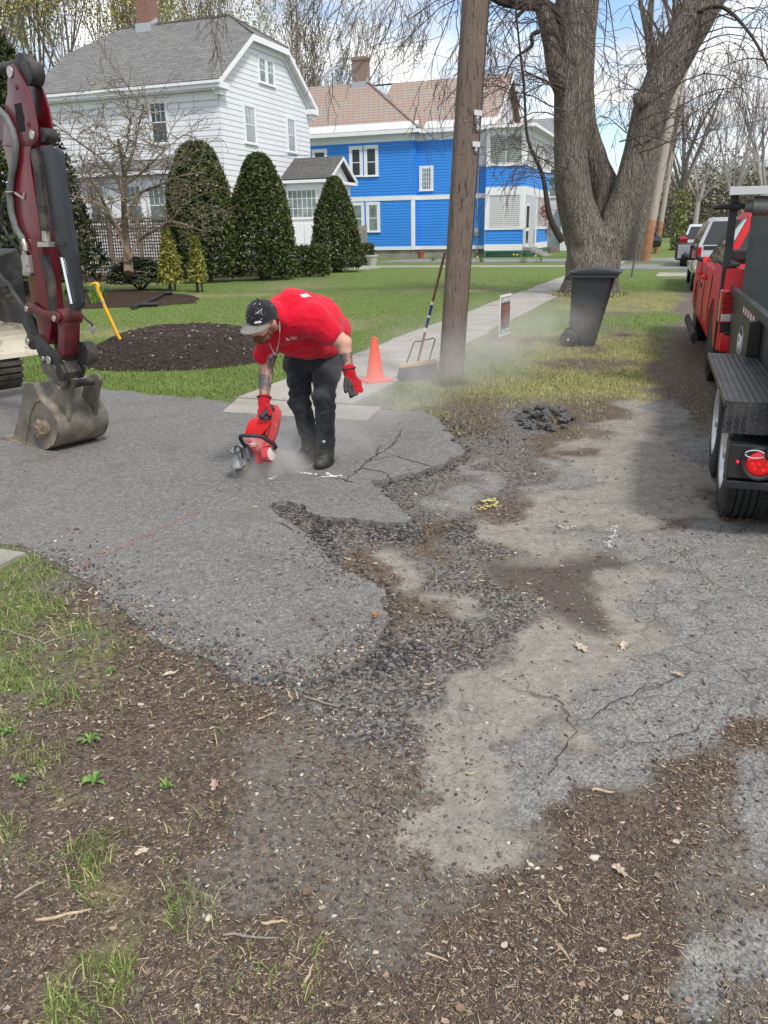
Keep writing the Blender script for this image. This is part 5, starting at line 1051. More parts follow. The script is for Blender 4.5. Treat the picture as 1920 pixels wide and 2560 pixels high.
m = pbox(ft, .05, .45, .15, WT-.15, 1.25, 1.36); m.build('tool_box', RBL, rt, bevel=.02)
for sd in (0, 1):
    t0, t1 = (-.004, .17) if sd == 0 else (WT-.17, WT+.004)
    m = pbox(ft, -1.085, -.96, t0, t1, .72, 1.04); tl = m.build('tail_light', TLT, rt, bevel=.025); m = pbox(ft, -1.092, -.97, t0+.02, t1-.02, .74, .81); m.build('reverse_lamp', TLC, tl, bevel=.01)
    m = MB()
    for z_ in (.86, .91, .96, 1.0): pbox(ft, -1.089, -1.08, t0+.015, t1-.015, z_, z_+.006, m)
    m.build('lamp_line', BPL, tl)
    for s_ in (1.62, 2.72): m = MB(); tt = -.03 if sd == 0 else WT+.03; m.tube([ft(s_-.11, tt+(.04 if sd == 0 else -.04), 1.0), ft(s_-.08, tt, 1.0), ft(s_+.06, tt, 1.005), ft(s_+.1, tt+(.04 if sd == 0 else -.04), 1.005)], .022, 8); m.build('door_handle', RED, rt, smooth=True)
    m = MB(); tt = -.10 if sd == 0 else WT+.10; m.tube([ft(.75, tt, .36), ft(2.95, tt, .36)], .07, 10, ell=.55); m.build('side_step', RBL, rt, smooth=True)
    m = MB(); tm_ = -.20 if sd == 0 else WT+.20; m.hexa(ft(3.02, tm_, 1.27), ft.U*.06, ft.R_*.15, UP*.115); mr = m.build('mirror', BPL, rt, bevel=.04, smooth=True); m = MB(); m.hexa(ft(2.955, tm_, 1.27), ft.U*.008, ft.R_*.125, UP*.092); m.build('mirror_glass', MIR, mr, bevel=.004)
    m = MB(); m.tube([ft(3.0, 0.04 if sd == 0 else WT-.04, 1.15), ft(3.02, tm_, 1.25)], .03, 6); m.build('mirror_arm', BPL, mr)
    for s_ in (.60, 1.76, 2.90): m = MB(); m.tube([ft(s_, .012 if sd == 0 else WT-.012, .48), ft(s_, -.001 if sd == 0 else WT+.001, .72), ft(s_, .018 if sd == 0 else WT-.018, 1.10)], .006, 4); m.build('door_seam', BPL, rt)
m = pbox(ft, -1.22, -1.05, .02, WT-.02, .47, .64); pbox(ft, -1.16, -1.05, .10, WT-.10, .38, .50, m); m.build('bumper', RED, rt, bevel=.03, smooth=True)
m = pbox(ft, -1.225, -1.15, .05, WT-.05, .63, .655); m.build('bumper_pad', BPL, rt, bevel=.01)
m = pbox(ft, -.50, -.44, .03, .30, .20, .50); m.build('mud_flap', BPL, rt)
m = pbox(ft, -.85, 4.3, .3, WT-.3, .30, .48); m.build('chassis', BPL, rt)
m = MB(); m.hexa(ft(2.35, -.002, .86), ft.U*.12, ft.R_*.004, UP*.025); m.build('door_badge', BPL, rt)
m = pbox(ft, -1.075, -1.06, .25, WT-.25, .68, 1.18); m.build('tailgate', RED, rt, bevel=.01)
# ---- other vehicles along the kerb
SIL = M('silver_paint', (.50, .51, .53), .25, .35, coat=1.); WHP = M('pale_silver_paint', (.60, .62, .64), .28, .2, coat=1.); BKP = M('black_paint', (.012, .012, .014), .2, coat=1.); GRP = M('grey_paint', (.22, .25, .28), .25, .3, coat=1.)
fs_ = Fr(18.5, gp(1722, 727))
st_ = car('silver_pickup', 'silver pickup with a silver bed cap just beyond the red one', 'pickup', fs_, 1.95, [(-1.1, .52), (-.5, .45)]+arch(0, .46, .42)+[(2.9, .45)]+arch(3.4, .46, .42)+[(4.3, .5), (4.35, 1.0), (3.2, 1.15), (-1.1, 1.15)], [(-1.06, 1.12), (3.0, 1.12), (2.3, 1.72), (.6, 1.80), (-.75, 1.80)], [0, 3.4], .40, SIL, .26, glassgaps=(.45, .7))
for t0 in (.0, 1.79): m = pbox(fs_, -1.13, -1.0, t0, t0+.16, .88, 1.12); m.build('tail_light', TLT, st_, bevel=.02)
m = pbox(fs_, -1.28, -1.08, .03, 1.92, .50, .68); m.build('bumper', CHR, st_, bevel=.04, smooth=True); m = pbox(fs_, -1.115, -1.10, .2, 1.75, 1.05, 1.14); m.build('tailgate_trim', BPL, st_)
for tm_ in (-.2, 2.15): m = MB(); m.hexa(fs_(2.7, tm_, 1.25), fs_.U*.05, fs_.R_*.12, UP*.13); mr = m.build('mirror', BPL, st_, bevel=.03); m = MB(); m.hexa(fs_(2.645, tm_, 1.25), fs_.U*.006, fs_.R_*.10, UP*.11); m.build('mirror_glass', MIR, mr)
fv = Fr(19.5, gp(1697, 668)+V3(.0, 0, 0))
sv = car('pale_suv', 'pale silver sport utility parked ahead of the silver pickup', 'car', fv, 1.85, [(-.8, .5), (-.45, .4)]+arch(0, .40, .38)+[(2.3, .4)]+arch(2.75, .40, .38)+[(3.5, .45), (3.6, .9), (2.9, 1.05), (-.85, 1.1)], [(-.8, 1.05), (2.6, 1.05), (1.9, 1.62), (1.4, 1.68), (-.5, 1.68)], [0, 2.75], .36, WHP, .2, glassgaps=(.3, .62))
for t0 in (.0, 1.7): m = pbox(fv, -.88, -.75, t0, t0+.14, .85, 1.15); m.build('tail_light', TLT, sv, bevel=.02)
m = pbox(fv, -.98, -.8, .05, 1.8, .42, .6); m.build('bumper', BPL, sv, bevel=.03)
m = MB(); m.hexa(fv(2.2, -.12, 1.05), fv.U*.06, fv.R_*.12, UP*.09); m.build('mirror', BPL, sv, bevel=.03)
m = MB(); m.tube([fv(-.3, .28, 1.74), fv(1.4, .28, 1.74)], .02, 6); m.tube([fv(-.3, 1.57, 1.74), fv(1.4, 1.57, 1.74)], .02, 6); m.build('roof_rail', BPL, sv)
c0 = gp(1668, 632); fb = Fr(18+90, (c0[0]-3.9, c0[1]+.6))
sb_ = car('black_suv', 'black sport utility seen side-on beyond the two far poles', 'car', Fr(18-90+180, (c0[0]-4.0, c0[1]+.9)), 1.85, [(-.8, .5), (-.45, .38)]+arch(0, .42, .38)+[(2.3, .38)]+arch(2.75, .42, .38)+[(3.6, .42), (3.7, .8), (3.55, 1.08), (-.2, 1.05), (-.9, .9)], [(.3, 1.0), (3.45, 1.0), (3.1, 1.62), (2.5, 1.7), (1.2, 1.68)], [0, 2.75], .38, BKP, .2, glassgaps=(.35, .7))
p1 = gp(1400, 612); fg = Fr(110.5, (p1[0]-4.2, p1[1]+.6))
gc = car('grey_car', 'blue-grey car half hidden behind the maple by the blue porch', 'car', fg, 1.8, [(-.8, .5), (-.4, .3)]+arch(0, .38, .34)+[(2.3, .32)]+arch(2.7, .38, .34)+[(3.5, .4), (3.6, .8), (2.9, .95), (-.8, .98)], [(-.7, .93), (2.7, .93), (2.0, 1.45), (-.1, 1.48)], [0, 2.7], .34, GRP, .2, glassgaps=(.4, .7))
# ---- dump trailer
TB_ = M('trailer_black', (.016, .016, .017), .42, var=.3, vs=4, col2=(.05, .048, .045), c2s=2.5, c2r=(.52, .75)); DP = None
dp, t, b = matx('diamond_plate', .38, .5); b.inputs['Metallic'].default_value = .35
tcv = t.nodes.new('ShaderNodeTexCoord').outputs['Object']; L(t, mixc(t, ramp(t, nz(t, 6, 6, .65, tcv), [(.4, (0, 0, 0)), (.65, (1, 1, 1))]), (.022, .023, .026), (.085, .082, .078)), b.inputs['Base Color'])
tr_ = Fr(18.5, gp(1791, 1294)); TT = thing('dump_trailer', 'black tandem-axle dump trailer with diamond-plate fender at the right edge', 'trailer', tr_(1.5, 1.2, 0))
WRr = .375
for sd in (-1, 1):
    for s_ in (.10, .90): wheel(TT, tr_, s_, 0 if sd < 0 else 2.5, WRr, .235, sd, .56, None, 0, 4)
    t0, t1 = (-.065, .235) if sd < 0 else (2.265, 2.565)
    m = MB(); prof = [(-.42, .60), (-.42, .765), (1.30, .765), (1.42, .62)]
    m.prism([tr_(a, t0, z) for a, z in prof]+[tr_(a, t0, z) for a, z in [(1.405, .615), (1.295, .755), (-.41, .755), (-.41, .60)]], tr_.R_*(t1-t0)); fd = m.build('fender', dp, TT)
    m = MB(); m.prism([tr_(-.42, t0-.004, .735), tr_(1.30, t0-.004, .735), tr_(1.30, t0-.004, .768), tr_(-.42, t0-.004, .768)], tr_.R_*.012); m.build('fender_lip', dp, fd)
    m = MB()   # raised bars of the plate
    for i in range(40):
        for j in range(9):
            c_ = tr_(-.42-.001, t0+.012+j*.034, .61+i*.017) if i < 9 else None
            if c_ is not None and .61+i*.017 < .755:
                an = R(45 if (i+j) % 2 else -45); d1 = tr_.R_*math.cos(an)+UP*math.sin(an); m.add([c_-d1*.013, c_-tr_.U*.003+np.cross(d1, tr_.U)*.0035, c_+d1*.013, c_-tr_.U*.003-np.cross(d1, tr_.U)*.0035], [(0, 1, 2, 3)])
    for i in range(98):
        for j in range(9):
            c_ = tr_(-.40+i*.0172, t0+.014+j*.033, .7655); an = R(45 if (i+j) % 2 else -45); d1 = tr_.R_*math.cos(an)+tr_.U*math.sin(an); e_ = np.cross(d1, UP)
            m.add([c_-d1*.012, c_+UP*.002+e_*.003, c_+d1*.012, c_+UP*.002-e_*.003], [(0, 1, 2, 3)])
    m.build('tread_pattern', M('plate_bar', (.16, .16, .17), .3, .5), fd, keep=True)
# light box, lamps
m = pbox(tr_, -.46, -.30, -.025, .32, .375, .555); m.hexa(tr_(-.36, .15, .34), tr_.U*.1, tr_.R_*.17, UP*.022); m.build('light_box', TB_, TT, bevel=.008)
m = MB(); cL = tr_(-.462, .125, .462); m._lathe([(.0, .088), (-.012, .088), (-.016, .078), (-.01, .066), (.0, .066)], cL, tr_.U, 36); rg = m.build('lamp_ring', BPL, TT, smooth=True)
m = MB(); m._lathe([(0, .066), (-.006, .062), (-.012, .04), (-.013, .001)], cL, tr_.U, 36, 0, False)
TL2 = M('lit_tail_lamp', (.62, .006, .008), .15, coat=.6, emit=.2); m.build('tail_light', TL2, rg, smooth=True)
m = MB()
for k in range(7): a = k*1.047; c_ = cL-tr_.U*.012+(tr_.R_*math.cos(a)+UP*math.sin(a))*(.036 if k < 6 else 0); m.ball(c_, .006, 8, 6)
m.build('lamp_diode', M('red_diode', (1, .02, .015), .3, emit=.35), rg, smooth=True)
m = MB(); m.ball(tr_(-.462, .022, .463), .011, 10, 8); m.build('marker_lamp', TL2, TT, smooth=True)
m = MB(); m.tube([tr_(-.485, .125+.045*math.cos(a)-.03, .515+.02*math.sin(a)) for a in np.linspace(0, 6.28, 16)], .004, 6, closed=True); m.build('pull_ring', CHR, TT); m = pbox(tr_, -.50, -.46, .145, .20, .49, .545); m.cyl(tr_(-.50, .17, .52), tr_(-.53, .17, .52), .012, 8); m.build('latch', BPL, TT, bevel=.004)
# bed
m = MB()
for t0 in (.24, 2.23): pbox(tr_, -.5, 3.75, t0, t0+.03, .50, 1.0, m)
pbox(tr_, -.5, 3.75, .27, 2.23, .48, .52, m); pbox(tr_, 3.70, 3.75, .27, 2.23, .5, 1.0, m); pbox(tr_, -.5, -.46, .30, 2.2, .52, 1.0, m); m.build('bed', TB_, TT)
m = MB()
for t0 in (.215, 2.235): pbox(tr_, -.52, 3.78, t0, t0+.05, 1.0, 1.065, m)
m.build('top_rail', TB_, TT, bevel=.006)
for s_ in (-.46, 1.20, 3.70):
    for t0 in (.16, 2.262): m = pbox(tr_, s_-.04, s_+.04, t0, t0+.078, .50 if s_ > 1.4 or s_ < 0 else .768, .998); m.build('side_post', TB_, TT, bevel=.004)
for t0 in (.13, 2.27): m = pbox(tr_, 3.79, 3.86, t0, t0+.07, .42, 1.90); m.build('front_post', TB_, TT, bevel=.004)
m = pbox(tr_, 3.60, 3.95, .10, 2.4, 1.90, 1.93); pbox(tr_, 3.58, 3.60, .10, 2.4, 1.86, 1.93, m); m.build('roller_cover', M('alu_plate', (.60, .60, .60), .4, .5), TT, bevel=.003)
TARP = M('tarp_vinyl', (.20, .17, .15), .5, var=.35, vs=14, col2=(.10, .13, .12), c2s=9)
m = MB(); m._lathe([(0, .03), (.0, .05), (.06, .055), (.07, .085), (2.0, .085), (2.01, .05)], tr_(3.70, .25, 1.765), tr_.R_, 24); tp_ = m.build('tarp_roll', TARP, TT, smooth=True)
m = MB(); m.cyl(tr_(3.70, -.02, 1.765), tr_(3.70, .26, 1.765), .022, 10); m.cyl(tr_(3.70, .14, 1.765), tr_(3.70, .20, 1.765), .036, 12); m.build('roller_shaft', BPL, tp_)
SH = M('dark_bulkhead', (.040, .047, .046), .6, var=.25, vs=6, bump=.006, bs=5)
m = MB(); m.add([tr_(3.55-.06*math.sin(i*.9), .30+i*.24, z) for z in (.80, 1.25, 1.68) for i in range(9)], [(r0*9+i, r0*9+i+1, r0*9+i+10, r0*9+i+9) for r0 in range(2) for i in range(8)]); m.build('tarp_sheet', SH, TT, smooth=True)
m = MB()
for i in range(9):
    s_ = 1.62+i*.098; pbox(tr_, s_, s_+.096, .234, .2395, .935, .985, m); m.m[-6:] = [i % 2]*6
m.build('reflective_tape', [M('tape_white', (.72, .72, .70), .4), M('tape_red', (.34, .03, .03), .4)], TT)
m = MB(); cc = tr_(2.45, .237, .70); WHD = M('decal_white', (.78, .78, .78), .5)
for a_, b_ in ((.20, .125),): m.tube([cc+tr_.U*a_*math.cos(q)*-1+UP*b_*math.sin(q) for q in np.linspace(0, 2*math.pi, 40)[:-1]], .005 if a_ > .2 else .002, 5, closed=True)
m.build('decal_ring', WHD, TT)
text('decal_lettering', 'CAM', .15, cc-tr_.R_*.004, tr_.U*-1 if False else tr_.U*1, UP, WHD, par=TT, bold=.006, ext=.002) if False else text('decal_lettering', 'CAM', .15, cc-tr_.R_*.004, -tr_.U, UP, WHD, par=TT, bold=.006, ext=.002)
m = MB(); m.hexa(cc-tr_.R_*.003-UP*.075, tr_.U*.19, tr_.R_*.002, UP*.018); m.build('decal_band', M('decal_grey', (.22, .24, .24), .5), TT)
m = pbox(tr_, -.40, 5.2, .55, .68, .36, .50); pbox(tr_, -.40, 5.2, 1.8, 1.93, .36, .50, m); pbox(tr_, 5.1, 5.25, .55, 1.93, .36, .50, m); m.tube([tr_(.10, .2, WRr), tr_(.10, 2.3, WRr)], .035, 8); m.tube([tr_(.90, .2, WRr), tr_(.90, 2.3, WRr)], .035, 8); m.build('chassis', TB_, TT)
# ---------------------------------------------------------------- far utility poles, wires
def pole(name, label, b0, topz, r0, r1, mat, dx=0., group=None, par=None):
    t_ = thing(name, label, 'utility pole', (b0[0], b0[1], 0), group); m = MB(); m.tube([V3(b0[0]+dx*f, b0[1], -.1+(topz+.1)*f) for f in np.linspace(0, 1, 8)], list(np.linspace(r0, r1, 8)), 16); m.build('shaft', mat, t_, smooth=True); m = MB(); m.tube([V3(b0[0], b0[1], -.1), V3(b0[0]+dx*.16, b0[1], topz*.16)], [r0+.006, r0+.001], 16); m.build('stained_foot', PWO, t_, smooth=True); return t_
PW = M('pale_pole_wood', (.36, .31, .26), .9, var=.2, vs=2, bump=.01, bs=10, scl=(6, 6, .5)); PWO = M('orange_pole_foot', (.33, .16, .085), .9, var=.3, vs=3)
fp1 = pole('utility_pole', 'pale new wooden pole with an orange-brown foot behind the maple', gp(1612, 656), 12, .20, .15, PW, 1.15, 'poles down the street')
fp2 = pole('utility_pole', 'thinner grey wooden pole, farther of the two down the street', gp(1640, 632), 12, .17, .12, PW, .9, 'poles down the street')
WIRE = M('wire_black', (.02, .02, .02), .6)
def wire(label, a, b_, sag, r_=.012, name='overhead_wire'):
    m = MB(); n = 24; a = np.asarray(a); b_ = np.asarray(b_); m.tube([a+(b_-a)*i/n-UP*sag*4*(i/n)*(1-i/n) for i in range(n+1)], r_, 5, cap=True); return tag(m.build(name, WIRE, None, a), label, 'wire')
wire('thin cable reaching from the near pole to the blue house eave', V3(.75, 8.6, 6.0), FP(Fs(SB), -12.6, 6.9, .3), .6, .010)
wire('service cable sagging across the front of both houses', FP(Fs(SB-.6), -11.5, 7.3, 0), FP(Ft(T0+.1), 34.2, 4.9, 0), .5, .012)
wire('upper of the two cables at the right edge of the sky', D(1500, 120, 40), D(1720, 180, 22), .15, .014)
wire('lower of the two cables at the right edge of the sky', D(1390, 290, 58), D(1720, 240, 30), .3, .014)
# ================================================================ excavator
EB = gp(108, 1124, .036); PHI = R(52); EA = V3(math.cos(PHI), math.sin(PHI), 0); EE = V3(-math.sin(PHI), math.cos(PHI), 0)
def XP(p, off=0.): return onpl(p[0], p[1], EB+EA*off, EA)
xa = lambda x, y: (x/4.254, 130+y/4.254)
xb = lambda x, y: (x/4.423, 640+y/4.423)
# outlines are surveyed on the near face plane and then set back by their offset along the machine's width
EX = EA*.62
def plate(m, pts, off, th, f=xa, E_=None): E_ = EX if E_ is None else E_; m.prism([XP(f(*p))+E_*off for p in pts], E_*th)
MAR = M('maroon_paint', (.135, .006, .014), .32, var=.3, vs=3, coat=.4, col2=(.06, .012, .012), c2s=2.2, c2r=(.5, .75)); MARL = M('scuffed_maroon', (.12, .012, .016), .5, var=.35, vs=8, col2=(.07, .04, .035), c2s=5, c2r=(.45, .7))
DKM = M('dark_machine_paint', (.020, .023, .027), .42, var=.3, vs=3); BKM = M('worn_black_steel', (.022, .021, .02), .55, var=.4, vs=9, col2=(.10, .085, .065), c2s=5, c2r=(.5, .72), bump=.003, bs=40)
STL = M('dirty_steel', (.15, .135, .115), .62, .25, var=.35, vs=6, col2=(.26, .22, .17), c2s=3, c2r=(.42, .62), bump=.004, bs=35); CHM = M('chrome_rod', (.8, .8, .82), .12, 1.); PINM = M('pin_steel', (.5, .48, .44), .4, .8)
MUD = M('dried_mud', (.22, .165, .115), .95, var=.35, vs=20, bump=.02, bs=30); HOSE = M('grey_hose', (.13, .14, .135), .6, var=.3, vs=12, bump=.002, bs=200); RUB = M('track_rubber', (.03, .028, .026), .85, col2=(.11, .09, .07), c2s=6, c2r=(.4, .65), bump=.01, bs=25)
CRM = M('cream_blade_paint', (.50, .46, .36), .6, var=.15, vs=4, col2=(.20, .14, .09), c2s=6, c2r=(.56, .68), bump=.004, bs=20)
ex = thing('excavator', 'dark red compact excavator arm with dirty grey bucket resting on the driveway', 'excavator', EB)
O_ = .15
top = [(78, 300), (75, 180), (90, 140), (125, 125), (160, 150), (200, 220), (260, 330), (310, 450), (350, 590), (380, 750), (402, 870), (400, 930), (375, 965), (330, 1000), (20, 1000), (28, 900), (50, 560), (75, 450)]
low = [(330, 1000), (315, 1080), (335, 1300), (365, 1480), (410, 1750), (465, 2200)]
lowB = [(530, 540), (535, 600), (570, 760), (545, 900), (530, 985), (490, 950), (430, 860), (400, 720), (345, 520), (300, 220)]
lowC = [(235, 2212), (175, 1850), (110, 1500), (90, 1250), (45, 1050), (20, 1000)]
m = MB(); plate(m, top, 0, .024); plate(m, top, .175, .024)
pts = [XP(xa(*p)) for p in low]+[XP(xb(*p)) for p in lowB]+[XP(xa(*p)) for p in lowC]; m.prism(pts, EX*.199)
st = m.build('stick', MAR, ex, bevel=.006, smooth=True)
def disc(m, p, off, r_, th=.012, f=xa, seg=20): c = XP(f(*p))+EX*off; m.cyl(c-EX*th, c, r_, seg)
m = MB(); disc(m, (110, 213), 0, .036); disc(m, (345, 882), 0, .030); m.build('pin', PINM, st, bevel=.004)
m = MB(); disc(m, (175, 372), 0, .016); disc(m, (305, 770), 0, .016); m.build('bolt', MARL, st)
m = MB(); c = XP(xa(213, 697)); m.tube([c-EX*.002, c+EX*.004], [.055, .055], 20, True, ell=1.0); m.hexa(c+UP*.0, EX*.003, EE*.045, UP*.085)
m.build('opening_shade', M('recess_shade', (.01, .006, .006), .9), st, bevel=.02)  # no hole is cut; near-black disc paints in the shade inside it
m = MB()
for p, q in (((250, 215), .075), ((420, 880), .045)): m = MB(); c = XP(xa(*p)); m.cyl(c+EX*.028, c+EX*.172, q, 20); m.build('pivot_boss', BKM, ex, smooth=True, bevel=.004)
m = MB()
disc(m, (175, 130), .16, .07, .12); disc(m, (120, 215), .168, .06, .14); m.build('boom_end', BKM, ex, smooth=True, bevel=.004)
m = MB(); m.prism([XP(xa(*p))+EX*.05 for p in ((85, 85), (180, 95), (250, 150), (215, 165), (170, 120), (100, 120))], EX*.10); m.tube([XP(xa(110, 120))+EX*.1, XP(xa(-60, 160))+EX*.1, XP((-140, 190))+EX*.1], .035, 12); m.build('stick_cylinder', BKM, ex, smooth=True)
# boom and slew end, mostly outside the frame
m = MB(); m.prism([XP(p)+EX*.035 for p in ((30, 292), (0, 280), (-120, 300), (-230, 420), (-330, 700), (-260, 720), (-170, 520), (-70, 400), (0, 352), (25, 345))], EX*.13); m.build('boom', MAR, ex, bevel=.01)
# cylinder guard, rod, hoses
m = MB(); gpts = [XP(xa(*p)) for p in ((385, 990), (500, 985), (530, 1000), (600, 1045), (612, 1090), (640, 1350), (680, 1600), (720, 1850), (765, 2100), (780, 2200))]+[XP(xb(*p)) for p in ((815, 150), (880, 530), (850, 590), (790, 590), (775, 500), (720, 250), (690, 30), (640, 10))]+[XP(xa(*p)) for p in ((590, 2080), (545, 1960), (480, 1600), (430, 1250))]
m.prism([p+EX*.03 for p in gpts], EX*.06); gd = m.build('cylinder_guard', DKM, ex, bevel=.012, smooth=True)
m = MB(); disc(m, (540, 1058), .05, .030, .016); m.build('guard_bolt', PINM, gd, bevel=.005)
m = MB(); plate(m, [(560, 2030), (670, 2035), (670, 2055), (560, 2060)], .02, .2); m.build('guard_strap', BKM, gd)
m = MB(); m.tube([XP(xb(660, 20))+EX*.03, XP(xb(768, 530))+EX*.03], .015, 12); m.build('piston_rod', CHM, ex, smooth=True)
m = MB(); m.tube([XP(xa(345, 1040))+EX*.02, XP(xa(395, 1260))+EX*.02, XP(xa(430, 1600))+EX*.02, XP(xa(470, 1900))+EX*.02], .032, 12); m.tube([XP(xb(480, 0))+EX*.015, XP(xb(555, 300))+EX*.015, XP(xb(570, 600))+EX*.015], .03, 12); m.hexa(XP(xb(580, 555))-EX*.0, EX*.02, EE*.045, UP*.04); m.hexa(XP(xb(770, 560))+EX*.07, EX*.04, EE*.03, UP*.035); m.build('bucket_cylinder', BKM, ex, smooth=True)
m = MB(); m.cyl(XP(xa(465, 1900))+EX*.02, XP(xa(475, 2010))+EX*.02, .026, 12); m.hexa(XP(xa(500, 2045))+EX*.0, EX*.05, EE*.07, UP*.016); m.build('rod_gland', PINM, ex)
m = MB()
for P, q, off in (([(-60, 560), (20, 620), (100, 700), (165, 830), (200, 980), (195, 1150), (160, 1300), (135, 1500), (150, 1700), (200, 1880), (280, 2000)], .0235, -.035),): m.tube([XP(xa(*p))+EX*off for p in P], q, 12)
hs = m.build('thick_hose', HOSE, ex, smooth=True)
m = MB(); m.tube([XP(xa(*p))-EX*.035 for p in ((275, 1995), (300, 2050), (308, 2110))], .018, 10); m.build('elbow_fitting', PINM, hs, smooth=True)
m = MB(); m.tube([XP(xa(135, 1490))-EX*.035+EE*.032*math.cos(a)+EX*.032*math.sin(a)*1.1 for a in np.linspace(0, 6.28, 14)], .006, 6, closed=True); m.tube([XP(xa(190, 1500))-EX*.03, XP(xa(260, 1560))-EX*.004, XP(xa(265, 1500))-EX*.004], .009, 6); m.build('hose_clamp', PINM, hs)
m = MB(); m.tube([XP(xa(*p))+EX*.03 for p in ((70, 1570), (20, 1590), (-5, 1680), (5, 1850), (60, 1960), (140, 2060), (200, 2150), (235, 2250))]+[XP(xb(250, 60))+EX*.0], .011, 8); m.build('thin_hose', BPL, ex, smooth=True)
m = MB(); m.hexa(XP(xb(325, 90))-EX*.02, EX*.03, EE*.045, UP*.060); m.cyl(XP(xb(305, 10))-EX*.03, XP(xb(300, -50))-EX*.03, .02, 8); m.hexa(XP(xb(315, 180))-EX*.015, EX*.02, EE*.045, UP*.022); m.cyl(XP(xb(345, 95))-EX*.065, XP(xb(345, 95))-EX*.05, .015, 6); m.build('valve_block', PINM, ex, bevel=.005)
# linkage
rk = [(305, 570), (330, 530), (380, 515), (430, 545), (500, 590), (580, 606), (640, 608), (685, 635), (700, 690), (665, 740), (625, 725), (560, 680), (450, 655), (400, 640), (350, 635)]
m = MB(); plate(m, rk, -.045, .03, xb); plate(m, rk, .215, .03, xb); m.build('rocker_arm', MARL, ex, bevel=.006, smooth=True)
m = MB(); c = XP(xb(660, 680)); m.cyl(c-EX*.01, c+EX*.24, .058, 24); c2 = XP(xb(350, 580)); m.cyl(c2-EX*.05, c2+EX*.24, .04, 20); m.prism([XP(xb(*p))-EX*.005 for p in ((640, 740), (720, 740), (715, 1080), (690, 1140), (655, 1100), (635, 1040), (645, 880))], EX*.20)
m.build('stick_nose', MARL, ex, bevel=.008, smooth=True)
m = MB(); disc(m, (335, 580), -.045, .022, .012, xb); disc(m, (640, 688), -.045, .022, .012, xb); disc(m, (312, 945), .0, .026, .022, xb); disc(m, (525, 1128), -.05, .018, .014, xb); disc(m, (585, 1145), -.05, .030, .014, xb); disc(m, (578, 1452), .10, .028, .02, xb); m.build('link_pin', PINM, ex, bevel=.004)
tb = [(-60, 180), (0, 260), (40, 285), (110, 400), (200, 530), (300, 640), (345, 700), (400, 850), (425, 930), (430, 1010), (400, 1050), (350, 1020), (290, 980), (275, 920), (275, 860), (200, 700), (130, 620), (60, 450), (0, 330), (-60, 260)]
m = MB(); plate(m, tb, .02, .05, xb); th_ = m.build('thumb_arm', BKM, ex, bevel=.006, smooth=True)
m = MB()
for p in ((40, 330), (60, 385), (95, 445)): m.hexa(XP(xb(*p))+EX*.015, EX*.03, EE*.032, UP*.012)
c = XP(xb(340, 945)); m.cyl(c+EX*.0, c+EX*.09, .062, 24); m.build('thumb_boss', BKM, th_, bevel=.004, smooth=True)
lk = [(420, 900), (440, 870), (480, 890), (545, 990), (640, 1060), (685, 1110), (690, 1190), (745, 1290), (725, 1375), (690, 1385), (650, 1300), (640, 1210), (590, 1200), (500, 1170), (455, 1100), (420, 1010)]
m = MB(); plate(m, lk, -.035, .045, xb); plate(m, lk, .20, .045, xb); m.build('coupler_link', BKM, ex, bevel=.006, smooth=True)
m = MB(); m.prism([XP(xb(*p))+EX*.01 for p in ((640, 1190), (690, 1170), (745, 1290), (720, 1370), (660, 1330))], EX*.19); m.cyl(XP(xb(760, 1100))+EX*.17, XP(xb(760, 1100))+EX*.30, .085, 24); m.build('coupler', BKM, ex, bevel=.008, smooth=True)
l2 = [(392, 1200), (400, 1155), (440, 1150), (480, 1190), (560, 1300), (620, 1360), (665, 1400), (650, 1460), (590, 1450), (520, 1400), (430, 1300)]
m = MB(); plate(m, l2, .06, .05, xb); m.build('bucket_link', STL, ex, bevel=.006, smooth=True)
# bucket
bk = thing if False else None
side = [(248, 1430), (290, 1405), (345, 1408), (380, 1450), (440, 1585), (520, 1665), (590, 1770), (630, 1880), (632, 1980), (595, 2085), (520, 2135), (440, 2142), (290, 2112), (140, 2062), (150, 1980), (200, 1800), (240, 1600)]
BW = .45
m = MB(); plate(m, side, 0, .018, xb, EA); plate(m, side, BW-.018, .018, xb, EA)
sh = [(250, 1432), (345, 1408), (385, 1455), (445, 1588), (525, 1668), (594, 1772), (634, 1882), (636, 1980), (598, 2087), (522, 2138), (440, 2145), (290, 2116), (140, 2066)]
P = [XP(xb(*p)) for p in sh]; Q = []
for i in range(len(P)-1):
    for k in range(4):
        p0, p1, p2, p3 = P[max(i-1, 0)], P[i], P[i+1], P[min(i+2, len(P)-1)]; f = k/4
        Q.append(.5*((2*p1)+(-p0+p2)*f+(2*p0-5*p1+4*p2-p3)*f*f+(-p0+3*p1-3*p2+p3)*f**3))
Q.append(P[-1]); cen = sum(Q)/len(Q); I_ = [q+(cen-q)/np.linalg.norm(cen-q)*.016 for q in Q]; n = len(Q)
m.add([q+EA*.004 for q in Q]+[q+EA*(BW-.004) for q in Q]+[q+EA*.004 for q in I_]+[q+EA*(BW-.004) for q in I_], [(i, i+1, n+i+1, n+i) for i in range(n-1)]+[(2*n+i, 3*n+i, 3*n+i+1, 2*n+i+1) for i in range(n-1)]+[(0, n, 3*n, 2*n), (n-1, 3*n-1, 4*n-1, 2*n-1)])
bu = m.build('bucket', STL, ex, smooth=True)
er = [(548, 1440), (565, 1395), (610, 1370), (665, 1385), (690, 1440), (700, 1520), (735, 1620), (765, 1762), (700, 1790), (600, 1720), (545, 1600)]
er = [(535, 1430), (560, 1390), (610, 1370), (660, 1390), (680, 1450), (660, 1560), (640, 1700), (632, 1850), (560, 1800), (480, 1640), (500, 1520)]
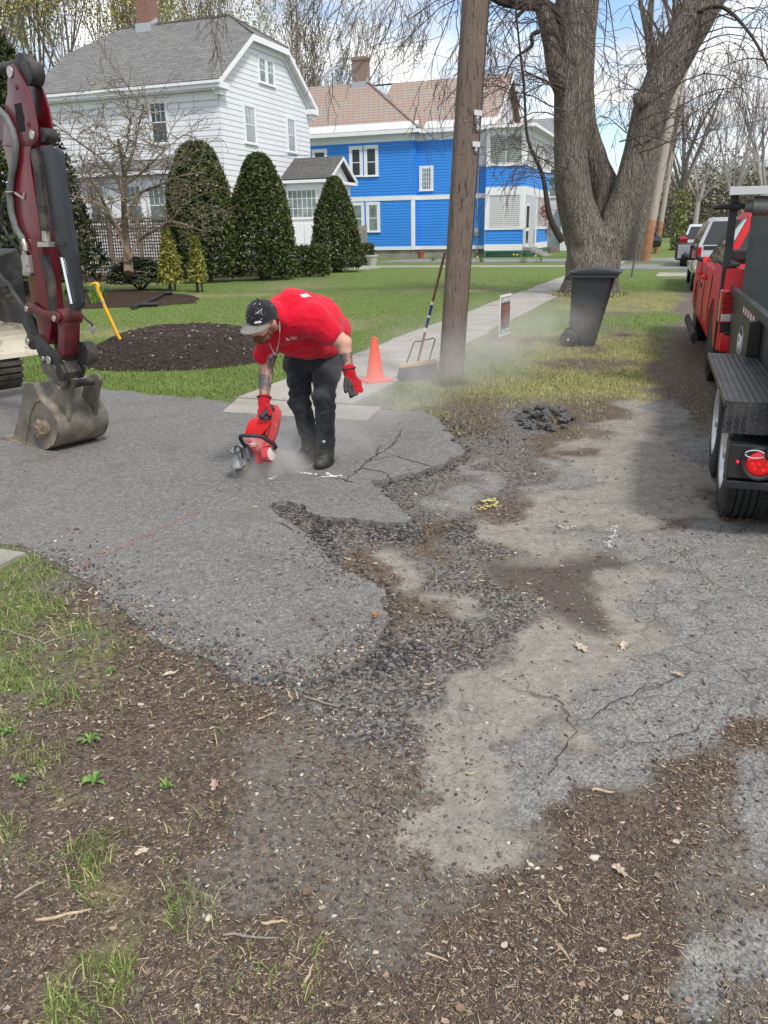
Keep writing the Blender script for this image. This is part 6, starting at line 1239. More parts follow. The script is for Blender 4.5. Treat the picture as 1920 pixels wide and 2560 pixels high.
m = MB(); plate(m, er, .09, .028, xb, EA); plate(m, er, BW-.13, .028, xb, EA); m.build('bucket_ear', STL, bu, bevel=.006, smooth=True)
m = MB(); c = XP(xb(600, 1450)); m.cyl(c+EA*.10, c+EA*(BW-.08), .030, 16); m.build('hinge_pin', BKM, bu, smooth=True)
m = MB(); plate(m, [(120, 2035), (150, 2030), (262, 2075), (262, 2100), (240, 2105), (110, 2072)], -.012, BW+.024, xb, EA); m.build('cutting_edge', STL, bu, bevel=.004)
for k in range(4):
    m = MB(); o0 = .01+k*(BW-.08)/3-.02; q = [XP(xb(*p))+EA*o0 for p in ((0, 2012), (90, 1982), (150, 1990), (150, 2030), (120, 2075), (60, 2050))]; m.prism(q, EA*.065); m.build('bucket_tooth', STL, bu, bevel=.008, smooth=True)
m = MB(); m.tube([XP(xb(*p))-EA*.003 for p in ((450, 1590), (400, 1610), (365, 1680), (325, 1800), (300, 1950), (283, 2105))], .007, 6); m.build('weld_seam', MUD, bu, smooth=True)
m = MB(); pd = [(370, 1860), (400, 1840), (420, 1800), (460, 1820), (520, 1815), (550, 1860), (565, 1920), (540, 1980), (500, 2030), (440, 2030), (390, 2000), (400, 1920)]; c0 = XP(xb(465, 1920)); ring = [XP(xb(*p)) for p in pd]
vs = [p-EA*.002 for p in ring]+[c0+(p-c0)*.72-EA*(.018+.012*random.random()) for p in ring]+[c0+(p-c0)*.35-EA*(.022+.014*random.random()) for p in ring]+[c0-EA*.03]; n = 12
m.add(vs, [(i, (i+1) % n, n+(i+1) % n, n+i) for i in range(n)]+[(n+i, n+(i+1) % n, 2*n+(i+1) % n, 2*n+i) for i in range(n)]+[(2*n+i, 2*n+(i+1) % n, 3*n) for i in range(n)]); m.build('mud_patch', MUD, bu)
# blade and tracks
BPt = at(100, 886, 8.3); BPt2 = V3(BPt[0], BPt[1], 0)
zb0_, zt_b = BPt[2], at(82, 798, 8.3)[2]
m = MB(); nb = 8; prof = [(zb0_, .0), (zb0_+.045, -.015), (zb0_+.06, -.05)]+[(zb0_+.06+(zt_b-zb0_-.06)*k/6, -.05-.06*math.sin(math.pi*k/6)) for k in range(1, 7)]
vs = []
for off in (0, -1.75):
    for z, d in prof: vs.append(BPt2+EA*off-EE*d*-1*-1+UP*z)
    for z, d in prof[::-1]: vs.append(BPt2+EA*off+EE*(.03-d)+UP*z)
vs = []
for off in (0, -1.75):
    vs += [BPt2+EA*off+EE*(-d)+UP*z for z, d in prof]+[BPt2+EA*off+EE*(-d+.03)+UP*z for z, d in prof[::-1]]
n = len(prof)*2; m.add(vs, [tuple(range(n)), tuple(range(n, 2*n))[::-1]]+[(i, (i+1) % n, n+(i+1) % n, n+i) for i in range(n)]); m.build('dozer_blade', CRM, ex)
G0 = gp(66, 976)
for k, off in enumerate((-.16, -1.45)):
    c = V3(G0[0], G0[1], 0)+EA*off; m = MB(); L_ = 1.5; rr = .26; path = []
    for i in range(13): a = -math.pi/2-math.pi*i/12; path.append((rr*math.cos(a)+rr, rr+rr*math.sin(a)))
    for i in range(13): a = math.pi/2-math.pi*i/12; path.append((L_+rr*math.cos(a), rr+rr*math.sin(a)))
    pts = [c+EE*p[0]+UP*(p[1]+.02) for p in path]; m.prism([p-EA*.15 for p in pts], EA*.30)
    for i in range(len(pts)):
        a, b_ = pts[i], pts[(i+1) % len(pts)]; l = np.linalg.norm(b_-a); nn = max(1, int(l/.085)); d = (b_-a)/max(l, 1e-6); nr = np.cross(d, EA)
        if nr@(a-(c+EE*L_/2+UP*rr)) < 0: nr = -nr
        for q in range(nn): m.hexa(a+(b_-a)*(q+.5)/nn+nr*.014, d*.022, EA*.155, nr*.022)
    m.build('rubber_track', RUB, ex)
m = MB(); c = V3(G0[0], G0[1], 0)+EA*-.8+EE*.9; m.hexa(c+UP*.42, EA*.55, EE*.6, UP*.10); m.cyl(c+UP*.5, c+UP*.62, .42, 24); m.build('undercarriage', BKM, ex, bevel=.02)
m = MB(); m.hexa(c+EE*.1+UP*.95, EA*.6, EE*.65, UP*.33); m.build('engine_body', MAR, ex, bevel=.06, smooth=True)
m = MB(); m.hexa(c-EE*.15-EA*.18+UP*1.85, EA*.40, EE*.42, UP*.57); m.build('operator_cab', DKM, ex, bevel=.05, smooth=True)
# grey stowage guard seen behind the stick
m = MB(); m.prism([at(0, 640, 6.9), at(52, 620, 6.9), at(60, 720, 6.9), at(78, 800, 6.9), at(55, 810, 6.9), at(20, 740, 6.9), at(0, 700, 6.9)], EE*.35); m.build('swing_post', BKM, ex, bevel=.01)
# ================================================================ utility pole by the driveway
wd, t, b = matx('old_pole_wood', .9, .2); tcv = t.nodes.new('ShaderNodeTexCoord').outputs['Object']
mp = t.nodes.new('ShaderNodeMapping'); mp.inputs['Scale'].default_value = (1, 1, .07); L(t, tcv, mp.inputs[0])
a = nz(t, 38, 8, .7, mp.outputs[0], dist=1.6); a2 = nz(t, 110, 5, .7, mp.outputs[0]); mp2 = t.nodes.new('ShaderNodeMapping'); mp2.inputs['Scale'].default_value = (1, 1, .35); L(t, tcv, mp2.inputs[0]); a3 = nz(t, 7, 6, .7, mp2.outputs[0], dist=2.5)
h = mth(t, 'ADD', mth(t, 'MULTIPLY', a, 1.0), mth(t, 'ADD', mth(t, 'MULTIPLY', a2, .4), mth(t, 'MULTIPLY', a3, .7)))
c = mixc(t, ramp(t, h, [(.90, (0, 0, 0)), (1.22, (1, 1, 1))]), (.055, .036, .026), (.25, .19, .15)); c = mixc(t, ramp(t, a, [(.30, (1, 1, 1)), (.38, (0, 0, 0))]), c, (.03, .02, .016)); c = mixc(t, ramp(t, a3, [(.5, (0, 0, 0)), (.7, (.4, .4, .4))]), c, (.16, .13, .11))
x = t.nodes.new('ShaderNodeSeparateXYZ'); L(t, tcv, x.inputs[0]); c = mixc(t, ramp(t, x.outputs[2], [(0.0, (.5, .5, .5)), (.5, (.3, .3, .3)), (1.0, (.08, .08, .08))]), c, (.25, .225, .195))
L(t, c, b.inputs['Base Color']); bumpn(t, b, h, .035)
pb = V3(.74, 8.66, 0); pt = at(1188, 0, 8.66); dpv = (pt-pb); dpv = dpv/dpv[2]
np_ = thing('utility_pole', 'large weathered brown wooden pole at the driveway corner, the nearest one', 'utility pole', pb)
m = MB(); NN = 60; sg = 48; m.tube([pb+dpv*(-.1+9.5*i/NN) for i in range(NN+1)], [.130-.002*i/NN*9 for i in range(NN+1)], sg)
for i in range(NN+1):
    for k in range(sg):
        j = i*sg+k; v = np.array(m.v[j]); cc = pb+dpv*(-.1+9.5*i/NN); d = v-cc; an = 2*math.pi*k/sg; nn = (float(fbm(math.cos(an)*3+7, math.sin(an)*3+i*.03, 3))-.5)*.10
        if k in (9, 10): nn -= .08
        m.v[j] = tuple(cc+d*(1+nn))
m.build('shaft', wd, np_, smooth=True)
TG_ = M('tag_metal', (.62, .62, .60), .4, .4)
def poletag(s_, u_, v_, size):
    p = at(u_, v_, 8.55); cc = pb+dpv*p[2]; d = p-cc; d[2] = 0; d /= np.linalg.norm(d); q = cc+d*(.130-.002*p[2]/9.5*9+.006); xr = np.cross(UP, d)
    m = MB(); m.hexa(q, xr*size*.42, d*.003, UP*size*.6); o = m.build('number_tag', M('tag_dark', (.10, .09, .08), .6), np_); text('tag_number', s_, size, q+d*.0045, xr, UP, TG_, par=o, bold=.003, ext=.001)
zc = lambda x, y: (700+x/2.37, y/2.37)
poletag('6', *zc(1170, 706), .075); poletag('6', *zc(1190, 706), .075); poletag('5', *zc(1186, 748), .075); poletag('5', *zc(1174, 876), .075)
for v_ in (667, 853):
    p = at(*zc(1180 if v_ < 700 else 1172, v_), 8.55); cc = pb+dpv*p[2]; d = p-cc; d[2] = 0; d /= np.linalg.norm(d); m = MB(); m.hexa(cc+d*.134, np.cross(UP, d)*.055, d*.003, UP*.024); m.build('metal_plate', TG_, np_)
m = MB()
for z_ in (2.0, 2.6, 3.3, 4.0, 1.3, 4.6): p = pb+dpv*z_+V3(.04*math.sin(z_*7), -.128, 0); m.cyl(p, p-V3(0, .012, 0), .005, 6)
m.build('nail', PINM, np_)
m = MB(); m.tube([pb+dpv*z_+V3(.126, -.03, 0) for z_ in (0.1, 1.5, 3, 4.6, 7)], .008, 6); m.build('ground_wire', BPL, np_)
# ---------------------------------------------------------------- cone
cn = thing('traffic_cone', 'small orange traffic cone on the sidewalk left of the pole', 'cone', gp(938, 952, .045)); c0 = gp(938, 952, .05); OR = M('cone_orange', (.85, .075, .022), .35, spec=.5, var=.06, vs=4)
m = MB(); m._lathe([(.03, .105), (.045, .098), (.47, .030), (.475, .022)], c0, UP, 32); m.build('cone_body', OR, cn, smooth=True)
m = MB(); w = .15; a_ = .45; e1 = V3(math.cos(a_), math.sin(a_), 0); e2 = V3(-math.sin(a_), math.cos(a_), 0); m.hexa(c0+UP*.014, e1*w, e2*w, UP*.014); m.build('base', OR, cn, bevel=.012, smooth=True)
# ---------------------------------------------------------------- push broom
hb = gp(1050, 950, .04); br = thing('push_broom', 'push broom with blue bristles and brown handle leaning on the near pole', 'broom', hb)
e1 = V3(.985, .17, 0); zb_l = .13; tilt = UP*.05
c0 = at(1046, 908, 8.95); c0 = V3(hb[0]-.02, 8.95, c0[2])
m = MB(); m.hexa(c0, (e1*.205+tilt*.45), V3(-.17, .985, 0)*.035, UP*.022); m.build('head_block', M('pine_block', (.60, .42, .25), .6, var=.12, vs=8), br, bevel=.006)
BRI = leafmat('bristle_blue', [(0, (.012, .018, .035)), (.6, (.035, .05, .085)), (1, (.10, .12, .15))], .5); V = []; Fc = []; rn = []
for k_ in range(2600):
    u_ = rng.random()*2-1; w_ = rng.random()*2-1; p0 = c0+(e1*.2+tilt*.45)*u_+V3(-.17, .985, 0)*.03*w_-UP*.02; fl = e1*(.02*u_+.012*rng.normal())+V3(-.17, .985, 0)*(.02*w_+.01*rng.normal()); p1 = p0-UP*(p0[2]-.045)+fl; o_ = len(V); s_ = e1*.0018
    V += [p0-s_, p0+s_, p1+s_, p1-s_]; Fc.append((o_, o_+1, o_+2, o_+3)); rn += [rng.random()]*4
raw('bristle_brush', np.array(V), np.array(Fc), BRI, br, attr={'rnd': np.array(rn)})
h0 = c0+UP*.02; h1 = at(1110, 640, 8.86); m = MB(); m.tube([h0, h0+(h1-h0)*.98, h1+(h1-h0)*.03], .014, 12); hd = m.build('handle', M('brown_handle', (.20, .075, .035), .45, var=.2, vs=6), br, smooth=True)
m = MB(); q = lambda f: h0+(h1-h0)*f; m.cyl(q(.33), q(.43), .0155, 12); m.cyl(q(.45), q(.55), .0155, 12); m.build('blue_label', M('label_blue', (.02, .03, .20), .4), hd)
for f0_, f1_ in ((.29, .33), (.43, .45), (.55, .58)): m = MB(); m.cyl(q(f0_), q(f1_), .0158, 12); m.build('label_white', WHD, hd)
m = MB(); hh = q(.2); nb_ = V3(-.17, .985, 0); m.tube([c0-e1*.13+UP*.0, hh-e1*.10-UP*.01, hh-e1*.08+UP*.0, hh], .008, 8); m.tube([c0+e1*.13+UP*.03, hh+e1*.14+UP*.02, hh+e1*.12+UP*.03, hh+UP*.005], .008, 8); m.build('brace', BPL, br, smooth=True)
# ---------------------------------------------------------------- yard sign
sb = gp(1263, 960, 0); sb = V3(*gp(1263, 905)[:2], 0); ys = thing('yard_sign', 'small black and white lawn sign with red lettering on wire legs', 'sign', sb)
q0 = at(1253, 738, sb[1]); q1 = at(1274, 832, sb[1]-.02); zt_, zb__ = q0[2]+.01, at(1265, 838, sb[1])[2]; ang = R(62); sx1 = V3(math.cos(ang), math.sin(ang), 0); hw = .20; sc_c = V3(at(1263, 785, sb[1])[0], sb[1], (zt_+zb__)/2); hh = (zt_-zb__)/2; sn = V3(sx1[1], -sx1[0], 0)
m = MB(); m.hexa(sc_c, sx1*hw, sn*.003, UP*hh); bd = m.build('board', M('sign_white', (.72, .74, .76), .5), ys)
m = MB(); m.hexa(sc_c+sn*.0035, sx1*(hw-.028), sn*.0006, UP*(hh-.03)); m.hexa(sc_c-sn*.0035, sx1*(hw-.028), sn*.0006, UP*(hh-.03)); m.build('black_panel', M('sign_black', (.035, .035, .038), .5), bd)
RTX = M('sign_red', (.55, .06, .04), .5)
for i, (tx, sz, mt_) in enumerate((('SUPERIOR', .072, WHD), ('344-5788', .072, WHD))):
    text('lettering', tx, sz, sc_c+sn*.0045+UP*(hh*(.72, -.78)[i]), sx1, UP, mt_, par=bd, bold=.002, ext=.0006)
for row, (zz, n_, hw_) in enumerate(((.36, 7, .12), (.05, 4, .085), (-.27, 4, .085))):   # worn red lettering, not legible in the photograph
    m = MB()
    for k_ in range(n_):
        c_ = sc_c+sn*.0048+UP*hh*zz+sx1*hw_*(2*k_/(n_-1)-1); m.hexa(c_-sx1*.010, sx1*.005, sn*.0006, UP*.030); m.hexa(c_+sx1*.004+UP*.022*(-1)**k_, sx1*.012, sn*.0006, UP*.006)
    m.build('red_mark', RTX, bd)
m = MB(); 
for o in (-.11, .11): m.tube([sc_c+sx1*o-UP*hh, V3(*(sc_c+sx1*o)[:2], -.05)], .0035, 5)
m.tube([sc_c-sx1*.11-UP*(hh+.12), sc_c+sx1*.11-UP*(hh+.12)], .0035, 5); m.build('wire_stake', M('stake_wire', (.35, .35, .33), .5, .6), ys)
# ---------------------------------------------------------------- wheeled bin
BIN = M('bin_grey', (.034, .038, .042), .52, var=.12, vs=3, bump=.0015, bs=120, col2=(.06, .062, .06), c2s=1.5, c2r=(.55, .8))
bp = gp(1480, 866); bn = thing('wheeled_bin', 'dark grey wheeled rubbish bin leaning on the verge before the maple', 'bin', (bp[0], bp[1], 0))
# local frame: f = direction from wheels to front (to the right in the view), w = across
fd_ = V3(.95, -.30, 0); wd_ = V3(.30, .95, 0); lean = .24
def BP(f, w_, z): return V3(bp[0], bp[1], 0)+fd_*(f-.0+lean*z*.35)+wd_*w_+UP*z
def bprof(z): k = z/1.0; return (-.33-.07*k, .03+.15*k, .21+.08*k)   # back, front, half width
m = MB(); lv = [0.015, .12, .32, .6, .85, .97]; vs = []
for z in lv:
    f0, f1, hw = bprof(z)
    if z < .3: f0 += .13
    r4 = .05
    for fx, wx in ((f0+r4, -hw), (f1-r4, -hw), (f1, -hw+r4), (f1, hw-r4), (f1-r4, hw), (f0+r4, hw), (f0, hw-r4), (f0, -hw+r4)): vs.append(BP(fx, wx, z))
m.add(vs, [tuple(range(8))[::-1]]+[(i*8+k, i*8+(k+1) % 8, (i+1)*8+(k+1) % 8, (i+1)*8+k) for i in range(len(lv)-1) for k in range(8)]+[tuple(range((len(lv)-1)*8, len(lv)*8))]); m.build('tub', BIN, bn, smooth=True, bevel=.006)
m = MB(); f0, f1, hw = bprof(.97); m.hexa(BP((f0+f1)/2, 0, .985), fd_*((f1-f0)/2+.035), wd_*(hw+.035), UP*.028); m.build('rim', BIN, bn, bevel=.01)
m = MB(); n = 9; vs = []
for i in range(n):
    f = f0-.05+(f1-f0+.13)*i/(n-1); z = 1.025+.055*math.sin(math.pi*i/(n-1)*.9+.15)
    for w_ in np.linspace(-hw-.05, hw+.05, 7): vs.append(BP(f, w_, z+.015*(1 if abs(w_) < .2 else 0)))
for i in range(n):
    f = f0-.05+(f1-f0+.13)*i/(n-1)
    for w_ in np.linspace(-hw-.05, hw+.05, 7): vs.append(BP(f, w_, 1.015))
F_ = [(i*7+k, i*7+k+1, (i+1)*7+k+1, (i+1)*7+k) for i in range(n-1) for k in range(6)]; F2 = [tuple(q+n*7 for q in f)[::-1] for f in F_]; edge = [(k, k+1, n*7+k+1, n*7+k) for k in range(6)]+[((n-1)*7+k, (n-1)*7+k+1, n*7+(n-1)*7+k+1, n*7+(n-1)*7+k) for k in range(6)]+[(i*7, (i+1)*7, n*7+(i+1)*7, n*7+i*7) for i in range(n-1)]+[(i*7+6, (i+1)*7+6, n*7+(i+1)*7+6, n*7+i*7+6) for i in range(n-1)]
m.add(vs, F_+F2+edge); m.build('lid', BIN, bn, smooth=True, bevel=.006)
m = MB(); m.tube([BP(f0-.03, -hw*.8, .93), BP(f0-.09, -hw*.8, .96), BP(f0-.09, hw*.8, .96), BP(f0-.03, hw*.8, .93)], .014, 8); m.build('handle', BIN, bn, smooth=True)
for sd in (-1, 1):
    cW = BP(-.33, sd*.27, .125); m = MB(); m._lathe([(0, .085), (0, .112), (.012, .125), (.05, .125), (.062, .112), (.062, .085)], cW-wd_*.03, wd_, 32, 0, False); whl = m.build('wheel', BPL, bn, smooth=True)
    m = MB()
    for k in range(9): an = k*.698; e = fd_*math.cos(an)+UP*math.sin(an); m.hexa(cW+e*.055, e*.035, np.cross(e, wd_)*.006, wd_*.02)
    m.cyl(cW-wd_*.012, cW+wd_*.012, .092, 24); m.build('wheel_disc', BPL, whl); m = MB(); m.ball(cW-wd_*.035, .014, 10, 8); m.build('axle_cap', WHT, whl, smooth=True)
m = MB()
for P in ([(-.17, .6), (-.24, .62), (-.30, .60)], [(-.02, .02), (-.03, .3), (-.035, .50), (.0, .58), (.10, .58)], [(-.2, .2), (-.23, .55)]): m.tube([BP(f, -bprof(z)[2]-.002, z) for f, z in P], .007, 6)
m.build('moulded_rib', BIN, bn, smooth=True)
# ---------------------------------------------------------------- soil mound
SOIL, t, b = matx('dark_soil', .95, .2); tcv = t.nodes.new('ShaderNodeTexCoord').outputs['Object']
c = mixc(t, ramp(t, nz(t, 22, 7, .7, tcv), [(.35, (0, 0, 0)), (.7, (1, 1, 1))]), (.028, .021, .017), (.085, .065, .052)); L(t, c, b.inputs['Base Color']); bumpn(t, b, nz(t, 30, 7, .75, tcv), .05)
MB0 = [gp(a*K, b_*K, 0) for a, b_ in ((150, 812), (215, 812), (350, 814), (440, 812), (520, 806), (552, 798), (558, 790))]
mc = (gp(180*K, 808*K)+gp(552*K, 800*K))/2; ax_l = 1.18; ax_d = 1.35; mcen = mc+V3(-.16, 1.28, 0)
gx_, gy_ = np.meshgrid(np.linspace(-1.5, 1.5, 120), np.linspace(-1.5, 1.5, 110)); lx, ly = gx_.ravel(), gy_.ravel()
shx = lx*1.25; shy = ly*1.45
def mound_h(X, Y):
    dx = (X-mcen[0])/1.30; dy = (Y-mcen[1])/1.32; ang_ = np.arctan2(dy, dx); rr = (np.abs(dx)**2.6+np.abs(dy)**2.6)**(1/2.6)*(1+.12*(fbm(ang_*1.3+3, ang_*0+1.5, 2)-.5))
    h = .35*np.clip((1-rr)/.38, 0, 1)**.75; return h*(.82+.36*fbm(X*1.4, Y*1.4+3, 3))+(fbm(X*9, Y*9, 3)-.5)*.055*np.clip((1-rr)*8, 0, 1)+(fbm(X*28, Y*28, 2)-.5)*.02*np.clip((1-rr)*8, 0, 1)-.03
X, Y = mcen[0]+shx, mcen[1]+shy; Z = mound_h(X, Y)+.04
ii = np.arange(109*120).reshape(109, 120)[:, :-1].ravel(); fa = np.stack([ii, ii+1, ii+121, ii+120], 1)
keep = (Z[fa].max(1) > .015); mo = raw('soil_mound', np.stack([X, Y, Z], 1), fa[keep], SOIL, None, smooth=True); tag(mo, 'dark pile of pebbly soil on the grass beside the driveway', 'soil pile')
def pebbles(name, pos, sizes, cols, r, label=None, stuff=True, flat=.7):
    ico = bmesh.new(); bmesh.ops.create_icosphere(ico, subdivisions=1, radius=1); vb = np.array([v.co[:] for v in ico.verts]); fb = np.array([[v.index for v in f.verts] for f in ico.faces]); ico.free(); n = len(pos)
    a = r.random(n)*6.28; s = sizes[:, None, None]*(vb[None]*np.stack([.7+.6*r.random(n), .7+.6*r.random(n), flat*(.6+.6*r.random(n))], 1)[:, None]*(1+.22*r.normal(size=(n, len(vb), 1)))); cs, sn_ = np.cos(a)[:, None], np.sin(a)[:, None]
    xx = s[..., 0]*cs-s[..., 1]*sn_; yy = s[..., 0]*sn_+s[..., 1]*cs; V = np.stack([xx, yy, s[..., 2]], -1)+pos[:, None]; Fa = (fb[None]+(np.arange(n)*len(vb))[:, None, None]).reshape(-1, 3)
    o = raw(name, V.reshape(-1, 3), Fa, cols, None, attr={'rnd': np.repeat(r.random(n), len(vb))}); 
    if stuff: o['kind'] = 'stuff'
    return o
STN = leafmat('stone_mix', [(0, (.028, .027, .027)), (.45, (.09, .088, .086)), (.8, (.22, .21, .20)), (1, (.5, .47, .42))], .85)
r = np.random.default_rng(31); n = 5200; px_ = mcen[0]+(r.random(n)*2-1)*1.25; py_ = mcen[1]+(r.random(n)*2-1)*1.4; pz = mound_h(px_, py_)+.04; kk = pz > .03
SOC = leafmat('soil_clod', [(0, (.028, .021, .017)), (.8, (.08, .064, .052)), (.93, (.11, .10, .09)), (1, (.34, .31, .27))], .9)
pebbles('soil_clods', np.stack([px_, py_, pz-.004], 1)[kk], (.006+.02*r.random(n)**3)[kk]*1.1, SOC, r)
# yellow bar stuck in the mound
YEL = M('yellow_paint', (.80, .40, .02), .4, var=.12, vs=10); b0 = at(298, 842, 10.6); yb = thing('digging_bar', 'yellow pry bar with a hooked top standing in the soil mound', 'tool', b0)
f4 = lambda x, y: at(x/4.423, 640+y/4.423, 10.6)
m = MB(); m.tube([f4(1335, 930), f4(1300, 870), f4(1150, 540)], .022, 10); m.tube([f4(1138, 500), f4(1100, 420)], .021, 10); m.build('shaft', YEL, yb, smooth=True)
m = MB(); m.tube([f4(1105, 425), f4(1078, 370), f4(1085, 325), f4(1065, 302), f4(1035, 302), f4(985, 328)], [.021, .024, .026, .022, .014, .004], 10); m.build('claw', YEL, yb, smooth=True); m = MB(); m.tube([f4(1151, 542), f4(1138, 498)], .0195, 10); m.build('worn_band', M('worn_grip', (.45, .38, .28), .6), yb, smooth=True)
sv_ = thing('shovel', 'steel shovel blade upright at the left edge of the soil mound', 'shovel', at(228, 835, 10.0)); f5 = lambda x, y, d=0.: at(x/4.423, 640+y/4.423, 10.0)+V3(0, d, 0)
m = MB(); m.prism([f5(975, 760), f5(1030, 765), f5(1042, 800), f5(1035, 850), f5(1020, 870), f5(990, 840), f5(972, 800)], V3(.01, .012, 0)); m.build('blade', PINM, sv_, bevel=.004); m = MB(); m.tube([f5(1030, 770), f5(1000, 735), f5(950, 700), f5(900, 640)], .014, 8); m.build('handle', BPL, sv_)
# black pipes on the mulch bed
pp_ = [gp(a*K, b_*K, .09) for a, b_ in ((285, 664), (318, 652), (345, 640), (352, 634))]; dpp = thing('drain_pipe', 'black plastic drain pipe lying on the mulch bed', 'pipe', pp_[1]); m = MB(); m.tube(pp_, .045, 10); m.tube([pp_[3], pp_[3]+V3(.25, .02, .02)], .06, 10); m.build('pipe', BPL, dpp, smooth=True); m = MB(); m.tube([gp(305*K, 658*K, .09), gp(340*K, 657*K, .09)], .05, 10); m.build('side_branch', BPL, dpp, smooth=True)
wb = thing('white_stake', 'white board standing behind the excavator cylinder rod', 'board', at(140, 760, 16.5)); m = MB(); m.prism([at(x/4.423, 640+y/4.423, 16.5) for x, y in ((590, 150), (610, 140), (650, 380), (640, 460), (600, 440))], V3(0, .05, 0)); m.build('plank', WHT, wb)
# ================================================================ worker and saw
pzp = lambda X, Y, d: at(540+X/3.95, 680+Y/3.95, d)
def blob(name, mb, voxel, mats, parent, it=3, disp=0., ds=14., pick=None):
    me = bpy.data.meshes.new('tmp'); me.from_pydata([tuple(v) for v in mb.v], [], mb.f); o = bpy.data.objects.new('tmp', me); COL.objects.link(o)
    bm = bmesh.new(); bm.from_mesh(me); bmesh.ops.recalc_face_normals(bm, faces=bm.faces); bm.to_mesh(me); bm.free()
    md = o.modifiers.new('r', 'REMESH'); md.mode = 'VOXEL'; md.voxel_size = voxel
    sm = o.modifiers.new('s', 'SMOOTH'); sm.factor = .6; sm.iterations = it
    bpy.context.view_layer.update(); dg = bpy.context.evaluated_depsgraph_get(); me2 = bpy.data.meshes.new_from_object(o.evaluated_get(dg)); bpy.data.objects.remove(o)
    n = len(me2.vertices); co = np.zeros(n*3); me2.vertices.foreach_get('co', co); co = co.reshape(-1, 3)
    if disp:
        no = np.zeros(n*3); me2.vertices.foreach_get('normal', no); no = no.reshape(-1, 3)
        dd = disp(co) if callable(disp) else (fbm(co[:, 0]*ds+co[:, 2]*ds*.7, co[:, 1]*ds+co[:, 2]*ds*1.1, 3)-.5)*disp
        co = co+no*dd[:, None]
    me2.vertices.foreach_set('co', (co-ORG[parent.name]).ravel()); me2.name = name; me2.materials.clear()
    for m_ in (mats if isinstance(mats, list) else [mats]): me2.materials.append(m_)
    mi = np.zeros(len(me2.polygons), int)
    if pick is not None:
        for p in me2.polygons:
            c = co[list(p.vertices)].mean(0); mi[p.index] = pick(c)
    me2.polygons.foreach_set('material_index', mi); me2.polygons.foreach_set('use_smooth', np.ones(len(me2.polygons), bool)); me2.update()
    ob = bpy.data.objects.new(name, me2); COL.objects.link(ob); ob.parent = parent; ORG[ob.name] = ORG[parent.name]; return ob
SKN, t, b = matx('skin', .5, .4); b.inputs['Subsurface Weight'].default_value = .08; b.inputs['Subsurface Radius'].default_value = (.01, .004, .002)
tcv = t.nodes.new('ShaderNodeTexCoord').outputs['Object']; L(t, mixc(t, nz(t, 9, 6, .6, tcv), (.50, .255, .18), (.62, .37, .28)), b.inputs['Base Color']); bumpn(t, b, nz(t, 90, 3, .5, tcv), .001)
TAT, t, b = matx('tattooed_skin', .5, .4); tcv = t.nodes.new('ShaderNodeTexCoord').outputs['Object']
c = mixc(t, ramp(t, nz(t, 13, 5, .6, tcv, dist=1.5), [(.42, (0, 0, 0)), (.50, (1, 1, 1))]), (.50, .27, .20), (.10, .095, .10)); c = mixc(t, ramp(t, nz(t, 22, 4, .6, tcv, dist=2), [(.5, (0, 0, 0)), (.56, (.8, .8, .8))]), c, (.22, .13, .12)); c = mixc(t, ramp(t, nz(t, 31, 4, .6, tcv, dist=1), [(.60, (0, 0, 0)), (.64, (.7, .7, .7))]), c, (.24, .25, .12)); L(t, c, b.inputs['Base Color'])
def cloth(name, a, b_, rough=.9, sc_=3, w=.001, wear=None):
    m, t, bb = matx(name, rough, .15); tcv = t.nodes.new('ShaderNodeTexCoord').outputs['Object']; c = mixc(t, ramp(t, nz(t, sc_, 6, .65, tcv, dist=.5), [(.35, (0, 0, 0)), (.65, (1, 1, 1))]), a, b_)
    if wear: c = mixc(t, ramp(t, nz(t, 9, 7, .7, tcv), [(.52, (0, 0, 0)), (.75, (.6, .6, .6))]), c, wear)
    bb.inputs['Sheen Weight'].default_value = .15; L(t, c, bb.inputs['Base Color']); bumpn(t, bb, mth(t, 'ADD', nz(t, 500, 2, .5, tcv), mth(t, 'MULTIPLY', nz(t, 11, 4, .6, tcv, dist=1.2), 9)), w); return m
RTS = cloth('red_cotton', (.56, .004, .022), (.66, .008, .032), w=.0015); JN = cloth('black_denim', (.022, .024, .030), (.05, .052, .058), w=.002, wear=(.11, .113, .115)); GLV = cloth('red_glove', (.36, .006, .014), (.48, .012, .022)); GLD = M('glove_palm', (.03, .028, .028), .7)
BOOT = M('boot_leather', (.022, .023, .023), .55, var=.3, vs=12, bump=.002, bs=80, col2=(.085, .083, .078), c2s=9, c2r=(.5, .72)); SOLE = M('boot_sole', (.014, .014, .014), .8); CAPM = cloth('cap_cloth', (.014, .014, .018), (.028, .028, .034)); BRM = M('cap_brim', (.17, .165, .155), .85, var=.2, vs=20); HAIR = M('auburn_hair', (.13, .042, .018), .8, var=.4, vs=40, bump=.003, bs=150)
base = gp(785, 1165, .036); man = thing('person', 'man in red t-shirt, black jeans and cap bending over a red power saw', 'person', base)
